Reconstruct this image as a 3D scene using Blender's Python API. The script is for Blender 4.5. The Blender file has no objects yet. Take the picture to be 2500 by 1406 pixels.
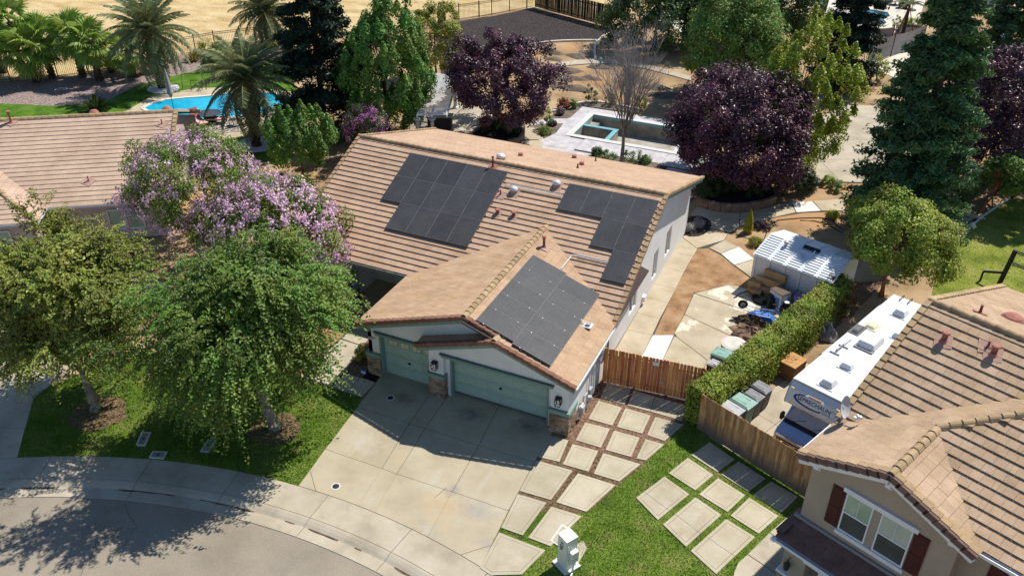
import bpy, math, random
import numpy as np
from mathutils import Vector, Matrix

# ------------------------------------------------------------------ camera, sky, sun
rad = math.radians
SC = bpy.context.scene
COL = SC.collection
cam_data = bpy.data.cameras.new('camera')
cam = bpy.data.objects.new('camera', cam_data)
COL.objects.link(cam)
cam_data.sensor_width = 36.0
cam_data.lens = 30.07
cam_data.clip_start = 0.5
cam_data.clip_end = 4000.0
CAM = Vector((15.599, -27.775, 25.679))
cam.matrix_world = Matrix.Translation(CAM) @ Matrix.Rotation(rad(24.437), 4, 'Z') @ Matrix.Rotation(rad(58.0014), 4, 'X') @ Matrix.Rotation(rad(0.2935), 4, 'Z')
SC.camera = cam

TO_SUN = Vector((0.32, 0.667, 1.0)).normalized()
world = bpy.data.worlds.new('World')
SC.world = world
world.use_nodes = True
wn = world.node_tree
sky = wn.nodes.new('ShaderNodeTexSky')
sky.sky_type = 'NISHITA'
sky.sun_disc = False
sky.sun_elevation = math.asin(TO_SUN.z)
sky.sun_rotation = math.atan2(TO_SUN.x, TO_SUN.y)
sky.air_density = 1.0
sky.dust_density = 0.0
sky.ozone_density = 4.0
wn.links.new(sky.outputs[0], wn.nodes['Background'].inputs[0])
wn.nodes['Background'].inputs[1].default_value = 0.092

sun_data = bpy.data.lights.new('sun', 'SUN')
sun_data.energy = 4.4
sun_data.angle = rad(0.53)
sun_data.color = (1.0, 0.945, 0.86)
sun = bpy.data.objects.new('sun', sun_data)
COL.objects.link(sun)
sun.rotation_euler = TO_SUN.to_track_quat('Z', 'Y').to_euler()
sun.location = (0, 0, 60)

SC.view_settings.view_transform = 'Standard'
SC.view_settings.look = 'None'
SC.view_settings.gamma = 1.0
SC.view_settings.exposure = 0.53
SC.view_settings.use_curve_mapping = False
SC.cycles.max_bounces = 6
SC.cycles.transparent_max_bounces = 8

RNG = np.random.default_rng(11)
random.seed(11)
V = Vector

# ------------------------------------------------------------------ materials
MATS = {}
def mat(name, cols, scale=2.0, rough=0.85, bump=0.0, bscale=None, spec=0.25, grain=0.0, gscale=40.0, tint=0.0, rnd=0.0,
        metal=0.0, stretch=(1, 1, 1), lo=0.35, hi=0.65, detail=5.0, trans=0.0, coat=0.0, hue=0.0):
    """Procedural surface: a noise-driven colour ramp in world space, fine grain, bump, and per-piece tint."""
    m = bpy.data.materials.new(name)
    m.use_nodes = True
    nt = m.node_tree
    N, L = nt.nodes, nt.links
    b = N['Principled BSDF']
    b.inputs['Roughness'].default_value = rough
    b.inputs['Specular IOR Level'].default_value = spec
    b.inputs['Metallic'].default_value = metal
    if coat: b.inputs['Coat Weight'].default_value = coat
    geo = N.new('ShaderNodeNewGeometry')
    mp = N.new('ShaderNodeMapping')
    mp.inputs['Scale'].default_value = stretch
    L.new(geo.outputs['Position'], mp.inputs['Vector'])
    if isinstance(cols[0], (int, float)): cols = [cols]
    if len(cols) == 1:
        c = N.new('ShaderNodeRGB'); c.outputs[0].default_value = (*cols[0], 1); out = c.outputs[0]
    else:
        no = N.new('ShaderNodeTexNoise')
        no.inputs['Scale'].default_value = scale
        no.inputs['Detail'].default_value = detail
        no.inputs['Roughness'].default_value = 0.6
        L.new(mp.outputs[0], no.inputs['Vector'])
        r = N.new('ShaderNodeValToRGB')
        el = r.color_ramp.elements
        for i, c in enumerate(cols):
            p = lo + (hi - lo) * i / (len(cols) - 1)
            if i == 0: e = el[0]; e.position = p
            elif i == len(cols) - 1: e = el[-1]; e.position = p
            else: e = el.new(p)
            e.color = (*c, 1)
        L.new(no.outputs['Fac'], r.inputs[0]); out = r.outputs[0]
    val = None
    def addval(sock, amt):
        nonlocal val
        mr = N.new('ShaderNodeMapRange')
        mr.inputs['To Min'].default_value = -amt; mr.inputs['To Max'].default_value = amt
        L.new(sock, mr.inputs['Value'])
        if val is None: val = mr.outputs[0]
        else:
            a = N.new('ShaderNodeMath'); a.operation = 'ADD'
            L.new(val, a.inputs[0]); L.new(mr.outputs[0], a.inputs[1]); val = a.outputs[0]
    if grain:
        g2 = N.new('ShaderNodeTexNoise'); g2.inputs['Scale'].default_value = gscale; g2.inputs['Detail'].default_value = 3
        L.new(mp.outputs[0], g2.inputs['Vector'])
        mr0 = N.new('ShaderNodeMapRange'); mr0.inputs['From Min'].default_value = 0.3; mr0.inputs['From Max'].default_value = 0.7
        L.new(g2.outputs['Fac'], mr0.inputs['Value'])
        addval(mr0.outputs[0], grain)
    if tint:
        at = N.new('ShaderNodeAttribute'); at.attribute_name = 'tint'
        addval(at.outputs['Fac'], tint)
    if rnd:
        oi = N.new('ShaderNodeObjectInfo'); addval(oi.outputs['Random'], rnd)
    if val is not None:
        a = N.new('ShaderNodeMath'); a.operation = 'ADD'; a.inputs[1].default_value = 1.0
        L.new(val, a.inputs[0])
        hs = N.new('ShaderNodeHueSaturation')
        L.new(out, hs.inputs['Color']); L.new(a.outputs[0], hs.inputs['Value'])
        if hue:
            h = N.new('ShaderNodeMath'); h.operation = 'MULTIPLY_ADD'; h.inputs[1].default_value = hue; h.inputs[2].default_value = 0.5
            L.new(val, h.inputs[0]); L.new(h.outputs[0], hs.inputs['Hue'])
        out = hs.outputs[0]
    L.new(out, b.inputs['Base Color'])
    if bump:
        n3 = N.new('ShaderNodeTexNoise'); n3.inputs['Scale'].default_value = bscale or gscale; n3.inputs['Detail'].default_value = 4
        L.new(mp.outputs[0], n3.inputs['Vector'])
        bp = N.new('ShaderNodeBump'); bp.inputs['Strength'].default_value = 1.0; bp.inputs['Distance'].default_value = bump
        L.new(n3.outputs['Fac'], bp.inputs['Height']); L.new(bp.outputs[0], b.inputs['Normal'])
    if trans:
        tr = N.new('ShaderNodeBsdfTranslucent'); L.new(out, tr.inputs['Color'])
        mx = N.new('ShaderNodeMixShader'); mx.inputs[0].default_value = trans
        o = N['Material Output']
        L.new(b.outputs[0], mx.inputs[1]); L.new(tr.outputs[0], mx.inputs[2]); L.new(mx.outputs[0], o.inputs['Surface'])
    MATS[name] = m
    return m

def ov(m, cols, scale, lo, hi, stretch=(1, 1, 1), amt=1.0, seed=0.0):
    """Lay a second noise-shaped stain of one colour over an existing material's base colour."""
    nt = m.node_tree; N, L = nt.nodes, nt.links
    b = N['Principled BSDF']
    src = b.inputs['Base Color'].links[0].from_socket
    geo = N.new('ShaderNodeNewGeometry'); mp = N.new('ShaderNodeMapping')
    mp.inputs['Scale'].default_value = stretch; mp.inputs['Location'].default_value = (seed, seed * 1.7, seed * .3)
    L.new(geo.outputs['Position'], mp.inputs['Vector'])
    no = N.new('ShaderNodeTexNoise'); no.inputs['Scale'].default_value = scale; no.inputs['Detail'].default_value = 6
    no.inputs['Roughness'].default_value = 0.62
    L.new(mp.outputs[0], no.inputs['Vector'])
    mr = N.new('ShaderNodeMapRange'); mr.inputs['From Min'].default_value = lo; mr.inputs['From Max'].default_value = hi
    mr.inputs['To Max'].default_value = amt
    L.new(no.outputs['Fac'], mr.inputs['Value'])
    mx = N.new('ShaderNodeMix'); mx.data_type = 'RGBA'
    L.new(mr.outputs[0], mx.inputs['Factor']); L.new(src, mx.inputs['A']); mx.inputs['B'].default_value = (*cols, 1)
    L.new(mx.outputs['Result'], b.inputs['Base Color'])
    return m

def stain(m, spots):
    """Blotches with a place and ragged shape of their own: (x, y, rx, ry, colour, amount)."""
    nt = m.node_tree; N, L = nt.nodes, nt.links; b = N['Principled BSDF']
    geo = N.new('ShaderNodeNewGeometry'); no = N.new('ShaderNodeTexNoise'); no.inputs['Scale'].default_value = 3.0; no.inputs['Detail'].default_value = 5
    L.new(geo.outputs['Position'], no.inputs['Vector'])
    for x, y, rx, ry, col, amt in spots:
        src = b.inputs['Base Color'].links[0].from_socket
        mp = N.new('ShaderNodeMapping'); mp.vector_type = 'TEXTURE'; mp.inputs['Location'].default_value = (x, y, 0); mp.inputs['Scale'].default_value = (rx, ry, 5)
        L.new(geo.outputs['Position'], mp.inputs['Vector'])
        ln = N.new('ShaderNodeVectorMath'); ln.operation = 'LENGTH'; L.new(mp.outputs[0], ln.inputs[0])
        ad = N.new('ShaderNodeMath'); ad.operation = 'MULTIPLY_ADD'; ad.inputs[1].default_value = 1.4; L.new(no.outputs['Fac'], ad.inputs[0]); L.new(ln.outputs['Value'], ad.inputs[2])
        mr = N.new('ShaderNodeMapRange'); mr.inputs['From Min'].default_value = 0.7; mr.inputs['From Max'].default_value = 1.6; mr.inputs['To Min'].default_value = amt; mr.inputs['To Max'].default_value = 0.0
        L.new(ad.outputs[0], mr.inputs['Value'])
        mx = N.new('ShaderNodeMix'); mx.data_type = 'RGBA'; L.new(mr.outputs[0], mx.inputs['Factor']); L.new(src, mx.inputs['A']); mx.inputs['B'].default_value = (*col, 1)
        L.new(mx.outputs['Result'], b.inputs['Base Color'])

def glass(name, col, rough=0.05, spec=0.8):
    m = mat(name, [col], rough=rough, spec=spec)
    return m

conc = mat('concrete', [(0.30, 0.26, 0.19), (0.41, 0.355, 0.265), (0.47, 0.42, 0.33)], scale=0.55, rough=0.9, bump=0.004, bscale=60, grain=0.06, gscale=55, lo=0.3, hi=0.7, rnd=0.05)
ov(conc, (0.24, 0.22, 0.185), 1.3, 0.56, 0.75, amt=0.5)
conc_dr = mat('driveway_concrete', [(0.323, 0.276, 0.189), (0.399, 0.344, 0.238), (0.437, 0.388, 0.286)], scale=0.45, rough=0.9, bump=0.003, bscale=60, grain=0.05, gscale=60, lo=0.3, hi=0.7, rnd=0.02)
ov(conc_dr, (0.26, 0.235, 0.19), 0.8, 0.55, 0.8, amt=0.4)
ov(conc_dr, (0.47, 0.34, 0.20), 0.6, 0.55, 0.75, amt=0.35, seed=21)
ov(conc_dr, (0.47, 0.46, 0.43), 0.8, 0.6, 0.8, amt=0.6, seed=9)
conc_pad = mat('pad_concrete', [(0.36, 0.31, 0.215), (0.42, 0.37, 0.265), (0.47, 0.42, 0.32)], scale=0.7, rough=0.9, bump=0.002, bscale=30, grain=0.03, gscale=30, rnd=0.08, lo=0.3, hi=0.7)
ov(conc_pad, (0.56, 0.52, 0.43), 0.9, 0.55, 0.75, amt=0.5, seed=4)
conc_white = mat('new_concrete', [(0.60, 0.58, 0.53), (0.66, 0.64, 0.59)], scale=1.2, rough=0.9, bump=0.003, grain=0.05)
conc_side = mat('worn_concrete', [(0.33, 0.275, 0.185), (0.42, 0.355, 0.25), (0.47, 0.41, 0.31)], scale=0.7, rough=0.9, bump=0.004, bscale=50, grain=0.06, lo=0.3, hi=0.7, rnd=0.05)
conc_paint = mat('flaked_concrete', [(0.33, 0.275, 0.185), (0.42, 0.355, 0.25), (0.46, 0.40, 0.30)], scale=0.7, rough=0.9, bump=0.004, bscale=50, grain=0.06, lo=0.3, hi=0.7)
ov(conc_paint, (0.63, 0.57, 0.46), 0.62, 0.535, 0.56, seed=3.1)
conc_stamp = mat('stamped_concrete', [(0.36, 0.34, 0.35), (0.46, 0.44, 0.45), (0.55, 0.53, 0.53)], scale=1.6, rough=0.8, bump=0.01, bscale=9, grain=0.10, gscale=12, lo=0.3, hi=0.7)
joint = mat('joint_dark', [(0.07, 0.06, 0.05)])
asphalt = mat('asphalt', [(0.230, 0.197, 0.149), (0.265, 0.230, 0.176), (0.294, 0.254, 0.194)], scale=0.35, rough=0.95, bump=0.008, bscale=70, grain=0.17, gscale=38)
ov(asphalt, (0.18, 0.165, 0.145), 0.5, 0.58, 0.75, amt=0.4)
soil = mat('soil', [(0.22, 0.15, 0.085), (0.34, 0.235, 0.13), (0.42, 0.31, 0.185)], scale=0.35, rough=1, bump=0.03, bscale=9, grain=0.14, gscale=14, spec=0.05)
ov(soil, (0.44, 0.24, 0.115), 0.12, 0.50, 0.62, amt=0.6)
ov(soil, (0.17, 0.13, 0.095), 0.45, 0.60, 0.72, amt=0.7, seed=5)
redsoil = mat('red_soil', [(0.21, 0.12, 0.06), (0.32, 0.195, 0.105), (0.39, 0.26, 0.15)], scale=0.9, rough=1, bump=0.03, bscale=14, grain=0.16, gscale=22, spec=0.05)
ov(redsoil, (0.16, 0.09, 0.05), 0.7, 0.56, 0.72, amt=0.6, seed=2)
mulch = mat('dark_mulch', [(0.020, 0.016, 0.015), (0.05, 0.042, 0.04), (0.085, 0.075, 0.07)], scale=7, rough=1, bump=0.08, bscale=8, grain=0.3, gscale=16, spec=0.05)
blackmulch = mat('black_mulch', [(0.010, 0.009, 0.011), (0.03, 0.028, 0.03)], scale=9, rough=1, bump=0.06, bscale=10, grain=0.3, gscale=14, spec=0.05)
bark = mat('bark_mulch', [(0.09, 0.055, 0.035), (0.19, 0.115, 0.075), (0.27, 0.18, 0.13)], scale=8, rough=1, bump=0.05, bscale=14, grain=0.3, gscale=25, spec=0.05)
pinkgravel = mat('pink_gravel', [(0.14, 0.10, 0.09), (0.26, 0.20, 0.18), (0.38, 0.31, 0.28)], scale=6, rough=1, bump=0.05, bscale=14, grain=0.25, gscale=22, spec=0.05)
straw = mat('straw_field', [(0.40, 0.285, 0.12), (0.52, 0.39, 0.20), (0.60, 0.47, 0.27)], scale=0.25, rough=1, bump=0.12, bscale=3.5, grain=0.2, gscale=5, stretch=(1, 2.2, 1), spec=0.03)
ov(straw, (0.33, 0.22, 0.10), 0.6, 0.55, 0.75, stretch=(1, 3, 1), amt=0.6)
grass_mat = mat('lawn_ground', [(0.075, 0.120, 0.019), (0.119, 0.186, 0.026), (0.188, 0.222, 0.054)], scale=0.7, rough=1, bump=0.05, bscale=18, grain=0.3, gscale=22, spec=0.05)
ov(grass_mat, (0.27, 0.21, 0.10), 0.75, 0.58, 0.72, amt=0.8, seed=1.3)
grass_yel = mat('dry_lawn_ground', [(0.12, 0.16, 0.025), (0.20, 0.23, 0.04), (0.27, 0.27, 0.075)], scale=0.5, rough=1, bump=0.05, bscale=16, grain=0.25, gscale=18, spec=0.05)
grass_lush = mat('lush_lawn_ground', [(0.045, 0.10, 0.012), (0.075, 0.155, 0.018), (0.11, 0.19, 0.03)], scale=0.8, rough=1, bump=0.05, bscale=12, grain=0.3, gscale=14, spec=0.05)
blade = mat('grass_blade', [(0.098, 0.189, 0.019), (0.156, 0.267, 0.031), (0.286, 0.305, 0.084)], scale=0.45, rough=0.7, tint=0.2, hue=0.04, trans=0.25, spec=0.1)
blade_dry = mat('dry_grass_blade', [(0.172, 0.218, 0.034), (0.276, 0.299, 0.057), (0.368, 0.333, 0.115)], scale=0.8, rough=0.7, tint=0.35, trans=0.25, spec=0.1)
rock_white = mat('white_pebbles', [(0.45, 0.45, 0.46), (0.72, 0.72, 0.72)], scale=14, rough=0.9, bump=0.05, bscale=16)

tile_m = mat('roof_tile', [(0.385, 0.257, 0.171), (0.443, 0.302, 0.204), (0.483, 0.336, 0.231)], scale=0.8, rough=0.9, bump=0.004, bscale=30, grain=0.05, gscale=22, tint=0.055, rnd=0.05, spec=0.12, lo=0.3, hi=0.7)
ov(tile_m, (0.27, 0.245, 0.15), 0.8, 0.66, 0.8, amt=0.6)
tile_g = mat('garage_roof_tile', [(0.375, 0.248, 0.152), (0.431, 0.292, 0.184), (0.470, 0.330, 0.210)], scale=0.7, rough=0.9, bump=0.006, bscale=24, grain=0.08, gscale=16, stretch=(1, 2.5, 1), tint=0.06, rnd=0.06, spec=0.12)
ov(tile_g, (0.40, 0.27, 0.10), 0.9, 0.57, 0.75, amt=0.5)
tile_r = mat('weathered_roof_tile', [(0.352, 0.244, 0.155), (0.410, 0.291, 0.190), (0.462, 0.333, 0.225)], scale=0.9, rough=0.9, bump=0.006, bscale=22, grain=0.09, gscale=18, tint=0.07, rnd=0.07, spec=0.12)
ov(tile_r, (0.36, 0.255, 0.125), 0.8, 0.54, 0.72, amt=0.6)
tile_l = mat('pink_roof_tile', [(0.416, 0.297, 0.216), (0.464, 0.336, 0.248), (0.497, 0.369, 0.275)], scale=0.5, rough=0.9, bump=0.004, bscale=24, grain=0.05, gscale=18, tint=0.045, rnd=0.04, spec=0.12)
cap_m = mat('ridge_tile', [(0.31, 0.195, 0.115), (0.38, 0.26, 0.14)], scale=1.2, rough=0.9, bump=0.004, grain=0.08, gscale=20, rnd=0.12, tint=0.08)
cap_y = mat('lichen_ridge_tile', [(0.33, 0.225, 0.135), (0.385, 0.275, 0.145), (0.42, 0.30, 0.18)], scale=1.2, rough=0.9, bump=0.004, grain=0.1, gscale=20, rnd=0.14, tint=0.08)
barge_red = mat('barge_tile', [(0.17, 0.08, 0.055), (0.24, 0.125, 0.085)], scale=2, rough=0.9, rnd=0.12, grain=0.08)
barge_dark = mat('dark_barge_tile', [(0.13, 0.08, 0.065), (0.19, 0.12, 0.10)], scale=2, rough=0.9, rnd=0.12, grain=0.08)
porch_tile = mat('porch_roof_tile', [(0.16, 0.085, 0.065), (0.22, 0.12, 0.10)], scale=1.5, rough=0.9, rnd=0.1, tint=0.1, grain=0.08)
stucco_w = mat('white_stucco', [(0.66, 0.66, 0.65), (0.74, 0.74, 0.72)], scale=0.8, rough=0.95, bump=0.008, bscale=28, grain=0.04, gscale=30)
stucco_t = mat('tan_stucco', [(0.36, 0.295, 0.22), (0.41, 0.335, 0.255)], scale=0.8, rough=0.95, bump=0.006, bscale=26, grain=0.04, gscale=28)
stucco_p = mat('pink_stucco', [(0.47, 0.37, 0.34), (0.53, 0.42, 0.385)], scale=0.8, rough=0.95, bump=0.006, bscale=26, grain=0.04, gscale=28)
trim_g = mat('green_trim', [(0.165, 0.27, 0.225), (0.195, 0.30, 0.25)], scale=3, rough=0.6, grain=0.04)
door_g = mat('sage_door', [(0.32, 0.43, 0.36), (0.36, 0.47, 0.40)], scale=1.5, rough=0.5, grain=0.03, bump=0.002, bscale=40)
trim_w = mat('white_trim', [(0.70, 0.71, 0.72), (0.78, 0.78, 0.78)], scale=3, rough=0.5)
gutter_w = mat('white_gutter', [(0.68, 0.69, 0.70), (0.76, 0.76, 0.76)], scale=3, rough=0.4)
stone_m = mat('ledge_stone', [(0.13, 0.085, 0.06), (0.27, 0.185, 0.125), (0.38, 0.29, 0.205)], scale=2.3, rough=0.95, bump=0.02, bscale=18, grain=0.12, gscale=18, rnd=0.3, lo=0.3, hi=0.7)
mortar = mat('mortar', [(0.12, 0.10, 0.085)])
panel_m = mat('solar_cell', [(0.048, 0.050, 0.053), (0.062, 0.063, 0.066)], scale=1.2, rough=0.45, spec=0.14, coat=0.0, rnd=0.12, grain=0.12, gscale=9)
frame_bk = mat('black_frame', [(0.13, 0.132, 0.138)], rough=0.45)
rail_m = mat('bright_clip', [(0.55, 0.55, 0.56)], rough=0.4, metal=0.6)
red_vent = mat('red_vent', [(0.31, 0.115, 0.085), (0.37, 0.16, 0.12)], scale=5, rough=0.75, rnd=0.1)
rust_vent = mat('rusty_vent', [(0.13, 0.05, 0.035), (0.22, 0.09, 0.06)], scale=9, rough=0.8)
dome_m = mat('skylight_dome', [(0.60, 0.64, 0.67)], rough=0.15, spec=0.6)
metal_g = mat('grey_metal', [(0.36, 0.37, 0.38), (0.46, 0.47, 0.48)], scale=5, rough=0.45, metal=0.3)
iron = mat('black_iron', [(0.022, 0.02, 0.02), (0.035, 0.03, 0.028)], scale=8, rough=0.6)
rustiron = mat('brown_iron', [(0.06, 0.045, 0.035), (0.09, 0.065, 0.05)], scale=8, rough=0.7)
black = mat('black_plastic', [(0.015, 0.015, 0.016)], rough=0.5)
darkvoid = mat('interior_shade', [(0.012, 0.012, 0.013)], rough=0.9)  # near-black base colour stands in for shade inside openings
window_m = mat('window_glass', [(0.05, 0.06, 0.062), (0.08, 0.09, 0.09)], scale=0.6, rough=0.06, spec=0.9)
blind_m = mat('window_blind', [(0.42, 0.47, 0.38), (0.52, 0.54, 0.44)], scale=0.9, rough=0.5, spec=0.4)
blind_g = mat('painted_reflection_blind', [(0.25, 0.38, 0.24), (0.42, 0.50, 0.36)], scale=1.6, rough=0.35, spec=0.5)  # green window reflection is put into the base colour
screen_m = mat('window_screen', [(0.055, 0.062, 0.058), (0.085, 0.092, 0.085)], scale=1.1, rough=0.6)
cream_glass = mat('cream_glass', [(0.62, 0.55, 0.34), (0.70, 0.64, 0.42)], scale=4, rough=0.25, spec=0.5)
shutter_m = mat('maroon_shutter', [(0.065, 0.018, 0.016), (0.09, 0.026, 0.022)], scale=2, rough=0.5)
fence_new = mat('cedar_board', [(0.392, 0.119, 0.039), (0.551, 0.196, 0.072), (0.725, 0.336, 0.130)], scale=1.6, rough=0.8, bump=0.004, bscale=20, grain=0.1, gscale=14, stretch=(4, 4, 0.5), rnd=0.28, hue=0.06, lo=0.3, hi=0.7)
fence_old = mat('aged_board', [(0.27, 0.12, 0.05), (0.43, 0.235, 0.105), (0.55, 0.36, 0.19)], scale=1.8, rough=0.9, bump=0.004, bscale=20, grain=0.1, gscale=14, stretch=(4, 4, 0.6), rnd=0.32, lo=0.3, hi=0.7)
fence_grey = mat('splash_stain', [(0.10, 0.085, 0.07)])
fence_dk = mat('dark_board', [(0.028, 0.017, 0.012), (0.055, 0.032, 0.022)], scale=2, rough=0.9, stretch=(4, 4, .5), rnd=0.3)
wood_crate = mat('crate_wood', [(0.40, 0.19, 0.06), (0.50, 0.27, 0.10), (0.32, 0.15, 0.05)], scale=1.5, rough=0.75, stretch=(1, 4, 4), grain=0.08, bump=0.003)
ink = mat('printed_ink', [(0.06, 0.028, 0.018)], rough=0.8)
flash_m = mat('tan_flashing', [(0.37, 0.23, 0.175), (0.42, 0.27, 0.21)], scale=3, rough=0.85)
trunk_m = mat('grey_bark', [(0.13, 0.105, 0.085), (0.24, 0.20, 0.165), (0.32, 0.28, 0.24)], scale=4, rough=1, bump=0.03, bscale=9, stretch=(2, 2, 0.5), grain=0.12)
trunk_b = mat('brown_bark', [(0.05, 0.033, 0.024), (0.11, 0.075, 0.055)], scale=5, rough=1, bump=0.03, bscale=9, grain=0.15)
trunk_o = mat('orange_bark', [(0.24, 0.10, 0.05), (0.34, 0.16, 0.09)], scale=5, rough=1, bump=0.02, bscale=9, grain=0.15)
trunk_p = mat('palm_bark', [(0.05, 0.035, 0.025), (0.12, 0.085, 0.06)], scale=6, rough=1, bump=0.05, bscale=7, grain=0.2, gscale=12)
twig_m = mat('dead_twig', [(0.27, 0.24, 0.235), (0.42, 0.385, 0.38)], scale=3, rough=1, tint=0.15)
water_m = None
# ------------------------------------------------------------------ mesh helpers
def newmesh(name, vs, fs, tint=None, smooth=False):
    me = bpy.data.meshes.new(name)
    me.from_pydata([tuple(v) for v in vs], [], fs)
    if tint is not None:
        a = me.attributes.new('tint', 'FLOAT', 'FACE')
        a.data.foreach_set('value', np.asarray(tint, np.float32))
    if smooth: me.shade_smooth()
    me.update()
    return me

def npmesh(name, vs, quads, tint=None):
    """Fast path: vs (n,3), quads (m,4) or (m,3)."""
    vs = np.asarray(vs, np.float32); q = np.asarray(quads, np.int32)
    me = bpy.data.meshes.new(name)
    k = q.shape[1]
    me.vertices.add(len(vs)); me.vertices.foreach_set('co', vs.ravel())
    me.loops.add(q.size); me.loops.foreach_set('vertex_index', q.ravel())
    me.polygons.add(len(q))
    me.polygons.foreach_set('loop_start', np.arange(0, q.size, k, dtype=np.int32))
    me.update(calc_edges=True)
    me.shade_flat()
    if tint is not None:
        a = me.attributes.new('tint', 'FLOAT', 'FACE')
        a.data.foreach_set('value', np.asarray(tint, np.float32))
    return me

BOXF = [(0, 3, 2, 1), (4, 5, 6, 7), (0, 1, 5, 4), (1, 2, 6, 5), (2, 3, 7, 6), (3, 0, 4, 7)]
def frame_of(d, up=(0, 0, 1)):
    d = V(d).normalized(); up = V(up)
    if abs(d.dot(up.normalized())) > 0.98: up = V((0, 1, 0))
    s = d.cross(up).normalized(); u = s.cross(d).normalized()
    return d, s, u

class MB:
    """Collects boxes, prisms, tubes and lathes; build() links them as one mesh object."""
    def __init__(s): s.v = []; s.f = []
    def add(s, vs, fs):
        o = len(s.v); s.v += [V(v) for v in vs]; s.f += [tuple(i + o for i in f) for f in fs]; return s
    def box(s, c, d, rz=0.0, taper=1.0):
        x, y, z = d[0] / 2, d[1] / 2, d[2] / 2; t = taper
        R = Matrix.Rotation(rz, 3, 'Z'); c = V(c)
        p = [(-x, -y, -z), (x, -y, -z), (x, y, -z), (-x, y, -z), (-x * t, -y * t, z), (x * t, -y * t, z), (x * t, y * t, z), (-x * t, y * t, z)]
        return s.add([c + R @ V(q) for q in p], BOXF)
    def ext(s, a, b):          # axis-aligned box from corner a to corner b
        return s.box([(a[i] + b[i]) / 2 for i in range(3)], [abs(b[i] - a[i]) for i in range(3)])
    def bar(s, p0, p1, w, h, up=(0, 0, 1)):
        p0, p1 = V(p0), V(p1); d, sd, u = frame_of(p1 - p0, up); a = sd * w / 2; b = u * h / 2
        return s.add([p0 - a - b, p0 + a - b, p0 + a + b, p0 - a + b, p1 - a - b, p1 + a - b, p1 + a + b, p1 - a + b],
                     [(0, 1, 2, 3), (7, 6, 5, 4), (0, 4, 5, 1), (1, 5, 6, 2), (2, 6, 7, 3), (3, 7, 4, 0)])
    def prism(s, poly, off):   # 3-D polygon extruded by vector off
        n = len(poly); off = V(off); a = [V(p) for p in poly]
        nrm = V((0, 0, 0))
        for i in range(n): nrm += a[i].cross(a[(i + 1) % n])
        if nrm.dot(off) < 0: a.reverse()
        b = [p + off for p in a]
        return s.add(a + b, [tuple(reversed(range(n))), tuple(range(n, 2 * n))] + [(i, (i + 1) % n, n + (i + 1) % n, n + i) for i in range(n)])
    def slab(s, poly, z0, z1): # ground polygon to a slab between z0 and z1
        return s.prism([(p[0], p[1], z0) for p in poly], (0, 0, z1 - z0))
    def sheet(s, poly, z):
        a = [V((p[0], p[1], z)) for p in poly]; n = len(a)
        if sum(a[i].x * a[(i + 1) % n].y - a[(i + 1) % n].x * a[i].y for i in range(n)) < 0: a.reverse()
        return s.add(a, [tuple(range(n))])
    def tube(s, pts, rs, n=8, cap=True):
        pts = [V(p) for p in pts]; m = len(pts)
        if isinstance(rs, (int, float)): rs = [rs] * m
        o = len(s.v); ref = None
        for i in range(m):
            d = (pts[min(i + 1, m - 1)] - pts[max(i - 1, 0)]).normalized()
            if ref is None: _, a, b = frame_of(d)
            else:
                a = (ref - d * ref.dot(d)).normalized(); b = d.cross(a)
            ref = a
            for k in range(n):
                t = 2 * math.pi * k / n
                s.v.append(pts[i] + (a * math.cos(t) + b * math.sin(t)) * rs[i])
        for i in range(m - 1):
            for k in range(n):
                k2 = (k + 1) % n
                s.f.append((o + i * n + k, o + i * n + k2, o + (i + 1) * n + k2, o + (i + 1) * n + k))
        if cap:
            s.f.append(tuple(o + k for k in reversed(range(n)))); s.f.append(tuple(o + (m - 1) * n + k for k in range(n)))
        return s
    def lathe(s, c, prof, n=16, sx=1.0, sy=1.0):   # prof: (radius, z) bottom to top
        c = V(c); o = len(s.v); m = len(prof)
        for r_, z in prof:
            for k in range(n):
                t = 2 * math.pi * k / n; s.v.append(c + V((r_ * sx * math.cos(t), r_ * sy * math.sin(t), z)))
        for i in range(m - 1):
            for k in range(n):
                k2 = (k + 1) % n; s.f.append((o + i * n + k, o + i * n + k2, o + (i + 1) * n + k2, o + (i + 1) * n + k))
        s.f.append(tuple(o + k for k in reversed(range(n)))); s.f.append(tuple(o + (m - 1) * n + k for k in range(n)))
        return s
    def ring(s, c, R, r_, n=24, m=8, nrm=(0, 0, 1)):  # torus
        c = V(c); d, a, b = frame_of(nrm, (0, 1, 0)); o = len(s.v)
        for i in range(n):
            t = 2 * math.pi * i / n; q = a * math.cos(t) + b * math.sin(t)
            for k in range(m):
                w = 2 * math.pi * k / m; s.v.append(c + q * (R + r_ * math.cos(w)) + d * (r_ * math.sin(w)))
        for i in range(n):
            for k in range(m):
                s.f.append((o + i * m + k, o + i * m + (k + 1) % m, o + ((i + 1) % n) * m + (k + 1) % m, o + ((i + 1) % n) * m + k))
        return s
    def mesh(s, name='part', smooth=False): return newmesh(name, s.v, s.f, smooth=smooth)
    def build(s, name, m, parent=None, smooth=False, bevel=0.0):
        """Vertices are world coordinates; they are stored relative to the parent."""
        vs = s.v
        if parent is not None:
            inv = WM(parent).inverted(); vs = [inv @ v for v in vs]
        me = newmesh(name, vs, s.f, smooth=smooth)
        return link(name, me, m, parent, bevel=bevel)

def WM(o):
    M = Matrix.Identity(4)
    while o is not None:
        M = o.matrix_basis @ M; o = o.parent
    return M

def link(name, me, m, parent=None, M=None, bevel=0.0):
    if m is not None and not me.materials: me.materials.append(m)
    o = bpy.data.objects.new(name, me); COL.objects.link(o)
    if parent is not None: o.parent = parent
    if M is not None:
        o.matrix_basis = (WM(parent).inverted() @ M) if parent is not None else M
    if bevel:
        bv = o.modifiers.new('bevel', 'BEVEL'); bv.width = bevel; bv.segments = 2; bv.limit_method = 'ANGLE'
    return o

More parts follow.
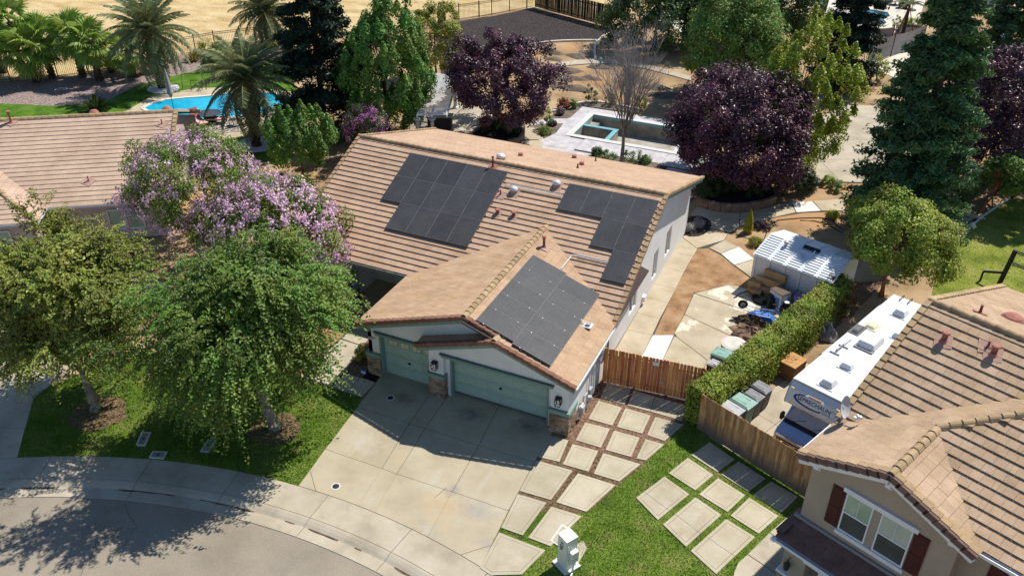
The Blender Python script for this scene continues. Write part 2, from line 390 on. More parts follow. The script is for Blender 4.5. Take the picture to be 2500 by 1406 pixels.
def tag(o, label=None, cat=None, group=None, kind=None):
    if label: o['label'] = label
    if cat: o['category'] = cat
    if group: o['group'] = group
    if kind: o['kind'] = kind
    return o

def thing(name, label, cat, loc=(0, 0, 0), rz=0.0, group=None):
    o = bpy.data.objects.new(name, None); COL.objects.link(o)
    o.empty_display_size = 0.2
    o.location = loc; o.rotation_euler = (0, 0, rz)
    o.matrix_basis = Matrix.Translation(V(loc)) @ Matrix.Rotation(rz, 4, 'Z')
    return tag(o, label, cat, group)

def structure(name, mb, m, **k): return tag(mb.build(name, m, **k), kind='structure')
def sheet(name, poly, z, m): return structure(name, MB().sheet(poly, z), m)

def copy_tree(o, loc=None, rz=None, label=None, parent=None):
    c = o.copy(); COL.objects.link(c); c.parent = parent
    if loc is not None: c.matrix_basis = Matrix.Translation(V(loc)) @ Matrix.Rotation(rz or 0, 4, 'Z')
    if label: c['label'] = label
    for ch in list(o.children): copy_tree(ch, parent=c)
    return c

def sub(poly, k):              # shrink a polygon toward its centre by factor k
    c = [sum(p[i] for p in poly) / len(poly) for i in range(2)]
    return [(c[0] + (p[0] - c[0]) * k, c[1] + (p[1] - c[1]) * k) for p in poly]

def inside(pts, poly):
    x, y = pts[:, 0], pts[:, 1]; r_ = np.zeros(len(pts), bool); n = len(poly)
    for i in range(n):
        x0, y0 = poly[i][0], poly[i][1]; x1, y1 = poly[(i + 1) % n][0], poly[(i + 1) % n][1]
        c = ((y0 > y) != (y1 > y))
        with np.errstate(divide='ignore', invalid='ignore'):
            r_ ^= c & (x < (x1 - x0) * (y - y0) / (y1 - y0 + 1e-12) + x0)
    return r_

def scatter(poly, n):
    P = np.array([[p[0], p[1]] for p in poly]); lo, hi = P.min(0), P.max(0)
    q = RNG.uniform(lo, hi, (int(n * 2.5) + 10, 2)); return q[inside(q, poly)][:n]

def grass_blades(name, poly, n, z, h, m, label, holes=()):
    q = scatter(poly, n)
    for hpoly in holes: q = q[~inside(q, hpoly)]
    k = len(q); a = RNG.uniform(0, 2 * np.pi, k); w = RNG.uniform(.010, .018, k); hh = h * RNG.uniform(.5, 1.3, k)
    lean = RNG.normal(0, .5, (k, 2)) * hh[:, None]
    dx, dy = np.cos(a) * w, np.sin(a) * w
    b0 = np.c_[q[:, 0] - dx, q[:, 1] - dy, np.full(k, z)]; b1 = np.c_[q[:, 0] + dx, q[:, 1] + dy, np.full(k, z)]
    t = np.c_[q + lean, z + hh]
    vs = np.stack([b0, b1, t], 1).reshape(-1, 3)
    o = link(name, npmesh(name, vs, np.arange(3 * k).reshape(-1, 3), RNG.uniform(0, 1, k)), m)
    return tag(o, label, 'grass', kind='stuff')
# ------------------------------------------------------------------ the ground, street and paving
def inset(poly, d):
    """Move every edge of a convex polygon inward by d."""
    P = [V((p[0], p[1])) for p in poly]; n = len(P)
    A = sum(P[i].x * P[(i + 1) % n].y - P[(i + 1) % n].x * P[i].y for i in range(n))
    if A < 0: P.reverse()
    out = []
    for i in range(n):
        a, b, c = P[i - 1], P[i], P[(i + 1) % n]
        d1 = (b - a).normalized(); d2 = (c - b).normalized()
        n1 = V((-d1.y, d1.x)); n2 = V((-d2.y, d2.x)); k = 1 + n1.dot(n2)
        out.append(b + (n1 + n2) * (d / max(k, 0.2)))
    return [(p.x, p.y) for p in out]

KC = (-0.55, -37.13)                       # centre of the street's turning circle
def arc(R, a0, a1, n=12, z=0.0):
    return [(KC[0] + R * math.cos(a0 + (a1 - a0) * i / n), KC[1] + R * math.sin(a0 + (a1 - a0) * i / n), z) for i in range(n + 1)]
def ang(p): return math.atan2(p[1] - KC[1], p[0] - KC[0])

POOLHOLE = [(-6.7, 32.5, 0), (-6.7, 37.6, 0), (1.7, 37.6, 0), (1.7, 32.5, 0)]        # where the unfinished pool is dug out
def frame_sheet(name, outer, hole, z, m):
    q = [V((p[0], p[1], z)) for p in outer + hole]
    return structure(name, MB().add(q, [(0, 1, 7, 4), (1, 2, 6, 7), (2, 3, 5, 6), (3, 0, 4, 5)]), m)
frame_sheet('ground', [(-1500, -1500), (1500, -1500), (1500, 1500), (-1500, 1500)], POOLHOLE, -0.30, soil)
sheet('front_yard_soil', arc(29.1, rad(180), 0, 60) + [(140, -37, 0), (140, 10, 0), (-160, 10, 0), (-160, -37, 0)], -0.06, soil)
frame_sheet('yard_soil', [(-160, 10, 0), (140, 10, 0), (140, 160, 0), (-160, 160, 0)], POOLHOLE, -0.06, soil)
sheet('asphalt_street', arc(27.0, rad(180), 0, 72), -0.115, asphalt)

# sidewalk, rolled kerb and gutter, cut at the joints seen in the photograph
JA = [ang(p) for p in ((-21.5, -17.4, 0), (-13.68, -11.09, 0), (-9.63, -9.42, 0), (-5.74, -8.49, 0), (-1.56, -8.04, 0), (2.43, -8.16, 0), (6.04, -8.8, 0))] + [rad(60), rad(45)]
JA = [rad(150)] + JA
walk = structure('sidewalk', MB().sheet(arc(29.12, rad(152), rad(42), 60) + arc(27.84, rad(42), rad(152), 60), -0.03), joint)
kerb = structure('kerb', MB().sheet(arc(27.8, rad(152), rad(42), 60) + arc(26.9, rad(42), rad(152), 60), -0.16), joint)
for a0, a1 in zip(JA, JA[1:]):
    e = 0.012 / 28
    MB().prism(arc(29.13, a0 - e, a1 + e, 10, -0.1) + arc(27.835, a1 + e, a0 - e, 10, -0.1), (0, 0, 0.1)).build('slab', conc, walk)
    b = MB()
    prof = [(27.815, 0.0), (27.72, -0.006), (27.55, -0.045), (27.42, -0.095), (27.38, -0.105), (27.3, -0.10), (26.86, -0.092), (26.86, -0.2), (27.815, -0.2)]
    n = 10; m = len(prof)
    vs = [V((KC[0] + R * math.cos(a0 - e + (a1 - a0 + 2 * e) * i / n), KC[1] + R * math.sin(a0 - e + (a1 - a0 + 2 * e) * i / n), z)) for i in range(n + 1) for R, z in prof]
    fs = [(i * m + k, i * m + (k + 1) % m, (i + 1) * m + (k + 1) % m, (i + 1) * m + k) for i in range(n) for k in range(m)]
    b.add(vs, fs + [tuple(range(m)), tuple(reversed(range(n * m, n * m + m)))])
    b.build('kerb_section', conc, kerb)
# the thin line of dirt lying in the gutter
dirt_strip = mat('gutter_dirt', [(0.06, 0.045, 0.03), (0.16, 0.11, 0.07)], scale=3, rough=1)
b = MB()
for i in range(240):
    a = rad(140) + (rad(62) - rad(140)) * i / 240; a2 = rad(140) + (rad(62) - rad(140)) * (i + 1) / 240
    w = lambda t: 0.012 + 0.03 * math.sin(t * 41) + 0.022 * math.sin(t * 97) + 0.02 * math.sin(t * 163)
    if w(a) > 0.004 and w(a2) > 0.004:
        P = [(KC[0] + R * math.cos(t), KC[1] + R * math.sin(t), -0.094) for R, t in ((27.41, a), (27.41, a2), (27.38 - w(a2), a2), (27.38 - w(a), a))]
        b.add(P, [(0, 1, 2, 3)])
tag(b.build('gutter_dirt', dirt_strip), 'thin brown line of dirt lying in the street gutter', 'dirt', kind='stuff')

# driveway slabs
C0 = [(-3.83, -0.86, 0), (-3.57, -2.82, 0), (-3.27, -5.8, 0), (-2.99, -8.08, 0)]
C1 = [(-0.95, -0.72, 0), (-0.81, -2.82, 0), (-0.4, -5.78, 0), (-0.13, -7.94, 0)]
C2 = [(-0.22, -0.61, 0), (0.01, -2.81, 0), (0.34, -5.8, 0), (0.65, -7.96, 0)]
C3 = [(2.53, -0.05, 0), (2.68, -2.79, 0), (2.93, -5.72, 0), (3.19, -8.19, 0)]
C4 = [(5.27, -0.92, 0), (5.31, -2.72, 0), (5.46, -5.69, 0), (5.67, -8.7, 0)]
CO = [C0, C1, C2, C3, C4]
for c in CO: c[3] = arc(29.155, ang(c[3]), ang(c[3]), 1)[0]
C0[0] = (-3.9, 0.35, 0); C1[0] = (-1.02, 0.35, 0); C2[0] = (-0.2, 0.35, 0); C3[0] = (2.3, 0.35, 0); C4[0] = (5.3, 0.35, 0)
outer = [c[0] for c in CO] + [c[1] for c in (C4,)] + [C4[2]] + arc(29.14, ang(C4[3]), ang(C0[3]), 12) + [C0[2], C0[1]]
drive = structure('driveway', MB().sheet(outer, -0.035), joint)
for i in range(4):
    for k in range(3):
        a, b_, c, d = CO[i][k], CO[i + 1][k], CO[i + 1][k + 1], CO[i][k + 1]
        if k < 2: poly = inset([a, b_, c, d], 0.012)
        else:
            poly = [a, b_] + arc(29.155, ang(c), ang(d), 6)
            poly = sub(poly, 0.996)
        MB().slab(poly, -0.1, 0.0).build('slab', conc_dr, drive)
def spot(p, rx, ry, c, a): return (p[0], p[1], rx, ry, c, a)
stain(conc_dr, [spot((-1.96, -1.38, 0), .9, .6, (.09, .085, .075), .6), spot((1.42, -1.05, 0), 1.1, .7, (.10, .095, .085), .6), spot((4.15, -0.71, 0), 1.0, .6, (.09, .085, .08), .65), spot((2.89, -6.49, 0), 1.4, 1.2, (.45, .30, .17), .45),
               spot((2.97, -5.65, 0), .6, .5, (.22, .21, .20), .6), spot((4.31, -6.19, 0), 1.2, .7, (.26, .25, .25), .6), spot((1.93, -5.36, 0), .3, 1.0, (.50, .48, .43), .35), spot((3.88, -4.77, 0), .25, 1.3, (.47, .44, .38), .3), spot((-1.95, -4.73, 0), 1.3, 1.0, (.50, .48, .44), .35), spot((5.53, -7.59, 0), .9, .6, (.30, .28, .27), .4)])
def crack(name, label, pts, z, w=.012, m=None):
    b = MB()
    P = []
    for a, c in zip(pts, pts[1:]):
        for i in range(6): q = V(a).lerp(V(c), i / 6); P.append((q.x + random.uniform(-.03, .03), q.y + random.uniform(-.03, .03), z))
    P.append((pts[-1][0], pts[-1][1], z))
    for a, c in zip(P, P[1:]): b.bar(a, c, w, .003)
    o = b.build(name, m or joint); return tag(o, label, 'crack', kind='stuff')
crack('pavement_crack', 'thin crack running across the asphalt below the tree shadow', [(-7.55, -15.24, 0), (-7.9, -14.44, 0), (-8.25, -13.73, 0), (-7.95, -12.69, 0)], -0.112, .02)
crack('pavement_crack', 'thin crack in the asphalt near the gutter', [(-8.86, -11.8, 0), (-7.51, -12.49, 0), (-7.17, -13.46, 0)], -0.112, .014)
for a, c in (((-2.16, -8.04, 0), (-3.04, -7.19, 0)), ((4.75, -8.45, 0), (5.57, -7.59, 0)), ((2.61, -5.62, 0), (2.43, -6.33, 0))): MB().bar((a[0], a[1], .0015), (c[0], c[1], .0015), .018, .003).build('saw_cut', joint, drive)
oil = mat('oil_stain', [(0.10, 0.095, 0.085), (0.16, 0.15, 0.135), (0.24, 0.215, 0.175)], scale=1.5, rough=0.9)
dry = mat('cleanout_rim', [(0.55, 0.55, 0.53)], rough=0.7)
for p, lab in (((-2.53, -1.62, 0), 'round drain cover in shaded driveway near single garage door'), ((-1.57, -7.47, 0), 'round drain cover in sunlit driveway near the sidewalk')):
    t = thing('drain_cover', lab, 'drain cover', p, group='drain covers set in the driveway')
    MB().lathe(p, [(0.20, 0.0), (0.20, 0.008), (0.15, 0.009)], 24).build('rim', dry, t)
    MB().lathe(p, [(0.145, 0.009), (0.14, 0.013), (0.05, 0.016)], 20).build('lid', iron, t)

# front lawns
lawnL = [(-3.79, -2.17, 0), (-5.55, -2.18, 0), (-7.5, -2.21, 0), (-10.36, -2.42, 0), (-16.34, -3.68, 0), (-17.92, -8.39, 0)] + [(-14.92, -11.76, 0)] + arc(29.16, ang((-14.92, -11.76, 0)), ang(C0[3]), 16) + [C0[2], C0[1]]
sheet('lawn', lawnL, -0.02, grass_mat)
arcR = arc(29.16, ang(C4[3]), rad(48), 12)
lawnR = [C4[3], C4[2], C4[1], (6.0, -0.4, 0), (6.0, 3.4, 0), (10.62, 4.03, 0), (11.2, 2.3, 0), (16.2, 0.1, 0), (19, -3, 0), (19, -15.5, 0)] + list(reversed(arcR))[:-1]
sheet('front_lawn', lawnR, -0.025, grass_mat)
# neighbour's driveway at the left edge
nd = [(-17.63, -8.66, 0), (-14.92, -11.76, 0)] + arc(29.16, ang((-14.92, -11.76, 0)), rad(150), 8) + [(-34, -8, 0), (-22, 4, 0)]
nb = structure('neighbour_driveway', MB().sheet(nd, -0.035), joint)
for poly in ([(-17.63, -8.66, 0), (-16.19, -10.32, 0), (-22.6, -13.1, 0), (-24.5, -6.0, 0)], [(-16.19, -10.32, 0), (-14.92, -11.76, 0)] + arc(29.16, ang((-14.92, -11.76, 0)), rad(143), 6) + [(-22.6, -13.1, 0)], [(-17.63, -8.66, 0), (-24.5, -6.0, 0), (-26, 1, 0), (-19, 2, 0)]):
    MB().slab(sub(poly, 0.995), -0.1, 0.0).build('slab', conc, nb)

# walk from the driveway to the porch
pw = structure('porch_walk', MB().sheet([(-3.83, -0.86, 0), (-3.77, -2.19, 0), (-7.44, -2.07, 0), (-7.49, 2.66, 0), (-6.51, 2.91, 0), (-5.95, -0.92, 0)], -0.035), joint)
for poly in ([(-3.79, -0.91, 0), (-3.79, -2.13, 0), (-4.64, -2.13, 0), (-4.63, -0.88, 0)], [(-4.63, -0.91, 0), (-4.65, -2.13, 0), (-5.54, -2.1, 0), (-5.49, -0.89, 0)], [(-5.65, -2.01, 0), (-7.42, -2.07, 0), (-7.38, -0.51, 0), (-5.66, -0.6, 0)], [(-5.66, -0.57, 0), (-7.38, -0.44, 0), (-7.34, 1.37, 0), (-5.97, 1.33, 0)], [(-5.97, 1.37, 0), (-7.34, 1.45, 0), (-7.36, 2.93, 0), (-6.21, 3.04, 0)]):
    MB().slab(inset(poly, 0.008), -0.1, 0.0).build('slab', conc, pw)
sheet('garage_bed', [(-3.95, -0.2, 0), (-4.0, 0.4, 0), (-4.3, 0.5, 0), (-4.3, 4.2, 0), (-6.07, 2.61, 0), (-5.53, -0.83, 0), (-3.83, -0.86, 0)], -0.012, blackmulch)
sheet('front_bed', [(-5.53, -0.83, 0), (-6.38, 2.71, 0), (-5.92, 3.18, 0), (-4.85, 0.89, 0), (-4.56, -0.88, 0)], -0.008, bark)

# paver pads
PADS = []
def pad(parent, poly, gap=0.012, joint_px=None):
    PADS.append(poly)
    o = inset(poly, 0.0); i1 = inset(poly, 0.13); i2 = inset(poly, 0.13 + gap); n = len(o)
    b = MB()
    for k in range(n): b.slab([o[k], o[(k + 1) % n], i1[(k + 1) % n], i1[k]], -0.12, 0.02)
    b.slab(i2, -0.12, 0.021)
    return b.build('paver_pad', conc_pad, parent)
pl = structure('paver_strip', MB().sheet([(5.98, 4.0, 0), (10.62, 4.03, 0), (10.51, 2.39, 0), (10.06, 0.84, 0), (9.68, -0.56, 0), (9.01, -2.42, 0), (8.35, -4.46, 0), C4[2], C4[1], (5.98, -0.6, 0)], -0.012), bark)
for q in ([(6.42, 2.29, 0), (7.56, 2.27, 0), (7.56, 0.91, 0), (6.43, 0.89, 0)], [(7.72, 2.31, 0), (8.94, 2.3, 0), (8.95, 0.96, 0), (7.79, 0.91, 0)],
          [(9.16, 2.29, 0), (10.48, 2.32, 0), (9.99, 0.91, 0), (9.18, 0.96, 0)], [(6.39, 0.59, 0), (7.54, 0.65, 0), (7.58, -0.68, 0), (6.42, -0.69, 0)],
          [(7.75, 0.62, 0), (8.93, 0.65, 0), (8.96, -0.68, 0), (7.82, -0.72, 0)], [(9.19, 0.67, 0), (10.04, 0.67, 0), (9.6, -0.62, 0), (9.2, -0.67, 0)],
          [(5.27, -0.91, 0), (6.13, -0.85, 0), (6.27, -2.26, 0), (5.33, -2.36, 0)], [(6.39, -0.99, 0), (7.55, -0.93, 0), (7.6, -2.29, 0), (6.46, -2.33, 0)],
          [(7.8, -0.96, 0), (9.47, -0.94, 0), (8.97, -2.29, 0), (7.85, -2.31, 0)], [(5.33, -2.6, 0), (6.97, -2.51, 0), (6.78, -4.45, 0), (5.42, -4.52, 0)],
          [(7.24, -2.57, 0), (8.9, -2.56, 0), (8.31, -4.44, 0), (7.02, -4.47, 0)], [(5.43, -4.71, 0), (6.68, -4.66, 0), (6.49, -6.62, 0), (5.57, -6.62, 0)],
          [(6.94, -4.77, 0), (8.23, -4.74, 0), (7.68, -6.66, 0), (6.73, -6.63, 0)], [(5.6, -6.87, 0), (7.58, -6.93, 0), (7.22, -8.33, 0), (6.2, -8.84, 0), (5.68, -8.71, 0)],
          [(6.34, 3.76, 0), (7.53, 3.75, 0), (7.6, 2.54, 0), (6.42, 2.56, 0)], [(7.69, 3.7, 0), (8.71, 3.69, 0), (8.83, 2.57, 0), (7.75, 2.56, 0)],
          [(8.74, 3.69, 0), (10.24, 3.68, 0), (10.33, 2.56, 0), (8.86, 2.57, 0)]):
    pad(pl, q)
pr = structure('lawn_pavers', MB().sheet([(11.8, 1.79, 0), (16.04, -0.09, 0), (15.52, -1.29, 0), (13.73, -5.41, 0), (9.84, -2.9, 0)], -0.018), grass_mat)
for q in ([(11.83, 1.66, 0), (13.05, 1.04, 0), (12.56, -0.02, 0), (11.29, 0.53, 0)], [(13.23, 0.99, 0), (14.47, 0.44, 0), (13.98, -0.61, 0), (12.74, -0.1, 0)],
          [(14.71, 0.36, 0), (15.87, -0.05, 0), (15.42, -1.19, 0), (14.19, -0.7, 0)], [(11.2, 0.29, 0), (12.44, -0.27, 0), (11.97, -1.45, 0), (10.7, -0.95, 0)],
          [(12.66, -0.37, 0), (13.89, -0.87, 0), (13.44, -2.08, 0), (12.17, -1.61, 0)], [(14.07, -0.94, 0), (15.33, -1.44, 0), (14.79, -2.69, 0), (13.59, -2.22, 0)],
          [(10.6, -1.22, 0), (11.8, -1.78, 0), (11.03, -3.66, 0), (9.89, -2.88, 0)], [(12.07, -1.84, 0), (13.25, -2.34, 0), (12.39, -4.51, 0), (11.28, -3.8, 0)],
          [(13.47, -2.48, 0), (14.7, -2.92, 0), (13.73, -5.3, 0), (12.6, -4.63, 0)]):
    pad(pr, q)
for a, b_ in (((10.1, -2.44, 0), (11.29, -2.98, 0)), ((11.57, -3.09, 0), (12.74, -3.64, 0)), ((13, -3.71, 0), (14.19, -4.19, 0))):
    MB().bar((a[0], a[1], 0.0215), (b_[0], b_[1], 0.0215), 0.014, 0.002).build('saw_cut', joint, pr)
# entry walk of the house on the right
EWALK = [(15.64, -1.32, 0), (15.15, -2.44, 0), (14.58, -3.87, 0), (14.37, -4.42, 0), (14.33, -5.1, 0), (13.0, -11.5, 0), (20, -9, 0), (18.6, -1.5, 0)]
ew = structure('entry_walk', MB().sheet(EWALK, -0.035), joint)
for q in ([(15.65, -1.35, 0), (15.17, -2.43, 0), (15.88, -2.76, 0), (17.9, -3.6, 0), (17.6, -1.6, 0)], [(15.16, -2.46, 0), (14.61, -3.86, 0), (15.59, -4.26, 0), (17.8, -5.6, 0), (17.9, -3.65, 0), (15.88, -2.79, 0)],
          [(14.6, -3.89, 0), (14.37, -4.42, 0), (14.32, -4.83, 0), (14.34, -5.2, 0), (13.2, -11.2, 0), (17.7, -9.0, 0), (17.8, -5.65, 0), (15.59, -4.29, 0)]):
    MB().slab(sub(q, 0.996), -0.1, 0.0).build('slab', conc, ew)
sheet('gravel_bed', [(17.85, -2.0, 0), (17.9, -9.5, 0), (21, -9, 0), (21, -3, 0)], -0.01, blackmulch)
# RV pad of the house on the right
ax = V((math.cos(rad(-23)), math.sin(rad(-23)), 0)); ay = V((-ax.y, ax.x, 0))
rvp = structure('rv_pad', MB().sheet([ax * 10.0 + ay * 6.4, ax * 10.0 + ay * 14.5, ax * 11.5 + ay * 14.6, ax * 11.5 + ay * 18.3, ax * 16.3 + ay * 18.3, ax * 16.3 + ay * 6.3], -0.035), joint)
ax = V((math.cos(rad(-23)), math.sin(rad(-23)), 0)); ay = V((-ax.y, ax.x, 0))
for i, (u0, u1) in enumerate(((10.0, 11.5), (11.5, 13.9), (13.9, 16.3))):
    for k in range(4):
        if i == 0 and k == 3: continue
        v0 = 6.4 + k * 2.95; v1 = v0 + 2.95 if not (i == 0 and k == 2) else 14.5
        q = [ax * u0 + ay * v0, ax * u1 + ay * v0, ax * u1 + ay * v1, ax * u0 + ay * v1]
        MB().slab(inset(q, 0.01), -0.1, 0.0).build('slab', conc, rvp)

# side yard
sy = structure('side_yard', MB().sheet([(5.89, 5.5, 0), (5.78, 7.23, 0), (5.71, 19.71, 0), (7.03, 18.59, 0), (6.99, 13.7, 0), (7.22, 8.63, 0), (8.18, 9.04, 0), (8.09, 13.54, 0), (9.83, 15.32, 0), (11.36, 14.97, 0), (13.9, 17.6, 0), (15.3, 17.0, 0), (10.6, 4.1, 0), (6.1, 3.8, 0)], -0.035), joint)
LJ = [(5.84, 5.78, 0), (5.79, 8.45, 0), (5.79, 10.19, 0), (5.76, 11.93, 0), (5.73, 13.52, 0), (5.68, 15.56, 0), (5.69, 17.54, 0), (5.72, 19.65, 0)]
RJ = [(7.22, 6.42, 0), (7.15, 8.56, 0), (7.08, 10.18, 0), (7.07, 11.89, 0), (7.04, 13.48, 0), (6.99, 15.5, 0), (7, 17.52, 0), (7.02, 18.55, 0)]
for i in range(7):
    MB().slab(inset([LJ[i], RJ[i], RJ[i + 1], LJ[i + 1]], 0.01), -0.1, 0.0).build('slab', conc_side, sy)
MB().slab([(7.22, 6.42, 0), (7.18, 8.53, 0), (8.17, 8.99, 0), (8.25, 6.38, 0)], -0.1, 0.002).build('slab', conc_white, sy)
SQ = [[(8.12, 13.48, 0), (9.82, 15.29, 0), (10.77, 15.29, 0), (12.53, 15.02, 0), (12.57, 12.65, 0), (11.25, 12.93, 0)],
      [(8.12, 13.42, 0), (11.24, 12.88, 0), (11.05, 11.32, 0), (10.84, 10.22, 0), (8.18, 11.15, 0)],
      [(8.18, 11.11, 0), (10.84, 10.18, 0), (10.62, 8.81, 0), (10.28, 7.61, 0), (8.36, 8.92, 0), (8.17, 9.17, 0)],
      [(8.35, 8.89, 0), (10.27, 7.57, 0), (10.29, 6.44, 0), (9.97, 5.94, 0), (8.26, 6.56, 0), (8.22, 8.9, 0)]]
for i, q in enumerate(SQ): MB().slab(sub(q, 0.996), -0.1, 0.0).build('slab', conc_paint if i < 3 else conc_side, sy)
MB().slab([(11.28, 12.84, 0), (12.58, 12.61, 0), (13.9, 14.2, 0), (11.2, 4.6, 0), (10.4, 4.4, 0), (10.31, 6.45, 0), (10.29, 7.58, 0), (10.64, 8.79, 0), (10.87, 10.19, 0), (11.07, 11.31, 0)], -0.1, -0.001).build('slab', conc_side, sy)
MB().slab([(12.57, 12.65, 0), (12.53, 15.02, 0), (13.3, 17.9, 0), (15.0, 17.1, 0), (13.9, 14.3, 0)], -0.1, -0.003).build('slab', conc_side, sy)
sheet('dirt_strip', [(7.23, 8.59, 0), (8.17, 9.01, 0), (8.09, 13.54, 0), (9.87, 15.34, 0), (10.94, 15.44, 0), (10.66, 16.4, 0), (9.41, 17.46, 0), (8.37, 18.38, 0), (7.61, 18.92, 0), (7.01, 18.58, 0), (7.01, 13.8, 0)], -0.008, redsoil)
# curved garden paths
gp = structure('garden_path', MB().sheet([(5.42, 23.13, 0), (6.85, 21.51, 0), (8.45, 21.53, 0), (8.69, 22.62, 0), (9.57, 23.55, 0), (10.71, 25.08, 0), (12.14, 26.4, 0), (14.31, 27.65, 0), (14.77, 29.94, 0), (12.56, 28.45, 0), (11.21, 27.58, 0), (10.17, 26.68, 0), (8.34, 24.63, 0), (7.16, 24.07, 0), (5.58, 24.26, 0)], -0.035), joint)
for q, m in (([(5.42, 23.13, 0), (5.58, 24.26, 0), (7.16, 24.07, 0), (8.34, 24.63, 0), (8.69, 22.62, 0), (8.44, 21.58, 0), (6.85, 21.53, 0)], conc_side), ([(8.36, 24.7, 0), (9.35, 25.56, 0), (10.17, 26.68, 0), (11.16, 27.53, 0), (11.7, 26.16, 0), (10.71, 25.08, 0), (9.57, 23.56, 0), (8.72, 22.69, 0)], conc_side),
             ([(11.21, 27.58, 0), (12.42, 28.35, 0), (13.19, 27.13, 0), (11.75, 26.19, 0)], conc_white), ([(12.47, 28.38, 0), (14.77, 29.94, 0), (14.55, 27.8, 0), (13.24, 27.15, 0)], conc_side)):
    MB().slab(sub(q, 0.996), -0.1, 0.0).build('slab', m, gp)
ap = structure('corner_path', MB().sheet([(5.74, 19.66, 0), (6.96, 18.56, 0), (7.6, 18.97, 0), (8.42, 18.57, 0), (9.49, 17.55, 0), (10.64, 16.59, 0), (10.41, 18.73, 0), (9.23, 19.9, 0), (8.27, 20.37, 0), (8.3, 21.27, 0), (6.96, 21.07, 0)], -0.035), joint)
for q, m in (([(5.77, 19.67, 0), (6.97, 18.62, 0), (8.25, 20.36, 0), (8.28, 21.26, 0), (6.96, 21.07, 0), (6.19, 20.47, 0)], conc_side), ([(7.62, 18.98, 0), (8.28, 20.38, 0), (9.23, 19.9, 0), (8.42, 18.59, 0)], conc_side), ([(8.45, 18.58, 0), (9.26, 19.9, 0), (10.4, 18.78, 0), (9.48, 17.57, 0)], conc_white), ([(9.52, 17.54, 0), (10.41, 18.73, 0), (10.55, 18.15, 0), (10.64, 16.59, 0)], conc_side)):
    MB().slab(sub(q, 0.995), -0.1, 0.0).build('slab', m, ap)
def blob(c, rx, ry, n=18, j=0.08, rz=0.0):
    out = []
    for i in range(n):
        t = 2 * math.pi * i / n; k = 1 + random.uniform(-j, j); x, y = rx * k * math.cos(t), ry * k * math.sin(t)
        out.append((c[0] + x * math.cos(rz) - y * math.sin(rz), c[1] + x * math.sin(rz) + y * math.cos(rz), 0))
    return out
sheet('round_bed', blob((6.13, 21.42, 0), 0.98, 1.55, 20, 0.03), 0.006, mulch)
pt = structure('rear_patio', MB().sheet([(9.96, 30.45, 0), (11.83, 30.95, 0), (14.03, 32.44, 0), (17.75, 33.95, 0), (18.64, 44.36, 0), (14.78, 49.99, 0), (11.78, 49.25, 0), (10.39, 43.43, 0), (10.1, 35.82, 0)], -0.035), joint)
for q in ([(9.98, 30.46, 0), (11.82, 31.02, 0), (13.84, 32.42, 0), (11.94, 35.75, 0), (10.21, 34.19, 0)], [(13.84, 32.42, 0), (17.74, 34.02, 0), (18.29, 39.16, 0), (11.94, 35.75, 0)], [(10.21, 34.19, 0), (11.94, 35.75, 0), (18.29, 39.16, 0), (18.65, 43.51, 0), (10.45, 39.19, 0)], [(10.45, 39.19, 0), (18.65, 43.51, 0), (17.28, 46.78, 0), (10.53, 43.6, 0)], [(10.53, 43.6, 0), (17.28, 46.78, 0), (14.79, 49.88, 0), (11.79, 49.14, 0)]):
    MB().slab(inset(q, .012), -0.1, 0.0).build('slab', conc, pt)

# back yard: mounds of dug soil, path, kerbs
bp = structure('back_path', MB().sheet([(-15.97, 47.38, 0), (-14.82, 49.07, 0), (-13.62, 50.73, 0), (-12.16, 52.01, 0), (-10.31, 52.74, 0), (-6.57, 52.62, 0), (-1.68, 51, 0), (-1.32, 49.6, 0), (-6.26, 51.21, 0), (-9.75, 51.47, 0), (-11.4, 50.62, 0), (-13.36, 49.05, 0), (-14.5, 47.24, 0), (-15.07, 45.87, 0)], -0.04), joint)
U_ = [(-15.94, 47.31, 0), (-14.8, 49.01, 0), (-13.6, 50.67, 0), (-12.12, 51.96, 0), (-10.29, 52.68, 0), (-8.5, 52.79, 0), (-6.55, 52.56, 0), (-4.21, 51.84, 0), (-1.75, 50.97, 0)]
D_ = [(-15.12, 45.98, 0), (-14.53, 47.29, 0), (-13.36, 49.11, 0), (-11.42, 50.68, 0), (-9.77, 51.54, 0), (-8.1, 51.54, 0), (-6.28, 51.28, 0), (-3.84, 50.51, 0), (-1.4, 49.62, 0)]
for i in range(8): MB().slab(inset([U_[i], U_[i + 1], D_[i + 1], D_[i]], 0.02), -0.1, 0.0).build('slab', conc, bp)
def kerb_line(name, pts, label, w=0.22, h=0.16, m=None):
    b = MB()
    for p, q in zip(pts, pts[1:]): b.bar((p[0], p[1], h / 2 - 0.03), (q[0], q[1], h / 2 - 0.03), w, h)
    return tag(b.build(name, m or conc_white), label, 'edging')
kerb_line('garden_edging', [(-20.04, 51.56, 0), (-19.56, 53.39, 0), (-18.75, 54.75, 0), (-17.79, 55.79, 0), (-16.71, 56.56, 0), (-15.2, 57.44, 0), (-13.64, 58.19, 0)], 'white concrete edging along the front of the dark mulch bed')
kerb_line('garden_edging', [(-13.26, 62, 0), (-13.55, 60.8, 0), (-13.69, 59.35, 0), (-13.57, 57.72, 0), (-13.19, 55.93, 0), (-12.5, 53.9, 0), (-11.64, 51.89, 0)], 'curved white concrete edging right of the dark mulch bed')
kerb_line('garden_edging', [(-10.01, 36.74, 0), (-9.56, 37.06, 0), (-9.3, 37.62, 0), (-9.21, 38.44, 0), (-9.01, 39.09, 0), (-8.65, 39.65, 0), (-8.19, 40.04, 0), (-7.1, 40.56, 0), (-5.16, 40.46, 0), (-3.39, 40.19, 0)], 'low curved concrete edging behind the unfinished pool', 0.18, 0.13)
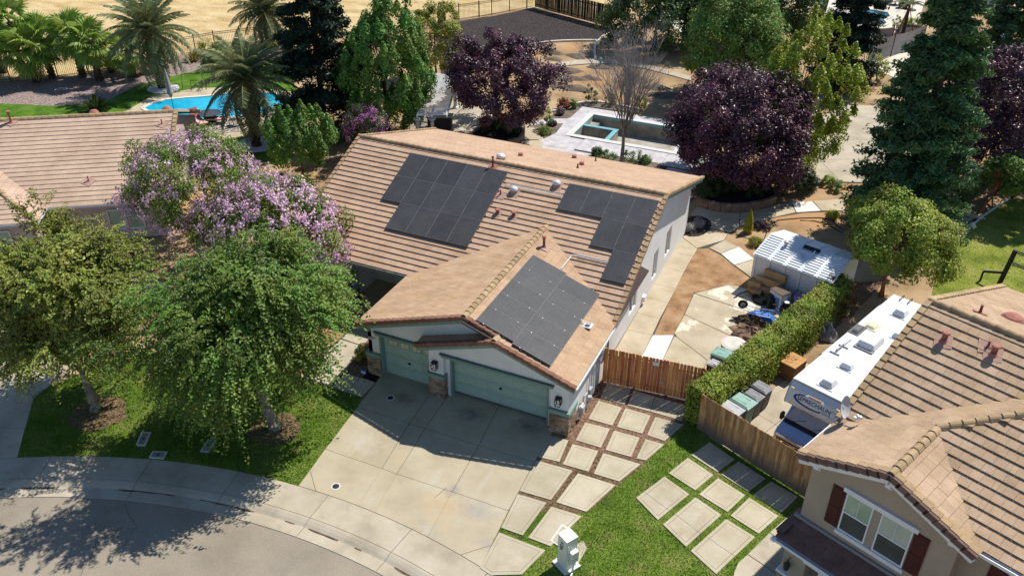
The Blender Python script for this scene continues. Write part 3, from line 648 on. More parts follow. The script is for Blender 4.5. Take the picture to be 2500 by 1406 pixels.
sheet('mulch_field', [(-32.18, 56.08, 0), (-28.1, 62.3, 0), (-25.33, 67.76, 0), (-19.87, 65.83, 0), (-14.08, 63.42, 0), (-13.6, 60.95, 0), (-13.61, 58.37, 0), (-16.77, 56.7, 0), (-18.81, 54.89, 0), (-20.1, 51.69, 0), (-20.71, 47, 0), (-22.12, 39.49, 0)], -0.03, mulch)
mound_m = mat('dug_soil', [(0.10, 0.078, 0.058), (0.19, 0.15, 0.11)], scale=2, rough=1, bump=0.03, bscale=8, grain=0.2, gscale=12)
for p, s in (((-17.2, 53.23, 0), 0.9), ((-16.28, 52.41, 0), 1.2), ((-15.48, 50.36, 0), 1.0), ((-18.56, 51.33, 0), 0.9), ((-16.97, 48.48, 0), 0.9), ((-13.69, 52.26, 0), 1.3), ((-12.84, 47.61, 0), 1.4), ((-12.38, 45.4, 0), 1.5), ((-11.19, 45.7, 0), 1.0), ((-11.77, 43.25, 0), 1.3), ((-10.1, 43.05, 0), 1.5), ((-10.56, 49.95, 0), 1.3), ((-3.75, 46.54, 0), 1.4), ((-2.99, 44.59, 0), 1.3), ((-2, 45.06, 0), 1.2), ((-10.24, 46.42, 0), 1.1)):
    s *= 0.8
    b = MB(); n = 14
    vs = []; fs = []
    for i in range(4):
        k = 1 - i / 4.0
        for t in range(n):
            w = 2 * math.pi * t / n; r_ = s * k * (1 + 0.18 * math.sin(3 * w + p[0]) + random.uniform(-.08, .08))
            vs.append((p[0] + 1.25 * r_ * math.cos(w), p[1] + 0.8 * r_ * math.sin(w), -0.07 + 0.28 * s * (1 - k * k)))
    for i in range(3):
        for t in range(n): fs.append((i * n + t, i * n + (t + 1) % n, (i + 1) * n + (t + 1) % n, (i + 1) * n + t))
    fs.append(tuple(range(3 * n, 4 * n)))
    b.add(vs, fs); structure('soil_mound', b, mound_m, smooth=True)
# ------------------------------------------------------------------ tiled roofs
def tile_mesh():
    w, l, t = 0.336, 0.43, 0.03
    b = MB().box((0, 0, 0), (w, l, t)); me = b.mesh('roof_tile')
    return me
TILE_ME = {}
def get_tile(m):
    if m.name not in TILE_ME:
        me = tile_mesh(); me.name = 'roof_tile_' + m.name; me.materials.append(m)
        a = me.attributes.new('tint', 'FLOAT', 'FACE'); a.data.foreach_set('value', [0.5] * len(me.polygons))
        TILE_ME[m.name] = me
    return TILE_ME[m.name]
CUBE = np.array([(-1, -1, -1), (1, -1, -1), (1, 1, -1), (-1, 1, -1), (-1, -1, 1), (1, -1, 1), (1, 1, 1), (-1, 1, 1)], float) / 2

class Roof:
    """Collects tiled slopes of one house; finish() makes the 300 nearest tiles parts and joins the rest."""
    def __init__(s, house): s.house = house; s.tiles = []; s.deck = MB()
    def slope(s, O, e, up, W, L, m, expo=0.363, tw=0.346, keep=None, lift=0.05, deck=True, jit=0.004):
        O, e, up = V(O), V(e).normalized(), V(up).normalized(); n = e.cross(up)
        if n.z < 0: n = -n
        if deck:
            a = -n * 0.02
            poly = [O + a, O + e * W + a, O + e * W + up * L + a, O + up * L + a]
            s.deck.prism(poly, -n * 0.06)
        K = int(math.ceil(L / expo))
        for k in range(K):
            d0 = k * expo; d1 = min(d0 + expo + 0.065, L)
            if d1 - d0 < 0.08: continue
            off = -(tw / 2) * (k % 2)
            j = 0
            while True:
                a0 = off + j * tw; a1 = a0 + tw; j += 1
                if a0 >= W: break
                a0 = max(a0, 0.0); a1 = min(a1, W)
                if a1 - a0 < 0.05: continue
                c = O + e * ((a0 + a1) / 2) + up * ((d0 - 0.03 + d1) / 2)
                if keep and not keep(c): continue
                th = math.atan2(lift, expo + 0.06) + random.uniform(-jit, jit)
                u2 = (up * math.cos(th) - n * math.sin(th)).normalized(); n2 = (n * math.cos(th) + up * math.sin(th)).normalized()
                c2 = c + n * (lift / 2 + 0.012 + random.uniform(-0.003, 0.003))
                ex = e if e.cross(u2).dot(n2) > 0 else -e
                M = Matrix(((ex.x, u2.x, n2.x, c2.x), (ex.y, u2.y, n2.y, c2.y), (ex.z, u2.z, n2.z, c2.z), (0, 0, 0, 1)))
                s.tiles.append((M, (a1 - a0 - 0.006) / 0.336, (d1 - d0 + 0.03) / 0.43, m))
    def finish(s, deck_m, score=None, limit=300):
        roof = s.deck.build('roof', deck_m, s.house)
        score = score or (lambda c: -(c - CAM).length)
        s.tiles.sort(key=lambda t: -score(t[0].translation))
        for M, sx, sy, m in s.tiles[:limit]:
            link('tile', get_tile(m), m, roof, M @ Matrix.Diagonal((sx, sy, 1, 1)))
        groups = {}
        for t in s.tiles[limit:]: groups.setdefault(t[3].name, []).append(t)
        inv = np.array(WM(roof).inverted())
        for k, ts in groups.items():
            n = len(ts); vs = np.zeros((n, 8, 3))
            for i, (M, sx, sy, m) in enumerate(ts):
                A = inv @ np.array(M); q = CUBE * (0.336 * sx, 0.43 * sy, 0.03)
                vs[i] = q @ A[:3, :3].T + A[:3, 3]
            F_ = (np.array(BOXF)[None] + np.arange(n)[:, None, None] * 8).reshape(-1, 4)
            o = link('tiles', npmesh('tiles', vs.reshape(-1, 3), F_, np.repeat(RNG.uniform(0, 1, n), 6)), ts[0][3], roof)
            o['kind'] = 'stuff'
        s.roof = roof
        return roof

def cap_mesh(w=0.155, h=0.085, l=0.44, m=None):
    """Ridge cap: a low angular saddle, its lower end lifted over the next."""
    prof = [(-w, -h), (-w * 0.62, 0.0), (-w * 0.3, 0.035), (w * 0.3, 0.035), (w * 0.62, 0.0), (w, -h)]
    inn = [(x * 0.8, z - 0.022) for x, z in prof]
    b = MB(); vs = []
    for y, dz in ((-l / 2, 0.045), (l / 2, 0.0)):
        vs += [(x, y, z + dz) for x, z in prof] + [(x, y, z + dz) for x, z in inn]
    n = 6; fs = []
    for i in range(n - 1):
        fs += [(i, i + 1, 12 + i + 1, 12 + i), (6 + i + 1, 6 + i, 18 + i, 18 + i + 1), (i + 1, i, 6 + i, 6 + i + 1), (12 + i, 12 + i + 1, 18 + i + 1, 18 + i)]
    b.add(vs, fs); me = b.mesh('ridge_cap')
    if m: me.materials.append(m)
    return me
def caps(house, p0, p1, me, m, step=0.37, name='ridge_cap', lift=0.09):
    """A row of caps from the lower end p0 to the upper end p1."""
    p0, p1 = V(p0), V(p1); L = (p1 - p0).length; d, sd, u = frame_of(p1 - p0)
    n = max(1, int(round(L / step)))
    for i in range(n):
        c = p0 + d * (L * (i + 0.5) / n) + u * (lift + random.uniform(-.004, .004))
        M = Matrix(((sd.x, d.x, u.x, c.x), (sd.y, d.y, u.y, c.y), (sd.z, d.z, u.z, c.z), (0, 0, 0, 1)))
        link(name, me, m, house, M @ Matrix.Rotation(random.uniform(-.012, .012), 4, 'Z'))
def rake_mesh(m, w=0.2, drop=0.15, l=0.42):
    """Barge tile for a roof edge: flat on top, turned down at the outer side (+x)."""
    t = 0.03
    prof = [(-w / 2, 0), (-w / 2, t), (w / 2, t), (w / 2, -drop), (w / 2 - t, -drop), (w / 2 - t, 0)]
    vs = []
    for y, dz in ((-l / 2, 0.05), (l / 2, 0.0)): vs += [(x, y, z + dz) for x, z in prof]
    n = 6; fs = [(i, (i + 1) % n, n + (i + 1) % n, n + i) for i in range(n)] + [tuple(reversed(range(n))), tuple(range(n, 2 * n))]
    me = MB().add(vs, fs).mesh('barge_tile'); me.materials.append(m); return me
def rake(house, p0, p1, outward, me, m, step=0.363, lift=0.055, name='barge_tile'):
    p0, p1 = V(p0), V(p1); L = (p1 - p0).length; d = (p1 - p0).normalized(); x = V(outward).normalized(); u = x.cross(d)
    if u.z < 0: u = -u
    flip = x.cross(d).z < 0
    n = max(1, int(round(L / step)))
    for i in range(n):
        c = p0 + d * (L * (i + 0.5) / n) + u * (lift + random.uniform(-.003, .003))
        M = Matrix(((x.x, d.x, u.x, c.x), (x.y, d.y, u.y, c.y), (x.z, d.z, u.z, c.z), (0, 0, 0, 1)))
        link(name, me, m, house, M)

def pipe_vent(house, p, h=0.35, r_=0.06, m=None, nrm=(0, 0, 1), cap=True, flash=0.5, fm=None, name='vent_pipe'):
    """Pipe with a storm collar and a flat flashing sheet lying on the slope."""
    m = m or red_vent; p = V(p); n = V(nrm).normalized()
    b = MB().tube([p, p + V((0, 0, h))], r_, 12)
    if cap: b.lathe(p + V((0, 0, h - 0.02)), [(r_ * 1.1, 0), (r_ * 1.55, 0.02), (r_ * 1.55, 0.07), (r_ * 1.2, 0.09)], 12)
    b.lathe(p, [(r_ * 2.0, -0.02), (r_ * 1.7, 0.05), (r_ * 1.05, 0.14)], 12)
    o = b.build(name, m, house, smooth=False)
    if flash:
        a = V((1, 0, 0)) if abs(n.x) < 0.2 else V((0, 1, 0)); a = (a - n * a.dot(n)).normalized(); c = n.cross(a)
        q = p + n * 0.075; s_ = flash / 2
        MB().prism([q - a * s_ - c * s_, q + a * s_ - c * s_, q + a * s_ + c * s_, q - a * s_ + c * s_], n * 0.008).build('flashing', fm or flash_m, o)
    return o
# ------------------------------------------------------------------ the white house with the solar panels
SM = 0.427; EY, EZ = 4.1, 3.0; RY, RZ = 11.95, 6.35          # main roof: eave and ridge
XL, XR = -12.45, 6.35
GP = 0.34; GX, GZ = 0.98, 4.92                                 # garage roof pitch, ridge
SB = 0.305; BY = 20.9; BZ = RZ - SB * (BY - RY)
house = thing('house', 'white stucco house with sage green garage doors and solar panels on tan roof', 'house', (0, 4, 0))
rf = Roof(house)
slm = math.hypot(1, SM); slb = math.hypot(1, SB); slg = math.hypot(1, GP)
def mz(y): return EZ + SM * (y - EY)
def gzr(x): return GZ - GP * abs(x - GX)
# front slope, hidden under the garage roof where that rises above it
rf.slope((XL, EY, EZ), (1, 0, 0), (0, 1, SM), XR - XL - 0.12, (RY - EY) * slm - 0.04, tile_m, lift=0.062, keep=lambda c: not (c.y < 9.6 and -4.6 < c.x < 6.1 and gzr(c.x) > mz(c.y) + 0.12))
rf.slope((XR, BY, BZ), (-1, 0, 0), (0, -1, SB), XR - XL, (BY - RY) * slb - 0.04, tile_m, lift=0.035)
# garage: big gable, its right slope shared with the lower gable in front
GL, GR_, GF, GF2, GB = -4.72, 6.36, -0.62, -1.02, 9.6
zl = gzr(GL); zr = gzr(GR_)
rf.slope((GL, GF + 0.1, zl), (0, 1, 0), (1, 0, GP), GB - GF, (GX - GL) * slg - 0.05, tile_g, lift=0.045, keep=lambda c: gzr(c.x) > mz(c.y) - 0.1)
rf.slope((GR_, GF2 + 0.1, zr), (0, 1, 0), (-1, 0, GP), GB - GF2, (GR_ - GX) * slg - 0.05, tile_g, lift=0.035,
         keep=lambda c: (gzr(c.x) > mz(c.y) - 0.1) and (c.y > GF or c.x > 2.62))
G2X = 2.6; G2Z = gzr(G2X); G2L = -1.32
rf.slope((G2L, GF2 + 0.1, G2Z - GP * (G2X - G2L)), (0, 1, 0), (1, 0, GP), 0.75, (G2X - G2L) * slg - 0.05, tile_g, lift=0.035)
deckm = mat('roof_felt', [(0.05, 0.035, 0.03)])
rf.finish(deckm, score=lambda c: -(c - CAM).length - (8 if c.y > RY else 0))

capm = cap_mesh(m=cap_m); capy = cap_mesh(m=cap_y)
caps(house, (XL, RY, RZ), (XR, RY, RZ), capm, cap_m, lift=0.10)
caps(house, (GX, GF, GZ), (GX, 9.45, GZ + 0.001), capy, cap_y, lift=0.10)
caps(house, (G2X, GF2, G2Z), (G2X, GF, G2Z + 0.001), capy, cap_y, lift=0.09)
rk = rake_mesh(cap_m); rkr = rake_mesh(barge_red, 0.22, 0.16); rky = rake_mesh(cap_y, 0.2, 0.1)
rake(house, (XR - 0.04, EY, EZ), (XR - 0.04, RY, RZ), (1, 0, 0), rk, cap_m, lift=0.075)
rake(house, (XR - 0.04, BY, BZ), (XR - 0.04, RY, RZ), (1, 0, 0), rky, cap_y, lift=0.06)
rake(house, (XL + 0.04, EY, EZ), (XL + 0.04, RY, RZ), (-1, 0, 0), rk, cap_m, lift=0.075)
rake(house, (XL + 0.04, BY, BZ), (XL + 0.04, RY, RZ), (-1, 0, 0), rky, cap_y, lift=0.06)
rake(house, (GL, GF, zl), (GX, GF, GZ), (0, -1, 0), rkr, barge_red)
rake(house, (G2X - 0.02, GF, gzr(G2X)), (GX, GF, GZ), (0, -1, 0), rkr, barge_red)
rake(house, (G2L, GF2, G2Z - GP * (G2X - G2L)), (G2X, GF2, G2Z), (0, -1, 0), rkr, barge_red)
rake(house, (GR_, GF2, zr), (G2X, GF2, G2Z), (0, -1, 0), rkr, barge_red)

# walls: thin prisms in the xz or yz plane
def wall_y(poly, y0, y1, m=stucco_w, name='wall'): return MB().prism([(x, y0, z) for x, z in poly], (0, y1 - y0, 0)).build(name, m, house)
def wall_x(poly, x0, x1, m=stucco_w, name='wall'): return MB().prism([(x0, y, z) for y, z in poly], (x1 - x0, 0, 0)).build(name, m, house)
WX = 5.78
WB = [(8.62, 9.83, 0.72, 2.12), (12.75, 13.68, 0.6, 2.3), (15.3, 16.4, 0.75, 2.42)]
def ztop(y): return (mz(y) if y < RY else RZ - SB * (y - RY)) - 0.10
ys = [4.55] + [v for w in WB for v in w[:2]] + [20.5]
for i in range(len(ys) - 1):
    a, b_ = ys[i], ys[i + 1]
    top = [(b_, ztop(b_))] + ([(RY, ztop(RY))] if a < RY < b_ else []) + [(a, ztop(a))]
    w = [w for w in WB if w[0] == a]
    if w:
        wall_x([(a, 0), (b_, 0), (b_, w[0][2]), (a, w[0][2])], WX - 0.2, WX)
        wall_x([(a, w[0][3]), (b_, w[0][3])] + top, WX - 0.2, WX)
        wn_ = MB().ext((WX - 0.14, a, w[0][2]), (WX - 0.10, b_, w[0][3])).build('window', blind_m, house)
        fr = MB()
        for (q0, q1, z0, z1) in ((a, a + 0.06, w[0][2], w[0][3]), (b_ - 0.06, b_, w[0][2], w[0][3]), (a + .06, b_ - .06, w[0][2], w[0][2] + 0.06), (a + .06, b_ - .06, w[0][3] - 0.06, w[0][3]), ((a + b_) / 2 - 0.025, (a + b_) / 2 + 0.025, w[0][2] + .06, w[0][3] - .06)):
            fr.ext((WX - 0.09, q0, z0), (WX - 0.02, q1, z1))
        fr.build('frame', trim_w, wn_)
        MB().ext((WX - 0.1, a + 0.06, w[0][2] + .06), (WX - 0.096, (a + b_) / 2 - .025, w[0][3] - .06)).build('pane', window_m, wn_)
    else:
        wall_x([(a, 0), (b_, 0)] + top, WX - 0.2, WX)
wall_y([(XL + 0.6, 0), (WX, 0), (WX, 3.4), (XL + 0.6, 3.4)], 20.3, 20.5)
wall_x([(4.55, 0), (20.5, 0), (20.5, ztop(20.5)), (RY, ztop(RY)), (4.55, ztop(4.55))], XL + 0.5, XL + 0.7)
wall_y([(XL + 0.7, 0), (-8.9, 0), (-8.9, 2.9), (XL + 0.7, 2.9)], 4.55, 4.75)
# porch recess: white back wall with a green-trimmed door opening, its shade painted near-black
wall_y([(-9.0, 0), (-6.4, 0), (-6.4, 3.1), (-9.0, 3.1)], 7.2, 7.4)
wall_y([(-5.1, 0), (-4.2, 0), (-4.2, 3.1), (-5.1, 3.1)], 7.2, 7.4)
wall_y([(-6.4, 2.3), (-5.1, 2.3), (-5.1, 3.1), (-6.4, 3.1)], 7.2, 7.4)
wall_x([(4.75, 0), (7.2, 0), (7.2, 3.1), (4.75, 3.1)], -9.0, -8.85)
MB().ext((-6.4, 7.3, 0), (-5.1, 7.36, 2.3)).build('door_opening', darkvoid, house)
b = MB().ext((-6.52, 7.14, 0), (-6.4, 7.2, 2.42)).ext((-5.1, 7.14, 0), (-4.98, 7.2, 2.42)).ext((-6.4, 7.14, 2.3), (-5.1, 7.2, 2.42)); b.build('door_trim', trim_g, house)
MB().ext((-8.85, 4.3, 0.0), (-4.2, 7.2, 0.03)).build('porch_floor', conc_side, house)
MB().ext((-8.9, 4.3, 2.82), (-4.2, 7.2, 2.86)).build('porch_ceiling', stucco_w, house)
# eave fascia, gutters
def gutter(p0, p1, out, m=gutter_w, name='gutter'):
    p0, p1, o = V(p0), V(p1), V(out)
    b = MB().bar(p0 + o * 0.06 + V((0, 0, -0.05)), p1 + o * 0.06 + V((0, 0, -0.05)), 0.012, 0.11)
    b.bar(p0 + V((0, 0, -0.1)), p1 + V((0, 0, -0.1)), 0.11, 0.012)
    b.bar(p0 + o * 0.066 + V((0, 0, 0.008)), p1 + o * 0.066 + V((0, 0, 0.008)), 0.03, 0.014)
    g_ = b.build(name, m, house)
    MB().bar(p0 - o * 0.06 + V((0, 0, -0.09)), p1 - o * 0.06 + V((0, 0, -0.09)), 0.03, 0.2).build('fascia', trim_g, house)
    return g_
gutter((XL, EY - 0.02, EZ - 0.03), (GL + 0.05, EY - 0.02, EZ - 0.03), (0, -1, 0), m=trim_g)
MB().bar((XL, EY - 0.1, EZ + 0.0), (GL + 0.05, EY - 0.1, EZ + 0.0), 0.022, 0.02).build('gutter_lip', gutter_w, house)
gutter((GL - 0.02, GF + 0.05, zl - 0.03), (GL - 0.02, EY, zl - 0.03), (-1, 0, 0))
gutter((GR_ + 0.02, GF2 + 0.05, zr - 0.03), (GR_ + 0.02, EY - 0.1, zr - 0.03), (1, 0, 0))
def rakeboard(p0, p1, d=0.26, t=0.05, m=None): return MB().bar(V(p0) - V((0, 0, d / 2 + 0.07)), V(p1) - V((0, 0, d / 2 + 0.07)), t, d).build('rake_board', m or trim_g, house)
for a, b_ in (((GL, zl), (GX, GZ)), ((G2X - 0.1, gzr(G2X - .1)), (GX, GZ))): rakeboard((a[0], GF + 0.06, a[1]), (b_[0], GF + 0.06, b_[1]))
for a, b_ in (((G2L, G2Z - GP * (G2X - G2L)), (G2X, G2Z)), ((GR_, zr), (G2X, G2Z))): rakeboard((a[0], GF2 + 0.06, a[1]), (b_[0], GF2 + 0.06, b_[1]))
for x in (XL + 0.02, XR - 0.06):
    rakeboard((x, EY, EZ), (x, RY, RZ), 0.2); rakeboard((x, BY, BZ), (x, RY, RZ), 0.2)
# soffit boards under the overhangs
sof = mat('soffit', [(0.60, 0.61, 0.60)])
MB().prism([(WX, EY + .02, EZ - 0.12), (XR - .1, EY + .02, EZ - 0.12), (XR - .1, RY, RZ - 0.12), (WX, RY, RZ - 0.12)], (0, 0, -0.02)).build('soffit', sof, house)
MB().prism([(WX, BY - .02, BZ - 0.12), (XR - .1, BY - .02, BZ - 0.12), (XR - .1, RY, RZ - 0.121), (WX, RY, RZ - 0.121)], (0, 0, -0.02)).build('soffit', sof, house)

# garage walls
FW, FW2 = -0.30, -0.52
def under(x): return gzr(x) - 0.13
wall_y([(-4.4, 0), (-3.76, 0), (-3.76, 2.38), (-4.4, 2.38)], FW, FW + 0.2)
wall_y([(-4.4, 2.38), (0.0, 2.38), (0.0, under(0)), (-4.4, under(-4.4))], FW, FW + 0.2)
wall_y([(0.0, 2.7), (2.9, 2.7), (2.9, under(2.9)), (GX, under(GX)), (0.0, under(0))], FW, FW + 0.2)
def under2(x): return (G2Z - GP * abs(x - G2X)) - 0.13
wall_y([(-0.98, 1.32), (-0.22, 1.32), (-0.22, under2(-0.22)), (-0.98, under2(-0.98))], FW2, FW2 + 0.5)
wall_y([(-0.22, 2.36), (5.1, 2.36), (5.1, under2(5.1)), (G2X, under2(G2X)), (-0.22, under2(-0.22))], FW2, FW2 + 0.2)
wall_y([(5.1, 1.32), (5.95, 1.32), (5.95, under2(5.95)), (5.1, under2(5.1))], FW2, FW2 + 0.3)
wall_y([(-0.22, 0), (-0.02, 0), (-0.02, 2.36), (-0.22, 2.36)], -0.28, 0.2)
wall_y([(4.9, 0), (5.12, 0), (5.12, 2.36), (4.9, 2.36)], -0.28, 0.2)
MB().ext((-0.22, FW2 + 0.2, 2.33), (5.1, 0.15, 2.355)).build('lintel', stucco_w, house)
wall_x([(FW2 + 0.3, 0), (4.6, 0), (4.6, 2.98), (FW2 + 0.3, 2.98)], 5.75, 5.95)
wall_x([(FW, 0), (7.3, 0), (7.3, 2.9), (FW, 2.9)], -4.4, -4.2)
MB().ext((5.78, 4.6, 0), (5.95, 4.62, 3.0)).build('corner_trim', trim_g, house)
# doors
def garage_door(x0, x1, y, z0, z1, label, wins=()):
    d = MB().ext((x0, y + 0.03, z0), (x1, y + 0.06, z1)).build('garage_door', door_g, house)
    d['label'] = label
    n = 4; h = (z1 - z0) / n; k = int(round((x1 - x0) / 0.61)); w = (x1 - x0) / k
    for i in range(n):
        s_ = MB().ext((x0, y, z0 + i * h + 0.006), (x1, y + 0.028, z0 + (i + 1) * h - 0.006))
        for j in range(k):
            a, b_ = x0 + j * w + 0.05, x0 + (j + 1) * w - 0.05; c, e = z0 + i * h + 0.06, z0 + (i + 1) * h - 0.06
            for q in ((a, b_, c, c + .022), (a, b_, e - .022, e), (a, a + .022, c + .022, e - .022), (b_ - .022, b_, c + .022, e - .022)):
                s_.ext((q[0], y - 0.014, q[2]), (q[1], y - 0.001, q[3]))
        s_.build('section', door_g, d)
    for (a, b_, c, e) in wins:
        fr = MB().ext((a - .03, y - .03, c - .03), (b_ + .03, y - .012, e + .03)).build('door_window', trim_g, d)
        for i in range(2):
            for j in range(2):
                q0 = a + (b_ - a) * i / 2 + 0.012; q1 = a + (b_ - a) * (i + 1) / 2 - 0.012; r0 = c + (e - c) * j / 2 + 0.01; r1 = c + (e - c) * (j + 1) / 2 - 0.01
                MB().ext((q0, y - 0.036, r0), (q1, y - 0.031, r1)).build('pane', cream_glass, d)
    MB().box(((x0 + x1) / 2, y - 0.03, z0 + 0.95), (0.16, 0.05, 0.04)).box(((x0 + x1) / 2, y - 0.045, z0 + 0.95), (0.05, 0.06, 0.1)).build('handle', iron, d)
    return d
garage_door(-3.72, -1.0, 0.0, 0.01, 2.36, 'single sage green garage door with small cream windows', [(-3.42, -2.97, 1.80, 2.06), (-2.78, -2.33, 1.80, 2.06), (-2.14, -1.69, 1.80, 2.06), (-1.5, -1.05, 1.80, 2.06)])
garage_door(0.0, 4.9, 0.0, 0.13, 2.36, 'wide sage green garage door raised slightly off the floor')
MB().ext((-0.2, 0.25, 0), (5.1, 0.3, 2.5)).build('garage_shade_sheet', darkvoid, house)  # near-black sheet paints the shade seen under the raised door
MB().ext((-3.8, 0.1, 0), (-0.9, 0.3, 2.5)).build('garage_shade_sheet', darkvoid, house)
for x0, x1, y, nm in ((-3.80, -3.70, -0.30, 'jamb'), (-0.02, 0.07, -0.28, 'jamb'), (4.84, 4.92, -0.28, 'jamb')):
    MB().ext((x0, y - 0.012, 0), (x1, 0.05, 2.36)).build('door_jamb', trim_g, house)
def header(x0, x1, y, z):
    h_ = MB().ext((x0, y - 0.07, z), (x1, y - 0.002, z + 0.17)).build('door_header', trim_g, house)
    MB().ext((x0 - 0.06, y - 0.13, z + 0.172), (x1 + 0.06, y - 0.002, z + 0.215)).build('cornice', mat('header_cap', [(0.10, 0.15, 0.14)]) if 'header_cap' not in MATS else MATS['header_cap'], h_)
header(-3.95, -0.55, FW, 2.36); header(-0.3, 5.2, FW2, 2.36)
# stone piers with green caps
def pier(x0, x1, y0, y1, h=1.1):
    p = MB().ext((x0 + .05, y0 + .05, 0), (x1 - .05, y1 - .05, h)).build('stone_pier', mortar, house)
    MB().ext((x0 - .035, y0 - .035, h + .002), (x1 + .035, y1 + .02, h + .2)).build('pier_cap', trim_g, p)
    z = 0.0; row = 0
    while z < h - 0.02:
        hh = min(random.choice((0.11, 0.14, 0.17)), h - z)
        def course(a0, a1, place):
            x = a0
            while x < a1 - 0.01:
                w = random.uniform(0.18, 0.42)
                if a1 - (x + w) < 0.14: w = a1 - x
                place(x, min(x + w, a1)); x += w
        for side in ('f', 'r', 'l'):
            def place(a, b_, side=side):
                d = random.uniform(-0.012, 0.022); e = 0.008
                if side == 'f': bb = ((a + e, y0 - d, z + e), (b_ - e, y0 + 0.06, z + hh - e))
                elif side == 'r': bb = ((x1 - 0.06, a + e, z + e), (x1 + d, b_ - e, z + hh - e))
                else: bb = ((x0 - d, a + e, z + e), (x0 + 0.06, b_ - e, z + hh - e))
                MB().ext(*bb).build('stone', stone_m, p)
            if side == 'f': course(x0, x1, place)
            elif side == 'r' and x1 > -3.8: course(y0, y1, place)
            elif side == 'l' and x0 < -8: course(y0, y1, place)
        z += hh; row += 1
pier(-1.02, -0.18, -0.62, -0.10); pier(5.08, 6.02, -0.62, 0.35); pier(-4.5, -3.76, -0.42, 0.1); pier(-8.85, -8.25, 4.2, 4.8)
MB().ext((-8.75, 4.3, 1.3), (-8.35, 4.7, 2.86)).build('porch_post', stucco_w, house)
# corbels under the rakes
def corbel(x, y, z):
    c = MB().ext((x - 0.09, y - 0.34, z - 0.02), (x + 0.09, y, z + 0.13)).build('corbel', trim_g, house)
    MB().prism([(x - 0.075, y - 0.005, z - 0.025), (x - 0.075, y - 0.22, z - 0.025), (x - 0.075, y - 0.12, z - 0.12), (x - 0.075, y - 0.1, z - 0.22), (x - 0.075, y - 0.005, z - 0.27)], (0.15, 0, 0)).build('bracket', trim_g, c)
corbel(GX, FW, under(GX) - 0.22); corbel(G2X, FW2, under2(G2X) - 0.22); corbel(-4.28, FW, 2.75); corbel(-0.7, FW2, under2(-0.7) - 0.2); corbel(5.6, FW2, under2(5.6) - 0.22)
# house number plaque
pq = MB().ext((-4.36, FW - 0.025, 2.0), (-3.98, FW - 0.003, 2.17)).build('number_plaque', trim_w, house)
MB().ext((-4.37, FW - 0.03, 2.165), (-3.97, FW - 0.002, 2.185)).build('plaque_rim', iron, pq)
def text(parent, s, loc, rot, size, m, name='lettering', ext=0.002, align='CENTER', shear=0.0):
    c = bpy.data.curves.new(name, 'FONT'); c.body = s; c.size = size; c.extrude = ext; c.align_x = align; c.align_y = 'CENTER'; c.shear = shear; c.resolution_u = 3
    t = bpy.data.objects.new(name, c); me = bpy.data.meshes.new_from_object(t); bpy.data.objects.remove(t); bpy.data.curves.remove(c)
    M = Matrix.Translation(V(loc)) @ rot.to_matrix().to_4x4() if hasattr(rot, 'to_matrix') else Matrix.Translation(V(loc)) @ rot
    return link(name, me, m, parent, M)
from mathutils import Euler
text(pq, '8561', (-4.17, FW - 0.03, 2.085), Euler((rad(90), 0, 0)), 0.15, black)
# lanterns
def lantern(x, y, z, lab):
    t = MB().ext((x - 0.06, y - 0.02, z - 0.1), (x + 0.06, y - 0.002, z + 0.12)).build('wall_lantern', iron, house); t['label'] = lab
    b = MB(); yy = y - 0.13; P = [(x - 0.12, z + 0.16), (x + 0.12, z + 0.16), (x + 0.14, z - 0.02), (x + 0.1, z - 0.22), (x - 0.1, z - 0.22), (x - 0.14, z - 0.02)]
    for s_ in (-0.1, 0.1):
        for i in range(6): b.bar((P[i][0], yy + s_, P[i][1]), (P[(i + 1) % 6][0], yy + s_, P[(i + 1) % 6][1]), 0.025, 0.025)
    for q in P: b.bar((q[0], yy - 0.1, q[1]), (q[0], yy + 0.1, q[1]), 0.025, 0.025)
    b.ext((x - 0.13, yy - 0.11, z + 0.165), (x + 0.13, yy + 0.11, z + 0.2))
    b.build('lantern_frame', iron, t)
    MB().lathe((x, yy, z - 0.12), [(0.03, 0), (0.05, 0.06), (0.035, 0.16), (0.02, 0.2)], 10).build('bulb', trim_w, t)
lantern(-0.62, FW2, 1.85, 'black hexagonal lantern on the middle garage pier'); lantern(5.5, FW2, 1.85, 'black hexagonal lantern on the right garage pier')
# downspouts and meters on the side wall
for y in (2.6, 4.45):
    MB().bar((6.02, y, 0.1), (6.02, y, 2.9), 0.09, 0.07).build('downspout', gutter_w if y < 3 else trim_g, house)
MB().bar((5.86, 4.85, 0.02), (5.86, 4.85, 3.0), 0.1, 0.08).build('downspout', trim_g, house)
mt = MB().tube([(6.06, 1.1, 0.1), (6.06, 1.1, 1.0), (6.12, 1.1, 1.05), (6.12, 1.4, 1.05), (6.12, 1.4, 0.15)], 0.035, 8); mt.tube([(6.1, 0.7, 0.05), (6.1, 0.7, 0.75), (6.1, 1.0, 0.75)], 0.03, 8)
mt.box((6.12, 0.8, 0.55), (0.22, 0.3, 0.35)).lathe((6.15, 1.75, 0.35), [(0.1, 0), (0.14, 0.1), (0.1, 0.25)], 10)
mt.build('gas_meter', metal_g, house)
mt = MB().bar((5.99, 3.1, 0.1), (5.99, 3.1, 2.6), 0.07, 0.07).ext((5.955, 3.4, 1.3), (6.1, 3.75, 2.0)); mt.tube([(6.05, 2.95, 1.9), (6.2, 2.95, 1.92)], 0.13, 12); mt.build('electric_meter', metal_g, house)
MB().box((6.0, 2.2, 0.45), (0.16, 0.3, 0.5)).tube([(6.0, 1.95, 0.1), (6.02, 1.95, 1.6)], 0.02, 6).build('utility_box', metal_g, house)
MB().ext((WX, 11.0, 0.25), (WX + 0.16, 11.35, 0.55)).build('outlet_box', trim_w, house)

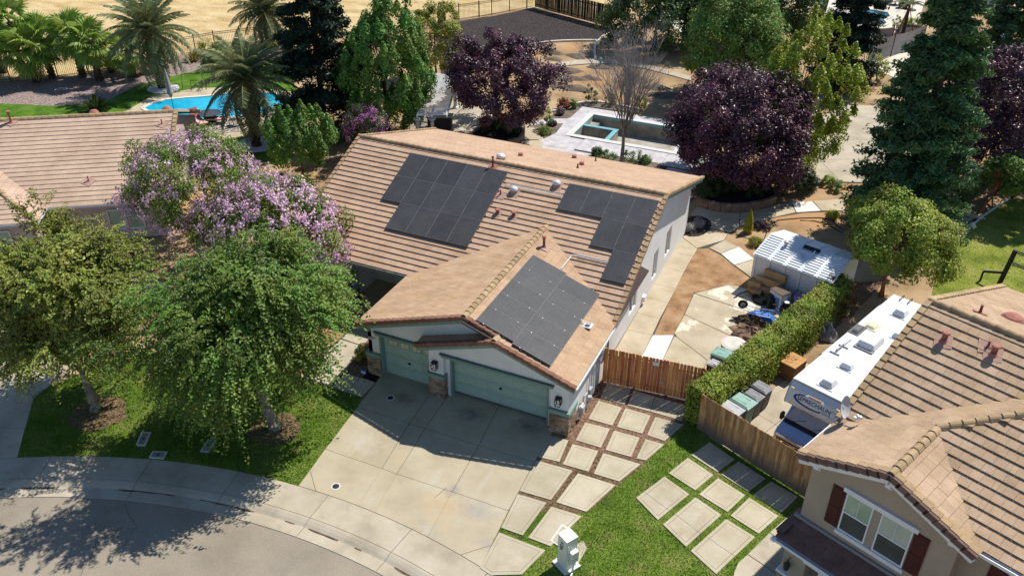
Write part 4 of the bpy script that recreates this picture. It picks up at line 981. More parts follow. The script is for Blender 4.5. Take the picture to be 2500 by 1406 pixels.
# vents and skylights on the roof
nM = V((0, -SM, 1)).normalized(); nB = V((0, SB, 1)).normalized(); nR = V((GP, 0, 1)).normalized()
pipe_vent(house, (-3.47, 11.55, 6.2), 0.62, 0.05, rust_vent, nM, True, 0.5, red_vent)
pipe_vent(house, (-2.23, 9.91, 5.48), 0.35, 0.04, red_vent, nM, False, 0.6)
pipe_vent(house, (-1.84, 8.73, 4.98), 0.26, 0.09, red_vent, nM, True, 0.45); pipe_vent(house, (-0.94, 8.79, 5.0), 0.26, 0.09, red_vent, nM, True, 0.45)
pipe_vent(house, (1.6, 6.86, 4.71), 0.62, 0.075, red_vent, nR, True, 0.55)
for p in ((-3.7, 15.84, 5.18), (-1.42, 18.97, 4.24), (-0.11, 16.72, 4.92)): pipe_vent(house, p, 0.16, 0.10, red_vent, nB, True, 0)
for p in ((0.18, 15.22, 5.37), (-0.12, 19.3, 4.1)): pipe_vent(house, p, 0.3, 0.045, rust_vent, nB, False, 0)
def skylight(p, n, r_=0.21, flash=True):
    t = MB().lathe(p, [(r_ * 1.05, -0.1), (r_ * 1.0, 0.2)], 18).build('sun_tube', flash_m, house)
    MB().lathe(V(p) + V((0, 0, 0.2)), [(r_ * 1.02, 0), (r_ * 1.0, 0.05), (r_ * 0.8, 0.14), (r_ * 0.4, 0.19), (0.02, 0.2)], 18).build('dome', dome_m, t, smooth=True)
    if flash:
        q = V(p) + V(n) * 0.075; a = V((1, 0, 0)); c = V(n).cross(a); s_ = r_ * 1.5
        MB().prism([q - a * s_ - c * s_, q + a * s_ - c * s_, q + a * s_ + c * s_, q - a * s_ + c * s_], V(n) * 0.008).build('flashing', flash_m, t)
skylight((-1.58, 10.23, 5.62), nM); skylight((0.51, 11.15, 6.01), nM); skylight((-3.75, 13.19, 5.98), nB, 0.26, False)

# solar arrays
def array(name, label, O, e, up, cols, pw, ph, cells):
    O, e, up = V(O), V(e).normalized(), V(up).normalized(); n = e.cross(up)
    if n.z < 0: n = -n
    t = thing(name, label, 'solar panels', O - n * 0.1, group='solar arrays on the white house roof')
    me = None
    for (ci, ri, ox, oy) in cells:
        c = O + e * (ci * pw + pw / 2 + ox) + up * (ri * ph + ph / 2 + oy)
        ex = e if e.cross(up).dot(n) > 0 else -e
        M = Matrix(((ex.x, up.x, n.x, c.x), (ex.y, up.y, n.y, c.y), (ex.z, up.z, n.z, c.z), (0, 0, 0, 1)))
        if me is None:
            g_ = 0.014
            me = MB().box((0, 0, 0), (pw - g_ - 0.03, ph - g_ - 0.03, 0.03)).mesh('panel')
            # fine busbar lines of the cells
            w, h = pw - g_, ph - g_; b = MB()
            for q in (((-w / 2, -h / 2), (w / 2, -h / 2 + .014)), ((-w / 2, h / 2 - .014), (w / 2, h / 2)), ((-w / 2, -h / 2 + .014), (-w / 2 + .014, h / 2 - .014)), ((w / 2 - .014, -h / 2 + .014), (w / 2, h / 2 - .014))):
                b.ext((q[0][0], q[0][1], -0.02), (q[1][0], q[1][1], 0.019))
            mf = b.mesh('panel_frame')
            b = MB()
            for i in range(1, 6): b.ext((-w / 2 + w * i / 6 - .002, -h / 2 + .015, 0.0152), (-w / 2 + w * i / 6 + .002, h / 2 - .015, 0.0158))
            for i in range(1, 10): b.ext((-w / 2 + .015, -h / 2 + h * i / 10 - .002, 0.0152), (w / 2 - .015, -h / 2 + h * i / 10 + .002, 0.0159))
            ml = b.mesh('cell_grid')
        p = link('panel', me, panel_m, t, M)
        link('frame', mf, frame_bk, p, M); link('cell_grid', ml, MATS['cell_line'], p, M)
        for sx, sy in ((-1, 0.3), (1, -0.3)):
            link('clamp', CLAMP, rail_m, p, M @ Matrix.Translation((sx * pw / 2, sy * ph, 0.022)))
    # rails and skirt under the array
    xs = [c[0] for c in cells]; ys_ = [c[1] for c in cells]
    b = MB()
    for ri in sorted(set(ys_)):
        cc = [c[0] for c in cells if c[1] == ri]
        ox = [c[2] for c in cells if c[1] == ri][0]; oy = [c[3] for c in cells if c[1] == ri][0]
        for f in (0.25, 0.75):
            a = O + e * (min(cc) * pw + ox - 0.04) + up * ((ri + f) * ph + oy) - n * 0.06; b_ = O + e * ((max(cc) + 1) * pw + ox + 0.04) + up * ((ri + f) * ph + oy) - n * 0.06
            b.bar(a, b_, 0.04, 0.05, n)
    b.build('rail', frame_bk, t)
    return t
mat('cell_line', [(0.075, 0.08, 0.09)], rough=0.4)
CLAMP = MB().box((0, 0, 0), (0.022, 0.035, 0.012)).mesh('clamp'); CLAMP.materials.append(rail_m)
def onmain(x, s_): return V((x, EY + s_ / slm, EZ + SM * s_ / slm)) + nM * 0.17
array('solar_array', 'large black solar array of fourteen panels left of the skylights', onmain(-8.60, 2.45), (1, 0, 0), (0, 1, SM), 5, 1.238, 1.823,
      [(c, r_, 0, 0) for r_ in (1, 2) for c in range(5)] + [(c, 0, 0, 0) for c in range(1, 5)])
array('solar_array', 'stepped black solar array of seven panels beside the right roof edge', onmain(1.15, 2.43), (1, 0, 0), (0, 1, SM), 4, 1.238, 1.837,
      [(c, 2, 0, 0) for c in range(4)] + [(2, 1, 0, 0), (3, 1, 0, 0), (3, 0, 0, 0)])
pz = lambda x: GZ - GP * (x - GX)
O3 = V((5.06, -0.66, pz(5.06))) + nR * 0.16
array('solar_array', 'black solar array of ten panels on the garage roof', O3, (0, 1, 0), (-1, 0, GP), 5, 1.245, 1.905,
      [(c, 1, 0.13, 0) for c in range(5)] + [(c, 0, -0.03, 0) for c in range(5)])
# conduits
def conduit(pts, lab): return MB().tube(pts, 0.016, 6).build('conduit', gutter_w, house)
conduit([onmain(1.1, 7.1), onmain(-2.2, 7.1)], ''); conduit([onmain(1.1, 7.0), onmain(-2.2, 7.0)], '')
A = V((2.9, 5.85, pz(2.9))) + nR * 0.14; B_ = V((2.9, 7.1, pz(2.9))) + nR * 0.14
cp = onmain(3.1, 3.35)
MB().tube([A, B_, V((3.0, 7.25, mz(7.25) + 0.12)), V((3.3, 7.3, mz(7.3) + 0.15)), V((4.9, 7.3, mz(7.3) + 0.15))], 0.025, 6).build('conduit', gutter_w, house)
MB().tube([V((3.3, 7.2, mz(7.2) + 0.15)), V((4.9, 7.2, mz(7.2) + 0.15))], 0.02, 6).build('conduit', gutter_w, house)
jb = MB().box(V((5.38, 3.04, pz(5.38))) + nR * 0.11, (0.42, 0.42, 0.02)).build('junction_box', trim_w, house)
MB().box(V((5.38, 3.04, pz(5.38))) + nR * 0.17, (0.2, 0.18, 0.12)).tube([V((5.05, 3.1, pz(5.05) + 0.17)), V((5.38, 3.05, pz(5.38) + 0.17))], 0.025, 6).build('box_cover', metal_g, jb)
# ------------------------------------------------------------------ the tan two-storey house on the right
RU = V((math.cos(rad(-23)), math.sin(rad(-23)), 0)); RV_ = V((-RU.y, RU.x, 0))
def R3(u, v, z): return RU * u + RV_ * v + V((0, 0, z))
nh = thing('house', 'tan stucco two-storey house with weathered tile roof and maroon shutters', 'house', R3(19, 8, 0), rad(-23))
r2 = Roof(nh)
# planes: main front/back slopes, cross gable, right wing
def zM(v): return 3.82 + 0.46 * v
def zL(u): return 5.82 + 0.40 * (u - 16.05)
def zF(v): return 6.97 + 0.40 * (v - 5.28)
def zR(u): return 6.97 - 0.40 * (u - 18.93)
sM, sC = math.hypot(1, 0.46), math.hypot(1, 0.40)
MV, MZ = 10.1, zM(10.1)
UE = 32.0
def uv(c): return c.dot(RU), c.dot(RV_)
r2.slope(R3(16.0, 4.4, zM(4.4)), RU, RV_ + V((0, 0, 0.46)), UE - 16.0, (MV - 4.4) * sM - 0.03, tile_r, keep=lambda c: zM(uv(c)[1]) > min(zL(uv(c)[0]), zF(uv(c)[1])) - 0.12, expo=0.40, lift=0.062)
r2.slope(R3(UE, 19.0, MZ - 0.35 * 8.9), -RU, -RV_ + V((0, 0, 0.35)), UE - 16.0, 8.9 * math.hypot(1, .35) - 0.03, tile_r, expo=0.40, lift=0.045)
# left slope of cross gable, running up to the hip
r2.slope(R3(16.0, 2.1, zL(16.0)), RV_, RU + V((0, 0, 0.40)), 12.0, 9.0, tile_r, expo=0.40, lift=0.045, deck=False,
         keep=lambda c: (zL(uv(c)[0]) > zM(uv(c)[1]) - 0.12) and ((uv(c)[0] < 18.93) or zL(uv(c)[0]) < zF(uv(c)[1]) + 0.02) and not (uv(c)[1] < 5.28 and uv(c)[0] > 18.93))
r2.slope(R3(21.8, 2.1, zR(21.8)), RV_, -RU + V((0, 0, 0.40)), 4.2, (21.8 - 18.93) * sC - 0.04, tile_r, expo=0.40, lift=0.0455, deck=False, keep=lambda c: zR(uv(c)[0]) > zF(uv(c)[1]) - 0.1)
r2.slope(R3(21.3, 2.45, zF(2.45)), RU, RV_ + V((0, 0, 0.40)), 11.0, 7.5, tile_r, expo=0.40, lift=0.062, deck=False, keep=lambda c: zF(uv(c)[1]) < zL(uv(c)[0]) + 0.02)
r2.slope(R3(18.9, 2.45, zF(2.45)), RU, RV_ + V((0, 0, 0.40)), 2.4, 5.0, tile_r, expo=0.40, lift=0.062, deck=False, keep=lambda c: zF(uv(c)[1]) > zR(uv(c)[0]) - 0.12 and zF(uv(c)[1]) < zL(uv(c)[0]) + 0.02)
# felt under the tiles, cut to the visible planes
dk = r2.deck
def felt(P): dk.prism([R3(*p) - V((0, 0, 0.03)) for p in P], (0, 0, -0.05))
felt([(16.0, 2.1, zL(16.0)), (18.93, 2.1, zL(18.93)), (18.93, 5.28, zL(18.93)), (23.5, 10.0, zL(23.5)), (20.8, 8.4, zL(20.8)), (16.0, 4.2, zL(16.0))])
felt([(18.93, 2.1, 6.97), (21.8, 2.1, zR(21.8)), (21.8, 2.45, zR(21.8)), (18.93, 5.28, 6.97)])
felt([(21.75, 2.45, zF(2.45)), (UE, 2.45, zF(2.45)), (UE, 10.0, zF(10)), (23.6, 9.95, zF(9.95)), (18.93, 5.28, zF(5.28))])
# porch roof
r2.slope(R3(16.15, 1.42, 2.52), RU, RV_ + V((0, 0, 0.33)), 8.0, 1.12 * 1.05, porch_tile, lift=0.04)
r2.slope(R3(16.1, 3.0, 2.7), -RV_, RU + V((0, 0, 0.33)), 1.5, 0.3, porch_tile, lift=0.03)
r2.finish(deckm, limit=300)
capr = cap_mesh(0.16, 0.09, 0.46, cap_y); rkd = rake_mesh(barge_dark, 0.22, 0.2); rkt = rake_mesh(cap_y, 0.24, 0.12)
caps(nh, R3(18.93, 2.1, 6.97), R3(18.93, 5.28, 6.975), capr, cap_y, step=0.4)
caps(nh, R3(18.93, 5.28, 6.97), R3(23.6, 9.95, zL(23.6)), capr, cap_y, step=0.4)
caps(nh, R3(16.0, MV, MZ), R3(UE, MV, MZ + 0.001), capr, cap_y, step=0.4)
rake(nh, R3(16.02, 4.6, zM(4.6)), R3(16.02, MV, MZ), -RU, rkt, cap_y, lift=0.09)
rake(nh, R3(16.02, 19.0, MZ - 3.115), R3(16.02, MV, MZ), -RU, rkt, cap_y, lift=0.07)
rake(nh, R3(16.0, 2.1, zL(16.0)), R3(18.93, 2.1, 6.97), -RV_, rkd, barge_dark)
rake(nh, R3(21.8, 2.1, zR(21.8)), R3(18.93, 2.1, 6.97), -RV_, rkd, barge_dark)
rky2 = rake_mesh(cap_y, 0.24, 0.02)
rake(nh, R3(16.0, 2.22, zL(16.0)), R3(18.93, 2.22, 6.97), -RV_, rky2, cap_y, lift=0.075)
rake(nh, R3(21.8, 2.22, zR(21.8)), R3(18.93, 2.22, 6.97), -RV_, rky2, cap_y, lift=0.075)
def pn(poly, off, m, name='wall', par=None): return MB().prism([R3(*p) for p in poly], off).build(name, m, par or nh)
FV = 2.5
pn([(16.37, FV, 0), (21.3, FV, 0), (21.3, FV, zR(21.3) - 0.14), (18.93, FV, 6.97 - 0.14), (16.37, FV, zL(16.37) - 0.14)], RV_ * 0.2, stucco_t)
pn([(16.37, FV + .2, 0), (16.37, 4.8, 0), (16.37, 4.8, 5.7), (16.37, FV + .2, 5.7)], RU * 0.2, stucco_t)
pn([(16.37, 4.8, 0), (16.37, 18.6, 0), (16.37, 18.6, 5.2), (16.37, MV, MZ - 0.2), (16.37, 4.8, 5.8)], RU * 0.2, stucco_t)
pn([(21.3, FV + 0.2, 0), (21.3, 3.3, 0), (21.3, 3.3, 5.75), (21.3, FV + 0.2, 5.75)], -RU * 0.2, stucco_t)
pn([(21.3, 3.3, 0), (UE - .4, 3.3, 0), (UE - .4, 3.3, 5.75), (21.3, 3.3, 5.75)], RV_ * 0.2, stucco_t)
def rb(p0, p1, d=0.24, m=None, t=0.05): return MB().bar(R3(*p0) - V((0, 0, d / 2 + 0.09)), R3(*p1) - V((0, 0, d / 2 + 0.09)), t, d).build('rake_board', m or trim_w, nh)
rb((16.0, 2.16, zL(16.0) - .05), (18.93, 2.16, 6.92)); rb((21.8, 2.16, zR(21.8) - .05), (18.93, 2.16, 6.92))
rb((16.06, 4.6, zM(4.6)), (16.06, MV, MZ), 0.2); rb((16.06, 19.0, MZ - 3.115), (16.06, MV, MZ), 0.2)
# eave gutters
def gut2(p0, p1, out):
    p0, p1, o = R3(*p0), R3(*p1), out
    b = MB().bar(p0 + o * 0.09 + V((0, 0, -0.05)), p1 + o * 0.09 + V((0, 0, -0.05)), 0.012, 0.12).bar(p0 + o * 0.03 + V((0, 0, -0.1)), p1 + o * 0.03 + V((0, 0, -0.1)), 0.12, 0.012).bar(p0 + o * 0.1 + V((0, 0, 0.01)), p1 + o * 0.1 + V((0, 0, 0.01)), 0.03, 0.014)
    b.bar(p0 - o * 0.03 + V((0, 0, -0.09)), p1 - o * 0.03 + V((0, 0, -0.09)), 0.03, 0.2)
    b.build('gutter', trim_w, nh)
    MB().bar(p0 + o * 0.03 + V((0, 0, -0.09)), p1 + o * 0.03 + V((0, 0, -0.09)), 0.1, 0.01).build('gutter_trough', mat('gutter_inside', [(0.05, 0.075, 0.11)]) if 'gutter_inside' not in MATS else MATS['gutter_inside'], nh)
gut2((16.0, 2.15, zL(16.0) - .02), (16.0, 4.3, zL(16.0) - .02), -RU)
gut2((21.85, 2.4, zF(2.4)), (UE, 2.4, zF(2.4)), -RV_)
gut2((16.1, 1.38, 2.5), (24, 1.38, 2.5), -RV_)
MB().box(R3(16.16, 1.3, 2.47), (0.16, 0.16, 0.12), rad(-23)).build('gutter_cap', trim_w, nh)
MB().bar(R3(16.2, FV - 0.05, 2.93), R3(24, FV - 0.05, 2.93), 0.1, 0.14).build('flashing', mat('lead_flashing', [(0.25, 0.245, 0.24)]), nh)
# porch post, beam, lantern
pp = MB().box(R3(16.95, 1.75, 1.3), (0.85, 0.45, 2.3), rad(-23)).build('porch_post', stucco_t, nh)
pst = MB().box(R3(16.95, 1.75, 0.5), (0.95, 0.55, 1.0), rad(-23)).build('post_base', stone_m, pp)
MB().box(R3(16.95, 1.72, 1.06), (1.02, 0.62, 0.1), rad(-23)).build('post_cap', trim_w, pp)
MB().bar(R3(17.3, 1.5, 2.3), R3(24, 1.5, 2.3), 0.2, 0.22).build('porch_beam', trim_w, nh)
pn([(17.5, 2.45, 0), (21.3, 2.45, 0), (21.3, 2.45, 2.4), (17.5, 2.45, 2.4)], RV_ * 0.03, stucco_t, 'porch_wall')
MB().bar(R3(17.9, 1.6, 0.0), R3(17.9, 1.6, 2.2), 0.12, 0.12).build('porch_column', trim_w, nh)
q = R3(16.82, 1.42, 1.62)
ln = MB().tube([q + RV_ * 0.1 + V((0, 0, .28)), q + V((0, 0, 0.36)), q - RV_ * 0.08 + V((0, 0, 0.3)), q - RV_ * 0.08 + V((0, 0, 0.2))], 0.02, 6)
ln.lathe(q - RV_ * 0.08, [(0.05, -0.2), (0.1, -0.12), (0.12, 0.1), (0.06, 0.2), (0.01, 0.25)], 10).build('wall_lantern', iron, nh)
# windows in the gable
def winr(u0, u1, z0, z1, top, lab, v=FV):
    w = MB().box(R3((u0 + u1) / 2, v + 0.02, (z0 + z1) / 2), (u1 - u0, 0.05, z1 - z0), rad(-23)).build('window', trim_w, nh); w['label'] = lab
    zm = (z0 + z1) / 2; e = 0.05
    MB().box(R3((u0 + u1) / 2, v - 0.012, (zm + z1) / 2), (u1 - u0 - 2 * e, 0.012, (z1 - zm) - e * 1.4), rad(-23)).build('upper_pane', top, w)
    MB().box(R3((u0 + u1) / 2, v - 0.012, (zm + z0) / 2), (u1 - u0 - 2 * e, 0.012, (zm - z0) - e * 1.4), rad(-23)).build('lower_pane', screen_m, w)
    fr = MB()
    for (a, b_, c, d) in ((u0, u0 + e, z0, z1), (u1 - e, u1, z0, z1), (u0 + e, u1 - e, z0, z0 + e), (u0 + e, u1 - e, z1 - e, z1), (u0 + e, u1 - e, zm - .03, zm + .03), ((u0 + u1) / 2 - .01, (u0 + u1) / 2 + .01, zm + .03, z1 - e)):
        fr.box(R3((a + b_) / 2, v - 0.03, (c + d) / 2), (b_ - a, 0.03, d - c), rad(-23))
    fr.build('frame', trim_w, w)
winr(17.72, 18.66, 3.42, 5.1, blind_g, 'left gable window with green reflections painted in'); winr(18.94, 19.98, 3.42, 5.1, blind_m, 'right gable window with pale blind')
pn([(17.6, FV - 0.1, 5.12), (20.12, FV - 0.1, 5.12), (20.12, FV - 0.1, 5.3), (17.6, FV - 0.1, 5.3)], RV_ * 0.098, trim_w, 'window_header')
pn([(17.66, FV - 0.1, 3.24), (20.06, FV - 0.1, 3.24), (20.06, FV - 0.1, 3.4), (17.66, FV - 0.1, 3.4)], RV_ * 0.098, trim_w, 'window_sill')
def shutter(u0, u1, z0, z1, v=FV):
    s_ = pn([(u0, v - 0.05, z0), (u1, v - 0.05, z0), (u1, v - 0.05, z1), (u0, v - 0.05, z1)], RV_ * 0.048, shutter_m, 'shutter')
    zm = (z0 + z1) / 2 + 0.02
    for a, b_ in ((z0 + 0.06, zm - 0.03), (zm + 0.03, z1 - 0.06)):
        pn([(u0 + 0.07, v - 0.068, a), (u1 - 0.07, v - 0.068, a), (u1 - 0.07, v - 0.068, b_), (u0 + 0.07, v - 0.068, b_)], RV_ * 0.016, shutter_m, 'shutter_panel', s_)
shutter(17.22, 17.68, 3.42, 5.12); shutter(20.02, 20.5, 3.42, 5.12)
shutter(22.1, 22.6, 3.3, 5.1, 3.3)
winr(22.65, 23.7, 3.3, 5.1, blind_m, 'window right of the gable', 3.3)
pn([(22.55, 3.2, 5.12), (24.0, 3.2, 5.12), (24.0, 3.2, 5.3), (22.55, 3.2, 5.3)], RV_ * 0.098, trim_w, 'window_header')
def corb2(u, z):
    c = MB().box(R3(u, FV - 0.17, z + 0.06), (0.17, 0.34, 0.15), rad(-23)).build('corbel', trim_w, nh)
    MB().prism([R3(u - .06, FV - .003, z - .02), R3(u - .06, FV - .2, z - .02), R3(u - .06, FV - .1, z - .12), R3(u - .06, FV - .003, z - .3)], RU * 0.12).build('bracket', trim_w, c)
corb2(16.62, 5.55); corb2(18.93, 6.4); corb2(21.1, 5.65)
# vents
n2 = (V((0, 0, 1)) - RV_ * 0.46).normalized(); n3 = (V((0, 0, 1)) + RV_ * 0.46).normalized()

for u, v, h, r_ in ((17.26, 8.8, 0.4, 0.1), (18.84, 9.08, 0.4, 0.1), (18.55, 9.3, 0.28, 0.04)):
    pipe_vent(nh, R3(u, v, zM(v)), h, r_, red_vent, n2, r_ > 0.05, 0.6)
pipe_vent(nh, R3(17.44, 11.3, MZ - 0.35 * 1.2), 0.4, 0.05, rust_vent, n3, False, 0.5, red_vent)
MB().lathe(R3(18.27, 12.5, MZ - 0.35 * 2.4), [(0.42, -0.1), (0.42, 0.1), (0.3, 0.22), (0.1, 0.28)], 16).build('dome_vent', red_vent, nh)
# satellite dish clamped to the eave
ds = thing('satellite_dish', 'grey satellite dish on the tan house roof edge beside the motorhome', 'satellite dish', R3(16.12, 4.5, 5.9))
q = R3(16.12, 4.5, 5.85); dd = (RU * 0.9 + RV_ * 0.05 + V((0, 0, 0.3))).normalized(); c = q + V((0, 0, 0.75))
b = MB(); d_, sd, u_ = frame_of(dd); n = 20; vs = [c - dd * 0.06]; fs = []
for j, (rr, off) in enumerate(((0.13, -0.05), (0.26, -0.02), (0.36, 0.05))):
    for i in range(n):
        t = 2 * math.pi * i / n; vs.append(c + (sd * math.cos(t) * rr + u_ * math.sin(t) * rr * 1.15) + dd * off)
for i in range(n):
    fs.append((0, 1 + (i + 1) % n, 1 + i))
    for j in range(2): fs.append((1 + j * n + i, 1 + j * n + (i + 1) % n, 1 + (j + 1) * n + (i + 1) % n, 1 + (j + 1) * n + i))
b.add(vs, fs); b.build('reflector', mat('dish_grey', [(0.42, 0.43, 0.44)], rough=0.5), ds, smooth=True)
MB().tube([q, q + V((0, 0, 0.45)), c - dd * 0.06], 0.03, 8).build('mast', metal_g, ds)
arm_end = c + dd * 0.55 - V((0, 0, 0.35))
MB().tube([c - V((0, 0, 0.42)), arm_end], 0.025, 8).build('arm', metal_g, ds)
MB().box(arm_end, (0.28, 0.1, 0.1), 0.6).box(arm_end + V((0, 0, .05)), (0.06, 0.16, 0.12), 0.6).build('receiver', trim_w, ds)
# closed street-side hardware: folding basketball hoop frame behind the roof
# ------------------------------------------------------------------ the pink stucco house on the left
LU = V((math.cos(rad(34)), math.sin(rad(34)), 0)); LV = V((-LU.y, LU.x, 0))
def L3(u, v, z): return LU * u + LV * v + V((0, 0, z))
lh = thing('house', 'pink stucco single-storey house with pinkish tile roof by the blue pool', 'house', L3(-24, 25, 0), rad(34))
r3 = Roof(lh); k_ = 0.37; s3 = math.hypot(1, k_)
def zA(v): return 2.6 + k_ * (v - 17.85)
def luv(c): return c.dot(LU), c.dot(LV)
r3.slope(L3(-36, 17.85, 2.6), LU, LV + V((0, 0, k_)), 36 - 15.67, (25.5 - 17.85) * s3 - 0.03, tile_l, lift=0.042, expo=0.40, keep=lambda c: not (luv(c)[0] < -22.4 and zA(luv(c)[1]) < 2.6 + k_ * (-22.4 - luv(c)[0]) - 0.1 and luv(c)[1] < 22))
r3.slope(L3(-15.6, 33.15, 2.6), -LU, -LV + V((0, 0, k_)), 20.4, (33.15 - 25.5) * s3 - 0.03, tile_l, lift=0.04, expo=0.40)
r3.slope(L3(-22.4, 15.9, 2.6), LV, -LU + V((0, 0, k_)), 7, 4.5 * s3, tile_l, lift=0.04, expo=0.40, deck=False, keep=lambda c: 2.6 + k_ * (-22.4 - luv(c)[0]) > zA(luv(c)[1]) - 0.1 and 2.6 + k_ * (-22.4 - luv(c)[0]) < 2.6 + k_ * (luv(c)[1] - 16.0) + 0.03)
r3.slope(L3(-34, 16.0, 2.6), LU, LV + V((0, 0, k_)), 11.6, 4.5 * s3, tile_l, lift=0.042, expo=0.40, deck=False, keep=lambda c: 2.6 + k_ * (luv(c)[1] - 16.0) < 2.6 + k_ * (-22.4 - luv(c)[0]) + 0.03)
def felt3(P): r3.deck.prism([L3(*p) - V((0, 0, 0.03)) for p in P], (0, 0, -0.05))
felt3([(-22.4, 16.0, 2.6), (-22.4, 17.85, 2.6), (-26.4, 21.85, 4.08), (-26.4, 20.0, 4.08)]); felt3([(-22.4, 16.0, 2.6), (-26.4, 20.0, 4.08), (-34, 20.0, 4.08), (-34, 16.0, 2.6)])
r3.finish(deckm, limit=300)
capl = cap_mesh(0.17, 0.09, 0.48, cap_y)
caps(lh, L3(-36, 25.5, 5.43), L3(-15.6, 25.5, 5.431), capl, cap_y, step=0.42); caps(lh, L3(-22.4, 16.0, 2.6), L3(-26.4, 20.0, 4.08), capl, cap_y, step=0.42)
rkl = rake_mesh(cap_y, 0.24, 0.12)
rake(lh, L3(-15.62, 17.85, 2.6), L3(-15.62, 25.5, 5.43), LU, rkl, cap_y, lift=0.08, step=0.4); rake(lh, L3(-15.62, 33.15, 2.6), L3(-15.62, 25.5, 5.43), LU, rake_mesh(tile_l, 0.24, 0.12), tile_l, lift=0.07, step=0.4)
def lp(poly, off, m, name='wall', par=None): return MB().prism([L3(*p) for p in poly], off).build(name, m, par or lh)
lp([(-16.0, 18.3, 0), (-16.0, 32.8, 0), (-16.0, 32.8, 2.5), (-16.0, 25.5, 5.25), (-16.0, 18.3, 2.55)], -LU * 0.2, stucco_p)
lp([(-22.1, 18.3, 0), (-16.2, 18.3, 0), (-16.2, 18.3, 2.65), (-22.1, 18.3, 2.65)], LV * 0.2, stucco_p)
lp([(-22.8, 16.4, 0), (-22.8, 18.3, 0), (-22.8, 18.3, 2.55), (-22.8, 16.4, 2.55)], -LU * 0.2, stucco_p)
lp([(-34, 16.4, 0), (-22.8, 16.4, 0), (-22.8, 16.4, 2.55), (-34, 16.4, 2.55)], LV * 0.2, stucco_p)
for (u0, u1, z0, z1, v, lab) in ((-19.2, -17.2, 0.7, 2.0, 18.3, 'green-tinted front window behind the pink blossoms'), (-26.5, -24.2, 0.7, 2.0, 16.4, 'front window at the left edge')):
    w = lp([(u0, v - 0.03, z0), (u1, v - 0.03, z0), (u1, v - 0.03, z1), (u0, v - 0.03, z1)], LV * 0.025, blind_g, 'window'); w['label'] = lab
    b = MB()
    for a in (u0, (u0 + u1) / 2, u1): b.bar(L3(a, v - .06, z0), L3(a, v - .06, z1), 0.07, 0.06)
    for z in (z0, z1): b.bar(L3(u0, v - .06, z), L3(u1, v - .06, z), 0.06, 0.07)
    b.build('frame', trim_w, w)
def gut3(p0, p1, out):
    p0, p1, o = L3(*p0), L3(*p1), out
    MB().bar(p0 + o * 0.07, p1 + o * 0.07, 0.014, 0.12).bar(p0 + o * 0.02 - V((0, 0, .05)), p1 + o * 0.02 - V((0, 0, .05)), 0.1, 0.012).build('gutter', gutter_w, lh)
    MB().bar(p0 - o * 0.04 - V((0, 0, .1)), p1 - o * 0.04 - V((0, 0, .1)), 0.04, 0.26).build('fascia', stucco_p, lh)
gut3((-22.35, 17.82, 2.58), (-15.6, 17.82, 2.58), -LV); gut3((-34, 15.95, 2.58), (-22.4, 15.95, 2.58), -LV); gut3((-22.38, 15.95, 2.58), (-22.38, 17.8, 2.58), LU)
nA = (V((0, 0, 1)) - LV * k_).normalized()
pipe_vent(lh, L3(-25.79, 25.2, zA(25.2)), 0.75, 0.1, red_vent, nA, True, 0.6)
pipe_vent(lh, L3(-16.39, 24.3, zA(24.3)), 0.4, 0.045, red_vent, nA, False, 0.6); pipe_vent(lh, L3(-20.25, 19.7, zA(19.7)), 0.4, 0.05, red_vent, nA, False, 0.65)
pipe_vent(lh, L3(-17.69, 21.2, zA(21.2)), 0.3, 0.1, red_vent, nA, True, 0.5)
for u in (-21.0, -16.35): MB().lathe(L3(u, 26.3, 5.1), [(0.36, -0.1), (0.36, 0.12), (0.3, 0.3), (0.18, 0.42), (0.03, 0.47)], 14).build('turbine_vent', red_vent, lh, smooth=True)
# ------------------------------------------------------------------ fences
def board_mesh(w, h, t=0.02, dog=0.03, curve=False, m=None):
    if curve: prof = [(-w / 2, 0), (w / 2, 0), (w / 2, h - 0.03), (w / 4, h - 0.006), (0, h), (-w / 4, h - 0.006), (-w / 2, h - 0.03)]
    else: prof = [(-w / 2, 0), (w / 2, 0), (w / 2, h - dog), (w / 2 - dog, h), (-w / 2 + dog, h), (-w / 2, h - dog)]
    me = MB().prism([(x, -t / 2, z) for x, z in prof], (0, t, 0)).mesh('board'); me.materials.append(m); return me
def fence(name, label, p0, p1, h, w, m, gap=0.008, posts=3, curve=False, lean=0.006, side=1, rail_m=None, z0=0.03, postm=None):
    p0, p1 = V(p0), V(p1); d = p1 - p0; L = d.length; a = math.atan2(d.y, d.x); d.normalize(); nrm = V((-d.y, d.x, 0)) * side
    t = thing(name, label, 'fence', p0, a)
    me = board_mesh(w, h, m=m, curve=curve); n = int(L / (w + gap))
    for i in range(n):
        c = p0 + d * ((i + 0.5) * L / n) + V((0, 0, z0 + random.uniform(-.012, .012))) + nrm * random.uniform(-.004, .004)
        link('board', me, m, t, Matrix.Translation(c) @ Matrix.Rotation(a, 4, 'Z') @ Matrix.Rotation(random.uniform(-lean, lean), 4, 'Y'))
    for i in range(posts + 1):
        c = p0 + d * (L * i / posts) - nrm * 0.07
        MB().box(c + V((0, 0, h / 2)), (0.1, 0.1, h - 0.06), a).build('post', postm or m, t)
    for z in (0.35, h - 0.35): MB().bar(p0 - nrm * 0.03 + V((0, 0, z)), p1 - nrm * 0.03 + V((0, 0, z)), 0.04, 0.09).build('rail', postm or m, t)
    return t
gf = fence('gate_fence', 'new red cedar gate fence between the white house and the hedge', (6.12, 3.75, 0), (10.75, 4.15, 0), 1.98, 0.145, fence_new, gap=0.012, posts=3, side=-1, curve=True)
MB().box((8.55, 3.92, 1.72), (0.3, 0.012, 0.2), 0.09).build('paper_sign', trim_w, gf)
